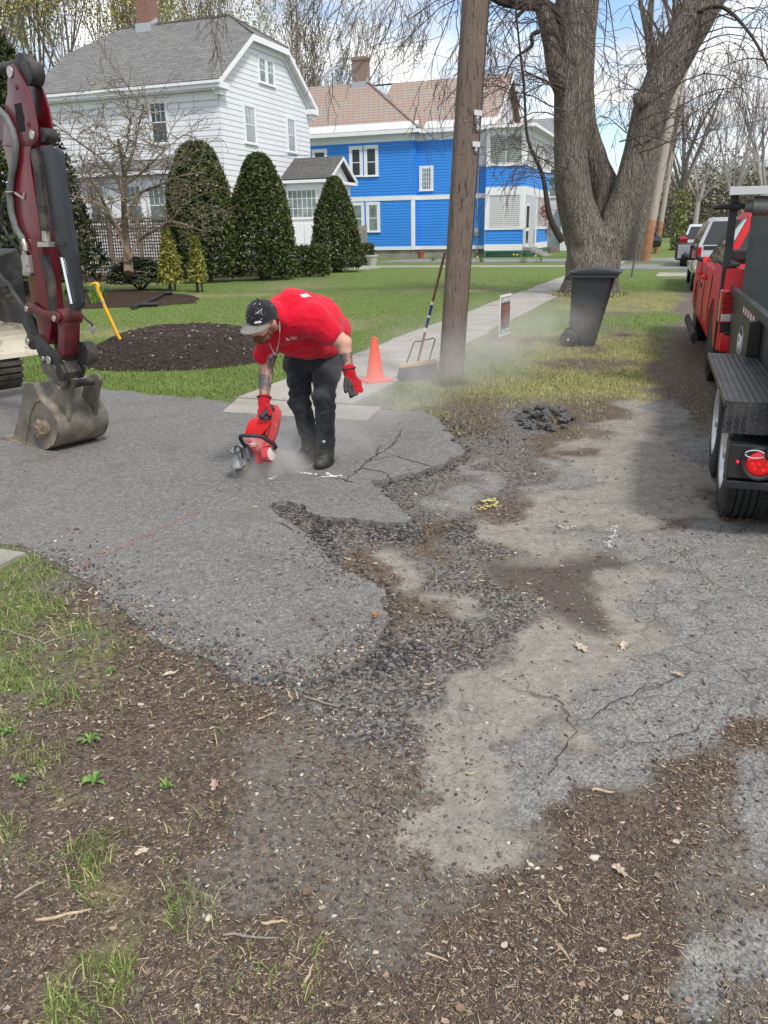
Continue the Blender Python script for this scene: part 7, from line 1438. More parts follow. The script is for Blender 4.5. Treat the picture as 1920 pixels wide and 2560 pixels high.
# --- skin: one continuous figure (head, neck, torso, arms, legs)
hc = pzp(465, 470, 5.13); cax = np.array([-.12, -.36, .92]); cax /= np.linalg.norm(cax); fw = np.array([-.50, -.72, -.42]); fw -= cax*(fw@cax); fw /= np.linalg.norm(fw); sx3 = np.cross(fw, cax)   # sx3: towards his left? resolved below
if sx3[0] < 0: sx3 = -sx3
pel = pzp(1040, 760, 5.82); mid = pzp(1010, 540, 5.68); che = pzp(860, 480, 5.46); upp = pzp(700, 450, 5.30); nk = pzp(610, 430, 5.22)
lsh = pzp(960, 470, 5.26); lel = pzp(1255, 700, 5.30); lwr = pzp(1312, 950, 5.28); rsh = pzp(545, 640, 5.38); rel = pzp(497, 920, 5.42); rwr = pzp(475, 1240, 5.31)
lhip, lkn, lan = pzp(1100, 880, 5.72), pzp(1068, 1215, 5.50), pzp(1088, 1650, 5.60); rhip, rkn, ran = pzp(828, 900, 5.72), pzp(830, 1260, 5.62), pzp(928, 1650, 5.68)
m = MB(); HA = [sx3, fw, cax]
m.ball(hc, (.076, .094, .10), 20, 14, axes=HA); m.ball(hc+fw*.035-cax*.055, (.058, .058, .062), 16, 10, axes=HA); m.ball(hc+fw*.07-cax*.095, (.03, .028, .025), 12, 8, axes=HA)
m.caps(hc+fw*.088-cax*.02, hc+fw*.112-cax*.045, .011, .016, 10); m.ball(hc+fw*.085-cax*.075, (.026, .012, .012), 10, 8, axes=HA)
for s_ in (-1, 1): m.ball(hc+sx3*s_*.080-cax*.012-fw*.005, (.012, .020, .032), 12, 10, axes=HA); m.ball(hc+sx3*s_*.03+fw*.080-cax*.005, (.016, .014, .01), 10, 8, axes=HA)
m.caps(hc-cax*.05-fw*.03, nk, .060, .070); m.caps(nk, upp, .075, .11); m.caps(upp, che, .13, .17); m.caps(che, mid, .17, .17); m.caps(mid, pel, .17, .15)
m.caps(upp, lsh, .10, .085); m.caps(lsh, lel, .074, .053); m.caps(lel, lwr, .052, .033); m.caps(upp, rsh, .10, .08); m.caps(rsh, rel, .066, .052); m.caps(rel, rel+(rwr-rel)*.35, .052, .050); m.caps(rel+(rwr-rel)*.35, rwr, .050, .033)
m.ball(lel+V3(.01, 0, .0), .052, 12, 8)
for h_, k_, a_ in ((lhip, lkn, lan), (rhip, rkn, ran)): m.caps(pel, h_, .12, .09); m.caps(h_, k_, .085, .055); m.caps(k_, a_, .055, .035); m.caps(a_, V3(a_[0]-.02, a_[1]-.06, .075), .035, .04)
def tpick(c):
    if np.linalg.norm(c-(rel+rwr)/2) < .27 and c[0] < rsh[0]+.12 and c[2] < rel[2]+.10: return 1
    q = lel+(lwr-lel)*.66
    return 1 if np.linalg.norm(c-q) < .062 and c[1] < q[1]+.02 else 0
blob('body', m, .0085, [SKN, TAT], man, 3, pick=tpick)
# --- t-shirt
m = MB(); m.caps(upp+V3(.01, .0, -.005), che, .135, .190); m.caps(che, mid, .190, .200); m.caps(mid, pel+V3(0, -.01, .09), .200, .185); m.ball(pzp(835, 640, 5.47), (.17, .15, .145)); m.ball(pzp(735, 690, 5.42), (.11, .11, .10)); m.ball(pzp(1130, 560, 5.72), (.145, .14, .14)); m.ball(pzp(930, 690, 5.58), (.155, .15, .12)); m.ball(pzp(1020, 720, 5.66), (.15, .15, .10))
m.caps(upp+V3(.03,.03,.02), che+V3(0,.02,.02), .160, .185); m.caps(nk+V3(.07,.04,0), upp+V3(.02,.02,.02), .085, .14); m.caps(upp, lsh, .125, .122); m.caps(lsh, lsh+(lel-lsh)*.52, .118, .098); m.caps(upp+V3(0, 0, -.02), rsh, .12, .100); m.caps(rsh, pzp(488, 800, 5.42), .094, .088); m.ball(pzp(600, 560, 5.34), .125); m.caps(nk, upp, .088, .12)
def fold(co):
    d = (fbm(co[:, 0]*7+co[:, 2]*4, co[:, 1]*6-co[:, 2]*5, 3)-.5)*.036; w = np.sin((co[:, 0]*.8+co[:, 2]*1.1)*38+fbm(co[:, 0]*5, co[:, 2]*5, 2)*9); return d+w*.0055*np.clip(fbm(co[:, 0]*3+9, co[:, 2]*3, 2)*2.2-.5, 0, 1.3)
sh_ = blob('tshirt', m, .0085, RTS, man, 7, disp=fold)
m = MB(); pcen = pzp(875, 215, 5.42)
for P in ([(825, 226), (850, 216), (868, 222), (885, 208), (912, 222), (938, 244), (905, 240), (880, 250), (842, 246), (858, 234)],):
    pts = []
    for (X_, Y_) in P:
        o_ = at(540+X_/3.95, 680+Y_/3.95, 4.5); d = o_-CO; d /= np.linalg.norm(d); hit = sh_.ray_cast(Vector((CO-ORG[man.name]).tolist()), Vector(d.tolist())); pts.append((np.array(hit[1])+ORG[man.name]-d*.004) if hit[0] else None)
    if all(p is not None for p in pts): m.add(pts, [tuple(range(len(pts)))])
def onshirt(P, lift=.003):
    out = []
    for (X_, Y_) in P:
        d = at(540+X_/3.95, 680+Y_/3.95, 4.5)-CO; d /= np.linalg.norm(d); hit = sh_.ray_cast(Vector((CO-ORG[man.name]).tolist()), Vector(d.tolist()))
        if hit[0]: out.append(np.array(hit[1])+ORG[man.name]+np.array(hit[2])*lift)
    return out
for P in ([(688, 642), (697, 645), (705, 655), (728, 660), (722, 672), (705, 674), (692, 660)],):
    q = onshirt(P)
    if len(q) > 3: m.add(q, [tuple(range(len(q)))])
for y_ in (642, 652, 661):
    q = onshirt([(735+8*i, y_-.3*i) for i in range(9)])
    if len(q) > 3: m.tube(q, .0012, 4)
m.build('shirt_print', WHD, man)
# --- jeans
m = MB(); m.caps(pel+V3(0, 0, -.02), lhip, .165, .125); m.caps(pel+V3(0, 0, -.02), rhip, .16, .125); m.ball(pzp(960, 850, 5.70), (.17, .13, .11)); m.ball(pzp(1090, 790, 5.82), (.14, .13, .13))
for h_, k_, a_, w_ in ((lhip, lkn, lan, 1), (rhip, rkn, ran, .95)):
    m.caps(h_, k_, .116*w_, .076*w_); m.caps(k_, k_+(a_-k_)*.55, .077*w_, .073*w_); m.caps(k_+(a_-k_)*.55, a_+UP*.015, .073*w_, .070*w_); m.caps(a_+UP*.03, a_-UP*.02, .071*w_, .066*w_); m.ball(k_+V3(-.012, -.015, -.02), .078*w_)
def jf(co):
    kz = lkn[2]; z = co[:, 2]; w = np.sin(z*70+fbm(co[:, 0]*12, z*9, 3)*14)*.0048*(np.exp(-((z-kz)/.12)**2)+np.exp(-((z-.13)/.09)**2)+.25); return w+(fbm(co[:, 0]*9, z*9+co[:, 1]*6, 3)-.5)*.020
jn = blob('jeans', m, .008, JN, man, 5, disp=jf)
# --- boots
for nm, an_, toe in (('boot', ran, gp(752, 1163, .036)), ('boot', lan, gp(803, 1170, .036))):
    d = np.array([toe[0]-an_[0], toe[1]-an_[1], 0]); l = np.linalg.norm(d); d /= l; an0 = V3(an_[0], an_[1], .036); s_ = V3(-d[1], d[0], 0); hl = an0-d*.055; tp = an0+d*.20
    m = MB(); m.caps(hl+UP*.055, tp-d*.04+UP*.05, .045, .050, 16, ell=1.0); m.caps(tp-d*.07+UP*.045, tp+UP*.038, .050, .042, 16); m.caps(an0+UP*.06, an0+d*.0+UP*.15, .050, .050, 16); m.caps(an0+d*.01+UP*.12, tp-d*.07+UP*.055, .042, .038, 14); m.caps(hl+UP*.04, hl+UP*.12, .045, .048, 14)
    bo = blob('boot', m, .006, BOOT, man, 3, disp=.006, ds=30)
    m = MB(); prof = []
    for k_ in range(22):
        a = 2*math.pi*k_/22; ca, sa = math.cos(a), math.sin(a); prof.append(an0+d*(.073+.136*ca)+s_*.059*sa*(1.0+.06*ca))
    m.prism([p+UP*-.002 for p in prof], UP*.030)
    for k_ in range(22): m.hexa(prof[k_]+UP*.006, d*.010, s_*.006, UP*.007)
    m.build('sole', SOLE, bo)
    m = MB()
    for k_ in range(5): c_ = an0+d*(.118-.018*k_)+UP*(.092+.018*k_); m.tube([c_-s_*.034-UP*.012, c_+d*.010+UP*.004, c_+s_*.034-UP*.012], .0046, 6)
    m.build('lace', M('lace_black', (.02, .02, .02), .7), bo)
    m = MB(); m.cyl(an0+d*.062+UP*.165, an0+d*.068+UP*.168, .011, 12); m.build('badge', WHD, bo)
# --- cap
m = MB(); vs = []; nr, ns = 9, 28; hb_ = hc+cax*.022
for i in range(nr+1):
    th = math.pi/2*i/nr
    for k_ in range(ns): a = 2*math.pi*k_/ns; vs.append(hb_+(sx3*math.cos(a)*.094+fw*math.sin(a)*.112)*math.cos(th)**.85+cax*(.112*math.sin(th)**1.0)-cax*.012*(math.sin(a) < 0))
m.add(vs, [(i*ns+k_, i*ns+(k_+1) % ns, (i+1)*ns+(k_+1) % ns, (i+1)*ns+k_) for i in range(nr) for k_ in range(ns)]); m.ball(hb_+cax*.113, .008, 8, 6)
cp_ = m.build('cap', CAPM, man, smooth=True)
m = MB(); vs = []
for j in range(6):
    for k_ in range(15):
        a = R(22+136*k_/14); rr = 1+.78*math.sin(R(180*k_/14))**.6*j/5; vs.append(hb_+sx3*math.cos(a)*.094*(1+(rr-1)*.35)+fw*math.sin(a)*.110*rr-cax*(.006+.018*(math.cos(a)**2)*(rr-.6)+.012*j/5))
n0 = len(vs); vs += [v-cax*.004 for v in vs]; F_ = [(j*15+k_, j*15+k_+1, (j+1)*15+k_+1, (j+1)*15+k_) for j in range(5) for k_ in range(14)]
m.add(vs, F_+[tuple(q+n0 for q in f)[::-1] for f in F_]+[(75+k_, 75+k_+1, n0+75+k_+1, n0+75+k_) for k_ in range(14)]+[(j*15, (j+1)*15, n0+(j+1)*15, n0+j*15) for j in range(5)]+[(j*15+14, (j+1)*15+14, n0+(j+1)*15+14, n0+j*15+14) for j in range(5)]); m.build('brim', BRM, cp_, smooth=True)
m = MB()
for k_ in range(6):
    a = 2*math.pi*(k_+.5)/6; m.tube([hb_+(sx3*math.cos(a)*.0955+fw*math.sin(a)*.1135)*math.cos(th)**.85+cax*(.113*math.sin(th)) for th in np.linspace(.05, 1.5, 9)], .0012, 4)
m.build('seam', M('cap_seam', (.05, .05, .055), .9), cp_)
m = MB(); r = np.random.default_rng(4)
for k_ in range(46):
    a = R(20+150*r.random()) if k_ % 2 else r.random()*6.28; th = r.random()*1.3; n_ = (sx3*math.cos(a)*.095+fw*math.sin(a)*.113)*math.cos(th)**.85+cax*(.113*math.sin(th)); p = hb_+n_*1.005; nn = n_/np.linalg.norm(n_); e = np.cross(nn, cax); e /= np.linalg.norm(e); g_ = np.cross(nn, e); s_ = .0008+.003*r.random()**3
    m.add([p+e*s_*1.6, p+g_*s_, p-e*s_, p-g_*s_*.8], [(0, 1, 2, 3)])
for a0, t0, a1, t1 in ((1.05, .62, .72, .78), (.75, .60, .60, .82), (1.0, .7, .86, .60), (2.2, .5, 2.35, .2)): m.tube([hb_+((sx3*math.cos(a)*.0955+fw*math.sin(a)*.1135)*math.cos(th)**.85+cax*(.113*math.sin(th)))*1.006 for a, th in ((a0, t0), ((a0+a1)/2, (t0+t1)/2+.03), (a1, t1))], .0016, 4)
m.build('paint_speck', M('paint_speck_white', (.6, .6, .58), .7), cp_, keep=True)
def capp(a, th, l=1.012): return hb_+((sx3*math.cos(a)*.0955+fw*math.sin(a)*.1135)*math.cos(th)**.85+cax*(.113*math.sin(th)))*l
pc = capp(1.05, .16); e = capp(.85, .16)-capp(1.25, .16); e /= np.linalg.norm(e); up_ = capp(1.05, .4)-capp(1.05, .1)
m = MB(); m.tube([capp(a, .16+.035*math.sin(a*34), 1.014) for a in np.linspace(1.28, .84, 26)], .0042, 5); m.tube([capp(1.26, .1, 1.014), capp(.9, .09, 1.014)], .002, 4); m.build('cap_emblem', WHD, cp_)
# --- beard, glasses, chain
m = MB(); m.ball(hc+fw*.055-cax*.095, (.060, .052, .040), 14, 10, axes=HA); m.caps(hc+sx3*.066+fw*.01-cax*.04, hc+sx3*.045+fw*.05-cax*.09, .020, .026); m.caps(hc-sx3*.066+fw*.01-cax*.04, hc-sx3*.045+fw*.05-cax*.09, .020, .026); m.ball(hc+fw*.085-cax*.066, (.030, .014, .008), 10, 6, axes=HA); blob('beard', m, .006, HAIR, man, 2, disp=.012, ds=60)
m = MB(); m.caps(hc+sx3*.074-fw*.045+cax*.0, hc+sx3*.05-fw*.075-cax*.02, .018, .022); m.caps(hc-sx3*.074-fw*.045, hc-sx3*.05-fw*.075-cax*.02, .018, .022); m.caps(hc+sx3*.05-fw*.078-cax*.02, hc-sx3*.05-fw*.078-cax*.02, .022, .022); blob('hair', m, .006, HAIR, man, 2, disp=.008, ds=60)
m = MB()
for s_ in (-1, 1): m.tube([hc+sx3*s_*.084+cax*.004+fw*.0, hc+sx3*s_*.083+cax*.002+fw*.06, hc+sx3*s_*.068+cax*.0+fw*.094], .0034, 6); m.ball(hc+sx3*s_*.034+fw*.098-cax*.008, (.028, .006, .019), 12, 8, axes=HA)
m.caps(hc-sx3*.01+fw*.106, hc+sx3*.01+fw*.106, .003, .003); m.build('glasses', BPL, man, smooth=True)
m = MB(); P = [pzp(628, 470, 5.14), pzp(632, 560, 5.12), pzp(625, 680, 5.13), pzp(600, 790, 5.14), pzp(588, 825, 5.14)]; m.tube(P, .0022, 6); m.tube([pzp(530, 700, 5.12), pzp(550, 760, 5.13), pzp(588, 825, 5.14)], .0022, 6); nc = m.build('necklace', CHM, man, smooth=True); m = MB(); m.ball(pzp(592, 838, 5.14), (.010, .004, .014)); m.build('pendant', BPL, nc, smooth=True)
# --- gloves
def glove(wr, el, palmdir, fingers, thumb, name='glove'):
    """fingers: chains of joints; palm hull from wrist to knuckles"""
    m = MB(); ax_ = wr-el; ax_ /= np.linalg.norm(ax_); kn = [f[0] for f in fingers]; kc = sum(kn)/len(kn)
    m.caps(wr-ax_*.035, wr+ax_*.01, .043, .040, 14); 
    for k_ in kn: m.caps(wr+ax_*.01, k_, .032, .0165, 12)
    m.caps(kn[0], kn[-1], .018, .018, 12); m.caps(wr+(kc-wr)*.5+(kn[0]-kc)*.4, wr+(kc-wr)*.5+(kn[-1]-kc)*.4, .026, .024)
    for f in fingers:
        for i in range(len(f)-1): m.caps(f[i], f[i+1], .0135-.0012*i, .0125-.0012*i, 10)
    for i in range(len(thumb)-1): m.caps(thumb[i], thumb[i+1], .020-.004*i, .016-.002*i, 10)
    m2 = MB(); n = 24; h = np.cross(ax_, V3(0, 1, .2)); h /= np.linalg.norm(h); b_ = np.cross(ax_, h)
    g = blob(name, m, .0042, [GLV, GLD], man, 2, disp=.004, ds=40, pick=lambda c: 1 if (c-kc)@palmdir > .017 and np.linalg.norm(c-wr) > .05 else 0)
    m2.tube([wr-ax_*.036+(h*math.cos(a)+b_*math.sin(a))*(.046+.004*math.sin(3*a)) for a in np.linspace(0, 6.283, n, endpoint=False)], .0045, 6, closed=True); m2.build('cuff', M('cuff_dark_red', (.10, .006, .012), .8), g, smooth=True); return g
q = lambda X, Y, d: pzp(X, Y, d)
# his left hand, hanging relaxed with curled fingers
wl = q(1322, 1010, 5.27)
glove(wl, lel, V3(-.75, -.35, -.3), [[q(1415, 1095, 5.29), q(1430, 1145, 5.27), q(1440, 1165, 5.25), q(1432, 1180, 5.24)], [q(1385, 1125, 5.26), q(1400, 1175, 5.24), q(1390, 1205, 5.22), q(1372, 1212, 5.21)], [q(1350, 1130, 5.24), q(1360, 1190, 5.22), q(1345, 1228, 5.20), q(1328, 1232, 5.19)], [q(1318, 1120, 5.22), q(1322, 1180, 5.20), q(1325, 1212, 5.19), q(1335, 1218, 5.18)]], [q(1290, 1060, 5.23), q(1278, 1120, 5.20), q(1282, 1180, 5.18)])
# his right hand, wrapped round the rear handle of the saw
gr0 = q(505, 1420, 5.25)
wr_ = q(474, 1292, 5.30)
glove(wr_, rel, V3(.2, -.1, -.95), [[q(432, 1375, 5.26), q(425, 1410, 5.24), q(445, 1432, 5.22), q(468, 1425, 5.22)], [q(455, 1392, 5.25), q(450, 1422, 5.22), q(470, 1442, 5.20), q(492, 1432, 5.21)], [q(482, 1400, 5.24), q(482, 1432, 5.21), q(500, 1450, 5.20), q(520, 1438, 5.21)], [q(510, 1400, 5.25), q(514, 1428, 5.22), q(528, 1444, 5.21), q(540, 1432, 5.22)]], [q(510, 1330, 5.25), q(535, 1375, 5.22), q(532, 1412, 5.20)])
# ---------------------------------------------------------------- power saw
zs = lambda X, Y, d=5.22: at(560+X/5.53, 1000+Y/5.53, d)
SRD = M('saw_red', (.74, .022, .028), .35, coat=.3); SDU = M('dusty_red', (.56, .05, .06), .7, var=.1, col2=(.50, .33, .31), c2s=7, c2r=(.46, .60)); SGY = M('guard_grey', (.17, .18, .20), .5, var=.3, vs=9, col2=(.58, .58, .57), c2s=8, c2r=(.48, .62)); DST = M('dust_caked', (.60, .52, .50), .9, var=.12, vs=12)
gpt = gp(604, 1207, .036); saw = thing('cutoff_saw', 'red battery cut-off saw with grey blade guard cutting the asphalt', 'power saw', gpt)
cd_ = gp(736, 1161)-gp(664, 1199); cd_ /= np.linalg.norm(cd_); cn_ = np.cross(cd_, UP); cn_ = -cn_ if cn_[1] > 0 else cn_   # towards the camera
BC = zs(285, 955, 5.26); BC[2] = .036+.098
BLADE = M('cutting_disc', (.17, .165, .155), .45, .6, var=.2, vs=20)
m = MB(); m._lathe([(-.0015, .001), (-.0015, .112), (.0015, .112), (.0015, .001)], BC, cn_, 40); bl = m.build('blade', BLADE, saw)
m = MB(); m._lathe([(.0, .030), (.008, .030), (.009, .001)], BC, cn_, 24); m._lathe([(.008, .014), (.022, .012), (.023, .001)], BC, cn_, 12); m.build('flange', PINM, bl); m = MB(); m.tube([BC+cn_*.003+(cd_*math.cos(a)+UP*math.sin(a))*.045 for a in np.linspace(0, 6.283, 30, endpoint=False)], .004, 5, closed=True); m.build('disc_label', M('label_yellow', (.50, .47, .12), .6), bl)
m = MB(); A0, A1 = R(-12), R(185); vs = []; n = 26
for i in range(n):
    a = A0+(A1-A0)*i/(n-1); e = cd_*math.cos(a)+UP*math.sin(a); rr = .128 if i else .128
    vs += [BC+cn_*.034+e*.03, BC+cn_*.034+e*(rr-.02), BC+cn_*.022+e*rr, BC-cn_*.022+e*rr, BC-cn_*.034+e*(rr-.02), BC-cn_*.034+e*.04]
m.add(vs, [(i*6+k_, i*6+k_+1, (i+1)*6+k_+1, (i+1)*6+k_) for i in range(n-1) for k_ in range(5)])
# gentle outward rib
gd = m.build('blade_guard', SGY, saw, smooth=True)
m = MB(); m.prism([zs(80, 690, 5.14), zs(100, 682, 5.14), zs(215, 690, 5.16), zs(222, 705, 5.16), (zs(200, 735, 5.16)), zs(120, 740, 5.14)], V3(.02, .06, 0)); m.build('guard_lever', SGY, gd, bevel=.006, smooth=True)
m = MB(); m.prism([zs(130, 745, 5.15), zs(205, 735, 5.16), zs(190, 850, 5.15), zs(150, 955, 5.14), zs(100, 955, 5.14), zs(110, 850, 5.14)], V3(.02, .07, 0)); m.build('front_shield', SGY, gd, bevel=.006, smooth=True)
m = MB(); m.tube([zs(150, 690, 5.12), zs(162, 645, 5.11), (zs(190, 632, 5.11)), zs(225, 660, 5.11), zs(250, 730, 5.11), zs(262, 805, 5.12)], .007, 8); m.build('water_hose', BPL, saw, smooth=True)
AW = V3(.36, .93, 0)
m = MB(); m.prism([zs(*p) for p in ((280, 478), (298, 400), (322, 325), (348, 285), (400, 248), (470, 243), (510, 212), (545, 216), (560, 240), (600, 258), (638, 305), (620, 360), (565, 425), (505, 490), (400, 492))], AW*.10); m.build('top_cover', SRD, saw, bevel=.014, smooth=True)
m = MB(); m.prism([zs(*p) for p in ((300, 496), (500, 496), (560, 550), (612, 640), (622, 770), (592, 830), (520, 860), (518, 888), (440, 888), (425, 790), (395, 690), (330, 620))], AW*.11); m.build('motor_housing', SDU, saw, bevel=.012, smooth=True)
m = MB(); c0 = zs(565, 745, 5.20); e = V3(.80, -.35, .1); m.cyl(c0, c0+e*.055, .055, 28); m.build('side_cap', SDU, saw, smooth=True, bevel=.006); m = MB(); m.cyl(c0+e*.056, c0+e*.063, .047, 28); m.build('cap_disc', DST, saw, smooth=True, bevel=.003)
m = MB(); m.prism([zs(*p, 5.24) for p in ((628, 180), (640, 110), (665, 78), (695, 90), (752, 175), (756, 215), (735, 350), (700, 490), (672, 570), (640, 575), (600, 520), (560, 470), (600, 400), (640, 330), (640, 250))], AW*.05); m.build('rear_frame', SDU, saw, bevel=.010, smooth=True)
m = MB(); m.caps(zs(520, 232, 5.20), zs(650, 110, 5.25), .019, .021); m.caps(zs(650, 110, 5.25), zs(690, 130, 5.26), .024, .022); m.build('rear_handle', BPL, saw, smooth=True)
m = MB(); m.tube([zs(300, 640, 5.20), zs(262, 600, 5.17), zs(222, 525, 5.14), zs(232, 498, 5.13), zs(270, 490, 5.12), zs(400, 494, 5.12), zs(520, 505, 5.13), zs(600, 555, 5.15), zs(705, 630, 5.18), zs(716, 650, 5.19), zs(700, 668, 5.21), zs(655, 688, 5.25)], .0128, 12); m.build('front_handle', BPL, saw, smooth=True)
m = MB(); m.caps(zs(625, 690, 5.27), zs(665, 675, 5.24), .012, .012); m.build('handle_joint', DST, saw, smooth=True)
m = MB(); c_ = zs(398, 606, 5.212); m.hexa(c_, V3(.028, 0, .002), V3(0, .001, 0), UP*.002); m.tube([c_+V3(.011*math.cos(a), -.001, .008*math.sin(a)) for a in np.linspace(0, 6.28, 12, endpoint=False)], .0016, 4, closed=True); m.hexa(c_-UP*.015, V3(.02, 0, .002), V3(0, .001, 0), UP*.0015); m.build('emblem', WHD, saw)
m = MB()
for k_ in range(6): c_ = zs(600+8*k_, 500-34*k_, 5.19); m.hexa(c_, V3(.008, 0, 0), V3(0, .002, 0), UP*.003)
m.build('vent_slot', BPL, saw)
# ================================================================ loose litter, gravel, grass
r = np.random.default_rng(77)
LIT = leafmat('litter_mix', [(0, (.055, .038, .029)), (.35, (.115, .077, .056)), (.62, (.19, .13, .095)), (.82, (.28, .215, .155)), (.94, (.42, .35, .26)), (1, (.60, .54, .44))], .85)
STRAW = leafmat('straw_mix', [(0, (.16, .10, .06)), (.4, (.32, .24, .15)), (1, (.58, .48, .32))], .8)
GRV = leafmat('gravel_mix', [(0, (.035, .034, .034)), (.5, (.10, .098, .095)), (.82, (.20, .19, .18)), (.95, (.36, .33, .29)), (1, (.55, .52, .47))], .85)
DRYL = leafmat('dry_leaf', [(0, (.15, .09, .055)), (.5, (.30, .22, .16)), (1, (.48, .42, .36))], .8)
GRS = leafmat('grass_blade', [(0, (.06, .10, .02)), (.35, (.12, .19, .035)), (.65, (.20, .27, .06)), (.84, (.32, .33, .12)), (1, (.50, .44, .25))], .55)
GRD = leafmat('dry_grass_blade', [(0, (.10, .15, .03)), (.35, (.22, .25, .07)), (.6, (.36, .33, .15)), (1, (.54, .47, .27))], .6)
DPX = np.array([p[0] for p in DWP]); DPY = np.array([p[1] for p in DWP]); DPOL = list(zip(DPX, DPY))
def ondrive(x, y): return inpoly(x, y, DPOL)
def onwalk(x, y): s = x*SU[0]+y*SU[1]; t_ = x*SR[0]+y*SR[1]; return ((t_ > -4.2) & (t_ < -2.98) & (s > 6.9) & (s < 62)) | ((t_ > -4.3) & (t_ < -3.1) & (s < 3.02)) | ((s > 6.35) & (s < 7.0) & (t_ > -4.3) & (t_ < -2.5))
def samp(n, v0, v1, mixw=.35, xr=(-1.5, 1.5)):
    """points on the ground, denser close by"""
    u = r.random(n)*2200-140; v = v0+(v1-v0)*r.random(n); w = np.array([u-960, 1280-v]).T/FPX; d = CR[None]*w[:, :1]+CU[None]*w[:, 1:]+CF[None]; p = CO+d*(-EYE/d[:, 2])[:, None]; return p[:, 0], p[:, 1]
def accept(x, y, wt, drive=0., walk=0.):
    c = surf(x, y)@np.array(wt, float)*np.clip(2.2*fbm(x*3.3+2, y*3.3, 4)-.15, .1, 1.6); dr = ondrive(x, y); c = np.where(dr, drive, c); c = np.where(onwalk(x, y), walk, c); k = r.random(len(x)) < c
    z = np.where(dr, .037, np.maximum(hgt(x, y), -.01)); z = np.where(onwalk(x, y), .055, z); return x[k], y[k], z[k]
def flakes(name, x, y, z, ln, wd_, mat, tilt=.35, bend=0., stuff=True, par=None):
    n = len(x); a = r.random(n)*6.283; d = np.stack([np.cos(a), np.sin(a), r.normal(size=n)*tilt*.5], 1); s = np.stack([-np.sin(a), np.cos(a), r.normal(size=n)*tilt], 1); c = np.stack([x, y, z+.0025+np.abs(d[:, 2])*ln*.5+.003*r.random(n)], 1)
    L2, W2 = (d*ln[:, None]/2), (s*wd_[:, None]/2); k = (.35+.6*r.random(n))[:, None]
    V = np.stack([c-L2-W2*k, c-L2+W2, c+L2+W2*k, c+L2-W2], 1); up_ = np.array([0, 0, 1.]); th = np.minimum(wd_*.35, .003)[:, None, None]*up_
    V = np.concatenate([V, V-th], 1).reshape(-1, 3); b = np.arange(n)[:, None, None]*8; F_ = np.array([[0, 1, 2, 3], [4, 5, 1, 0], [5, 6, 2, 1], [6, 7, 3, 2], [7, 4, 0, 3]])[None]+b
    o = raw(name, V, F_.reshape(-1, 4), mat, par, attr={'rnd': np.repeat(r.random(n), 8)}); 
    if stuff: o['kind'] = 'stuff'
    return o
#            g    y    m   d    s    o    k    t
x, y, z = accept(*samp(250000, 880, 2700), [.28, .40, .66, .27, .03, .035, .22, .10], .012, .01); n = len(x); sz = (.0022+.0085*r.random(n)**2.6)*np.clip(y/2.2, .55, 1.6); flakes('wood_litter', x, y, z, sz*1.8, sz*(.25+.5*r.random(n)), LIT)
x, y, z = accept(*samp(16000, 900, 2700), [.5, .7, .9, .45, .10, .06, .25, .12], .018, .015); n = len(x); flakes('straw_litter', x, y, z, .008+.028*r.random(n)**2.4, .0008+.0011*r.random(n), STRAW, .12)
x, y, z = accept(*samp(520, 950, 2700), [.6, .9, .5, .2, .02, .02, .1, .02], .005, .02); n = len(x)
def leaves(name, x, y, z, s0, mat):
    n = len(x); a = r.random(n)*6.28; V = []; F_ = []; rn = []
    for i in range(n):
        s = s0*(.6+.8*r.random()); k = 7; o_ = len(V); q = r.random(); cc = np.array([x[i], y[i], z[i]+.006]); V.append(cc+UP*(.004*r.normal())); rn.append(q)
        for j in range(k): an = a[i]+j*6.283/k; rr = s*(.55+.6*r.random()); V.append(cc+V3(math.cos(an)*rr, math.sin(an)*rr*.8, .012*r.random()*s/.02)); rn.append(q)
        F_ += [(o_, o_+1+j, o_+1+(j+1) % k) for j in range(k)]
    o = raw(name, np.array(V), np.array(F_), mat, None, attr={'rnd': np.array(rn)}); o['kind'] = 'stuff'; return o
leaves('leaf_litter', x, y, z, .010, DRYL)
# gravel
x, y, z = accept(*samp(70000, 900, 2700), [.01, .03, .12, .26, .07, .10, .75, .12], .012, .004); n = len(x); pebbles('gravel', np.stack([x, y, z+.001], 1), .0018+.0055*r.random(n)**2.6, GRV, r)
# debris creeping over the near edge of the slab
def drive_edge(n, v0, v1, reach):
    x, y = samp(n, v0, v1); k = ondrive(x, y); x, y = x[k], y[k]; seg = np.array([p for p in DWP if p[1] < 3.9 and p[0] > -3.6 and (p[1] < 2.95 or p[0] < -.2)])
    d = np.sqrt(((x[:, None]-seg[None, :, 0])**2+(y[:, None]-seg[None, :, 1])**2).min(1)); k = r.random(len(x)) < np.exp(-(d/reach)**1.2)*(.55+.9*(fbm(x*4, y*4, 3)-.3)); return x[k], y[k]
x, y = drive_edge(38000, 1330, 1820, .13); n = len(x); pebbles('edge_gravel', np.stack([x, y, np.full(n, .038)], 1), .002+.007*r.random(n)**2.4, GRV, r)
x, y = drive_edge(40000, 1330, 1820, .11); n = len(x); sz = .003+.009*r.random(n)**2.4; flakes('edge_litter', x, y, np.full(n, .038), sz*1.8, sz*(.25+.5*r.random(n)), LIT)
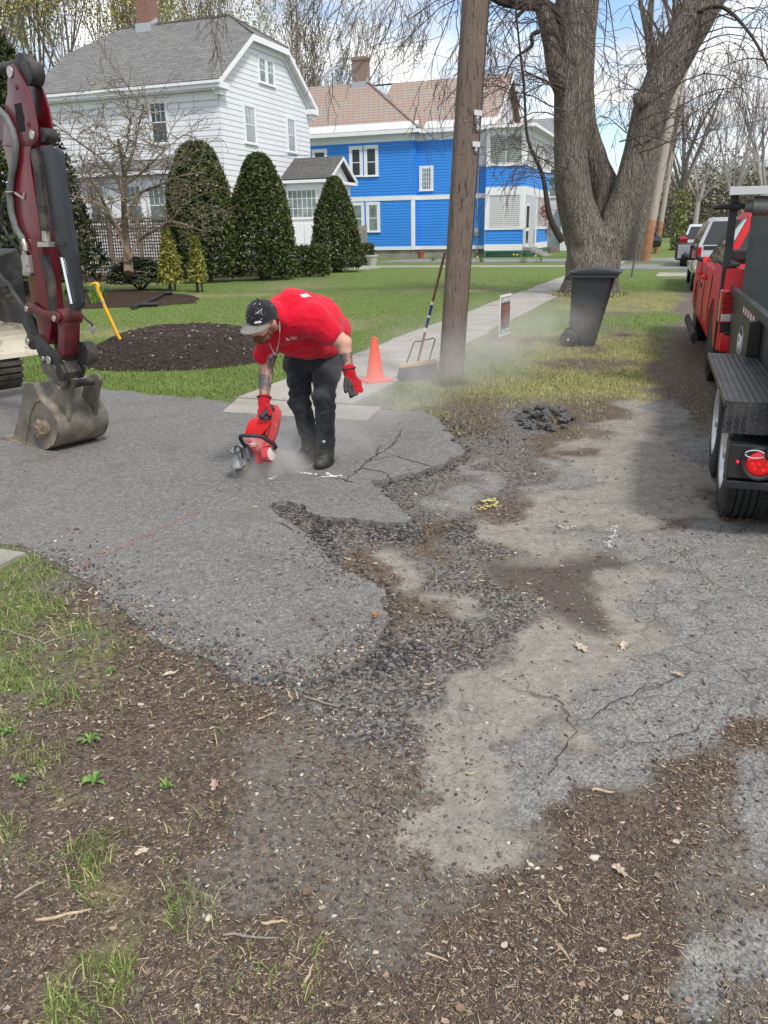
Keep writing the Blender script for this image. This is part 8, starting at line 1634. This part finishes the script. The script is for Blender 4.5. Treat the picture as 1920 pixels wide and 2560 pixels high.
# crumbs of asphalt along the broken edge
P = []; 
ei = [i for i in range(len(DWP)) if DWP[i][0] > -1.6 and 1.9 < DWP[i][1] < 8.0 and not (DWP[i][0] < -.9 and DWP[i][1] < 4)]
for i in ei:
    for k_ in range(6): P.append([DWP[i][0]+.012+r.normal()*.045, DWP[i][1]+r.normal()*.045])
P = np.array(P); k = ~ondrive(P[:, 0], P[:, 1]); P = P[k]; pz_ = hgt(P[:, 0], P[:, 1]); n = len(P)
ASC = leafmat('asphalt_crumb', [(0, (.03, .029, .028)), (.6, (.09, .087, .084)), (1, (.22, .215, .21))], .9)
pebbles('asphalt_crumbs', np.stack([P[:, 0], P[:, 1], pz_+.004], 1), .003+.011*r.random(n)**2.4, ASC, r)
# crazed pieces in the pothole
P = []
for (u_, v_, su, sv_, n_, s_) in ((690, 1160, 32, 16, 90, .018), (745, 1140, 60, 8, 60, .014), (860, 1160, 60, 14, 190, .013), (985, 1150, 40, 22, 120, .011), (860, 1420, 60, 22, 210, .014), (830, 1440, 30, 10, 60, .02), (980, 925, 60, 18, 150, .016), (1060, 935, 60, 25, 120, .012)):
    for k_ in range(n_): q = gp((u_+su*r.normal()*.6)*K, (v_+sv_*r.normal()*.6)*K); P.append([q[0], q[1], s_*.72*(.4+.9*r.random())])
P = np.array(P); k = ~ondrive(P[:, 0], P[:, 1]); P = P[k]; pebbles('broken_asphalt', np.stack([P[:, 0], P[:, 1], hgt(P[:, 0], P[:, 1])+.006], 1), P[:, 2], ASC, r, flat=.6)
# grass
def blades(name, x, y, z, h, w, mat, seg=2, lean=.5, bright=None):
    n = len(x); a = r.random(n)*6.283; d = np.stack([np.cos(a), np.sin(a), np.zeros(n)], 1); s = np.stack([-np.sin(a), np.cos(a), np.zeros(n)], 1)*w[:, None]/2; b = np.stack([x, y, z], 1); ll = (r.random(n)*lean)[:, None]*h[:, None]
    m1 = b+d*ll*.35+UP*h[:, None]*.6; t1 = b+d*ll+UP*(h[:, None]*(1-.25*ll/h[:, None]))
    V = np.stack([b-s, b+s, m1+s*.8, m1-s*.8, t1], 1).reshape(-1, 3); o_ = np.arange(n)*5; F_ = np.concatenate([np.stack([o_, o_+1, o_+2], 1), np.stack([o_, o_+2, o_+3], 1), np.stack([o_+3, o_+2, o_+4], 1)])
    q = r.random(n) if bright is None else bright; o = raw(name, V, F_, mat, None, attr={'rnd': np.repeat(q, 5)}); o['kind'] = 'stuff'; return o
def clump(x, y, s=5., th=.5, sl=4): return np.clip((fbm(x*s, y*s, 3)-th)*sl+.5, 0, 1)
x, y = samp(150000, 1350, 2700); w8 = surf(x, y); pr = (w8[:, 0]*(.35+.9*clump(x, y, 6, .47, 7))+(w8[:, 1]*.5+w8[:, 2]*.035*(x < -.15))*clump(x, y, 6, .47, 7)); k = (r.random(len(x)) < pr) & ~ondrive(x, y) & ~onwalk(x, y); x, y = x[k], y[k]; n = len(x); print('fg blades', n)
blades('verge_grass', x, y, hgt(x, y), .012+.040*r.random(n)**1.8, .0016+.0020*r.random(n), GRS, lean=1.5)
def lawn_field(name, n_, v0, v1, h, w, mat_g, mat_y):
    x, y = samp(n_, v0, v1); s = x*SU[0]+y*SU[1]; t_ = x*SR[0]+y*SR[1]; w8 = surf(x, y); ok = ~ondrive(x, y) & ~onwalk(x, y) & (y < 48)
    beds = ((s > 15) & (s < 20.5) & (t_ < -12.4)) | ((s > 26) & (t_ < -15.5)); dm = ((x-mcen[0])/1.2)**2+((y-mcen[1])/1.3)**2 < 1
    ok &= ~beds & ~dm & ~((s > 34.5) & (s < 38.9)) ; g_ = ok & (r.random(n_) < w8[:, 0]); yy = ok & (r.random(n_) < (w8[:, 1]+.10*w8[:, 2])*.9) & ~g_
    for nm, k, mt_ in ((name, g_, mat_g), ('dry_'+name, yy, mat_y)):
        X, Y = x[k], y[k]; hh = h*(.5+.8*r.random(len(X)))*(1+Y*.006); blades(nm, X, Y, hgt(X, Y), hh, w*(1+Y*.045)*(.7+.6*r.random(len(X))), mt_, lean=.8, bright=np.clip(r.random(len(X))*.6+.5*(fbm(X*.9, Y*.9, 3)-.2), 0, 1))
lawn_field('lawn_grass', 150000, 690, 1100, .034, .0042, GRS, GRD)
x, y = samp(26000, 940, 1120); w8 = surf(x, y); k = (r.random(len(x)) < (w8[:, 2]*.1+w8[:, 1]*.9)*clump(x, y, 3, .47, 6)) & ~ondrive(x, y) & ~onwalk(x, y); x, y = x[k], y[k]; n = len(x); blades('edge_grass', x, y, hgt(x, y), .02+.04*r.random(n), .004*np.ones(n), GRD, lean=.9)
th_ = r.random(700)*6.283; x = .74+.155*np.cos(th_)*(1+.25*r.random(700)); y = 8.66+.155*np.sin(th_)*(1+.25*r.random(700)); blades('pole_grass', x, y, hgt(x, y), .05+.11*r.random(700)*(np.cos(th_+2.2) > .1)+.02, .005*np.ones(700), GRS, lean=.6)
th_ = r.random(1500)*6.283; x = mt.location[0]+(.86+.1*r.random(1500))*np.cos(th_); y = mt.location[1]+(.78+.1*r.random(1500))*np.sin(th_); blades('tree_foot_grass', x, y, hgt(x, y), .05+.08*r.random(1500), .01*np.ones(1500), GRD, lean=.7)
# ---- individual bits: chunks, stones, sticks, leaves, weeds
def rock_mesh(name, seed, mat, fl=.6, jag_=.28, sub=1):
    rr = np.random.default_rng(seed); bm = bmesh.new(); bmesh.ops.create_icosphere(bm, subdivisions=sub, radius=1)
    for v in bm.verts: v.co = Vector((v.co.x*(1+jag_*rr.normal()), v.co.y*.8*(1+jag_*rr.normal()), v.co.z*fl*(1+jag_*rr.normal())))
    me = bpy.data.meshes.new(name); bm.to_mesh(me); bm.free(); me.materials.append(mat); return me
CHK = M('broken_asphalt_black', (.05, .05, .05), .9, var=.5, vs=18, bump=.006, bs=60, col2=(.19, .185, .18), c2s=9, c2r=(.44, .58))
bases = [rock_mesh('asphalt_chunk', s_, CHK) for s_ in range(5)]
for k_ in range(64):
    an = r.random()*6.28; ra = r.random()**.6; u_ = 1178+62*ra*math.cos(an); v_ = 908+27*ra*math.sin(an); p = gp(u_*K, v_*K); o = bpy.data.objects.new('asphalt_chunk', bases[k_ % 5]); COL.objects.link(o); s_ = .022+.035*r.random()
    o.location = (p[0], p[1], .01+s_*.4+(1-ra)*.09*r.random()); o.scale = (s_, s_*(.8+.4*r.random()), s_*.8); o.rotation_euler = (r.normal()*.35, r.normal()*.35, r.random()*6.28); tag(o, 'black chunk of broken asphalt in the rubble heap on the dirt', 'asphalt chunk', 'black asphalt chunks heaped on the dirt')
STW = M('pale_stone', (.52, .47, .38), .8, var=.2, vs=30); STG = M('grey_stone', (.20, .20, .20), .85, var=.3, vs=30)
sb_ = [rock_mesh('stone', 20+i, [STW, STG][i % 2], .6, .14, 2) for i in range(6)]
for m_ in sb_: m_.polygons.foreach_set('use_smooth', [True]*len(m_.polygons))
for (u_, v_, s_, w_, lab) in ((1483, 2167, .014, 0, 'largest pale stone on the bare dirt in the lower right'), (1325, 2183, .0095, 0, 'biggest of the pale pebbles clustered just left of the large pale stone'), (1342, 2192, .008, 0, 'rightmost pale pebble of the small cluster'), (1318, 2172, .005, 0, 'topmost tiny pebble of the small cluster'), (1355, 2213, .0065, 0, 'lowest pale pebble of the small cluster'), (1271, 2250, .006, 0, 'lone white pebble below the pebble cluster'), (523, 2318, .011, 0, 'white stone at the edge of the big foreground grass tuft'), (692, 2148, .007, 0, 'cream pebble in the dirt near the bottom centre'), (624, 2212, .008, 1, 'squarish grey pebble near the bottom centre'), (755, 1955, .008, 0, 'tan pebble in the middle of the brown dirt'), (550, 2145, .007, 1, 'blue-grey pebble left of the cream pebble'), (686, 1756, .011, 1, 'dark grey stone where the gravel meets the mulch'), (1463, 2120, .006, 0, 'cream pebble above the largest pale stone'), (1270, 2127, .007, 0, 'flat pinkish pebble left of the pebble cluster')):
    p = gp(u_, v_); o = bpy.data.objects.new('stone', sb_[(hash(lab[:9]) % 3)*2+w_] if False else sb_[(int(u_) % 3)*2+w_]); COL.objects.link(o); o.location = (p[0], p[1], hgt(p[0], p[1])+s_*.35); o.scale = (s_, s_*.85, s_*.8); o.rotation_euler = (0, 0, u_); tag(o, lab, 'stone', 'loose stones on the dirt')
SWD = M('dry_stick', (.42, .33, .22), .85, var=.25, vs=40); SWG = M('grey_stick', (.26, .23, .20), .85, var=.25, vs=40)
def zg(x_, y_): return float(hgt(np.array([x_]), np.array([y_]))[0])
for (a, b_, c_, d_, w_, mt_, lab) in ((96, 2325, 224, 2301, .0045, SWD, 'long pale broken stick at the lower left'), (40, 2270, 120, 2222, .004, SWG, 'grey forked twig left of the long pale stick'), (655, 2332, 722, 2330, .004, SWD, 'straight tan stick right of the big grass tuft'), (560, 2362, 700, 2368, .003, SWG, 'thin dark twig below the straight tan stick'), (755, 2500, 785, 2438, .0035, SWD, 'upright-lying tan stick near the bottom centre'), (1550, 2370, 1605, 2362, .004, SWD, 'pale stick at the lower right'), (1375, 2270, 1410, 2310, .0035, SWD, 'tan splinter below the pebble cluster'), (1390, 2385, 1425, 2425, .003, SWD, 'slender splinter beneath the tan splinter'), (1475, 1995, 1535, 2002, .005, SWD, 'bundle-like pale splinter at the sand edge'), (760, 1760, 850, 1787, .004, SWG, 'dark twig across the gravel edge'), (0, 1585, 108, 1622, .004, SWG, 'long silvery twig on the grass at the left edge'), (110, 1625, 200, 1598, .0035, SWG, 'brown twig right of the silvery one'), (690, 1800, 640, 1820, .003, SWD, 'pale straw splinter below the gravel'), (720, 1740, 732, 1770, .004, SWD, 'short blond splinter beside the blue-grey gravel'), (1060, 1720, 1090, 1716, .004, SWD, 'short tan splinter on the sandy patch'), (1160, 1955, 1195, 1953, .0035, SWD, 'short straight splinter on the sandy dirt'), (1060, 2410, 1118, 2430, .003, SWD, 'curved pale straw near the lower middle')):
    p = gp(a, b_); q = gp(c_, d_); m = MB(); pts = [p+(q-p)*i/5+V3(r.normal()*.003, r.normal()*.003, 0) for i in range(6)]; pts = [V3(v[0], v[1], (.045 if ondrive(np.array([v[0]]), np.array([v[1]]))[0] else zg(v[0], v[1])+.006)) for v in pts]; m.tube(pts, [w_*.8, w_, w_, w_*.9, w_*.8, w_*.4], 6); tag(m.build('stick', mt_, None, p, smooth=True), lab, 'stick', 'sticks lying on the ground')
# fallen oak leaf shapes
for (u_, v_, s_, lab) in ((1560, 1625, .030, 'curled pale oak leaf on the old asphalt at right'), (1450, 1632, .030, 'long bent leaf stem on the old asphalt'), (940, 1560, .028, 'shredded orange-brown bark on the asphalt near the broken edge'), (540, 1983, .022, 'pinkish dry leaf on the brown dirt'), (425, 1705, .020, 'cream dry leaf scrap near the grass edge'), (1545, 2200, .02, 'thin brown leaf by the right-hand splinters'), (360, 2155, .016, 'crumpled whitish leaf litter scrap in the left foreground'), (1690, 1700, .018, 'small pink leaf scrap by the right-hand mulch')):
    p = gp(u_, v_); z0 = zg(p[0], p[1])+.004 if not ondrive(np.array([p[0]]), np.array([p[1]]))[0] else .042; m = MB(); n = 16; a0 = r.random()*6; e1 = V3(math.cos(a0), math.sin(a0), 0); e2 = V3(-math.sin(a0), math.cos(a0), 0); vs = []
    for i in range(n): an = 2*math.pi*i/n; l = s_*(1.0 if i % 2 else .62)*(.8+.4*r.random()); vs.append(V3(p[0], p[1], z0)+e1*l*1.5*math.cos(an)+e2*l*.7*math.sin(an)+UP*(.010*abs(math.sin(an))+.004*r.random()))
    m.add(vs+[V3(p[0], p[1], z0)], [(i, (i+1) % n, n) for i in range(n)]); tag(m.build('dead_leaf', M('dead_leaf_'+str(u_), [(.50, .42, .32), (.30, .15, .08), (.42, .30, .24)][0 if u_ > 1400 or v_ > 2100 or u_ == 425 else (1 if u_ == 940 else 2)], .8, var=.25, vs=60), None, p), lab, 'dead leaf')
# broad-leaved weeds
WL = leafmat('weed_leaf', [(0, (.07, .15, .03)), (1, (.17, .29, .07))], .5)
for (u_, v_, s_, lab) in ((228, 1870, .06, 'broad-leaved weed rosette in the left dirt'), (240, 1975, .055, 'lower weed rosette with wide leaves in the left dirt'), (60, 1975, .05, 'weed rosette near the left edge'), (280, 1700, .04, 'upright pointed weed near the grass patch edge'), (20, 1850, .05, 'weed leaves cut by the left edge'), (350, 1690, .035, 'small weed at the edge of the brown mulch'), (120, 1780, .045, 'bright tufted weed above the left rosettes'), (420, 1990, .035, 'narrow-leaved weed right of the rosettes')):
    p = gp(u_, v_); t_ = thing('weed', lab, 'weed', p, 'broad-leaved weeds in the foreground'); V = []; F_ = []; rn = []
    for j in range(8):
        a = j*.785+r.random()*.5; l = s_*(.22+.65*r.random()); d = V3(math.cos(a), math.sin(a), 0); e = V3(-math.sin(a), math.cos(a), 0); o_ = len(V); b0 = V3(p[0], p[1], zg(p[0], p[1])+.002); hz = .010+.02*r.random()
        for f, w_, z_ in ((0, .05, 0), (.35, .12, .7), (.7, .17, 1.), (1., .02, .7)): V += [b0+d*l*f+e*l*w_+UP*hz*z_, b0+d*l*f-e*l*w_+UP*hz*z_*1.1]; rn += [r.random()]*2
        F_ += [(o_+2*k_, o_+2*k_+1, o_+2*k_+3, o_+2*k_+2) for k_ in range(3)]
    raw('foliage', np.array(V), np.array(F_), WL, t_, attr={'rnd': np.array(rn)})
# ================================================================ dust thrown up by the saw
dm_ = bpy.data.materials.new('dust_volume'); dm_.use_nodes = True; t = dm_.node_tree; t.nodes.clear(); out = t.nodes.new('ShaderNodeOutputMaterial'); pv = t.nodes.new('ShaderNodeVolumePrincipled'); L(t, pv.outputs[0], out.inputs['Volume'])
pv.inputs['Color'].default_value = (.93, .91, .88, 1); pv.inputs['Anisotropy'].default_value = .1
tcv = t.nodes.new('ShaderNodeTexCoord'); g_ = t.nodes.new('ShaderNodeVectorMath'); g_.operation = 'LENGTH'; L(t, tcv.outputs['Object'], g_.inputs[0])
fall = mth(t, 'SUBTRACT', 1.0, g_.outputs['Value'], True); geo = t.nodes.new('ShaderNodeNewGeometry'); nn = nz(t, 2.6, 4, .6, geo.outputs['Position'], dist=.6)
oi = t.nodes.new('ShaderNodeObjectInfo'); sepc = t.nodes.new('ShaderNodeSeparateColor'); L(t, oi.outputs['Color'], sepc.inputs[0])
L(t, mth(t, 'MULTIPLY', mth(t, 'MULTIPLY', mth(t, 'POWER', fall, 1.3), ramp(t, nn, [(.34, (0, 0, 0)), (.68, (1, 1, 1))])), mth(t, 'MULTIPLY', sepc.outputs[0], 20.)), pv.inputs['Density'])
def puff(c, ax, size, dens, rz=0, ry=0):
    bm = bmesh.new(); bmesh.ops.create_icosphere(bm, subdivisions=3, radius=1); me = bpy.data.meshes.new('dust_cloud'); bm.to_mesh(me); bm.free(); me.materials.append(dm_); o = bpy.data.objects.new('dust_cloud', me); COL.objects.link(o)
    o.location = tuple(map(float, c)); o.scale = size; o.rotation_euler = (0, ry, rz); o.color = (dens, 0, 0, 1); o['kind'] = 'stuff'; ORG[o.name] = np.zeros(3); return o
puff(gp(688, 1172, .07), 0, (.32, .17, .15), 3.0, R(28)); puff(gp(770, 1120, .12), 0, (.70, .34, .27), .42, R(42)); puff(V3(-.05, 6.9, .22), 0, (1.15, .62, .38), .11, R(50)); puff(V3(.75, 8.3, .35), 0, (1.5, .9, .5), .09, R(45)); puff(V3(1.75, 10.2, .42), 0, (1.6, 1.0, .55), .065, R(35))
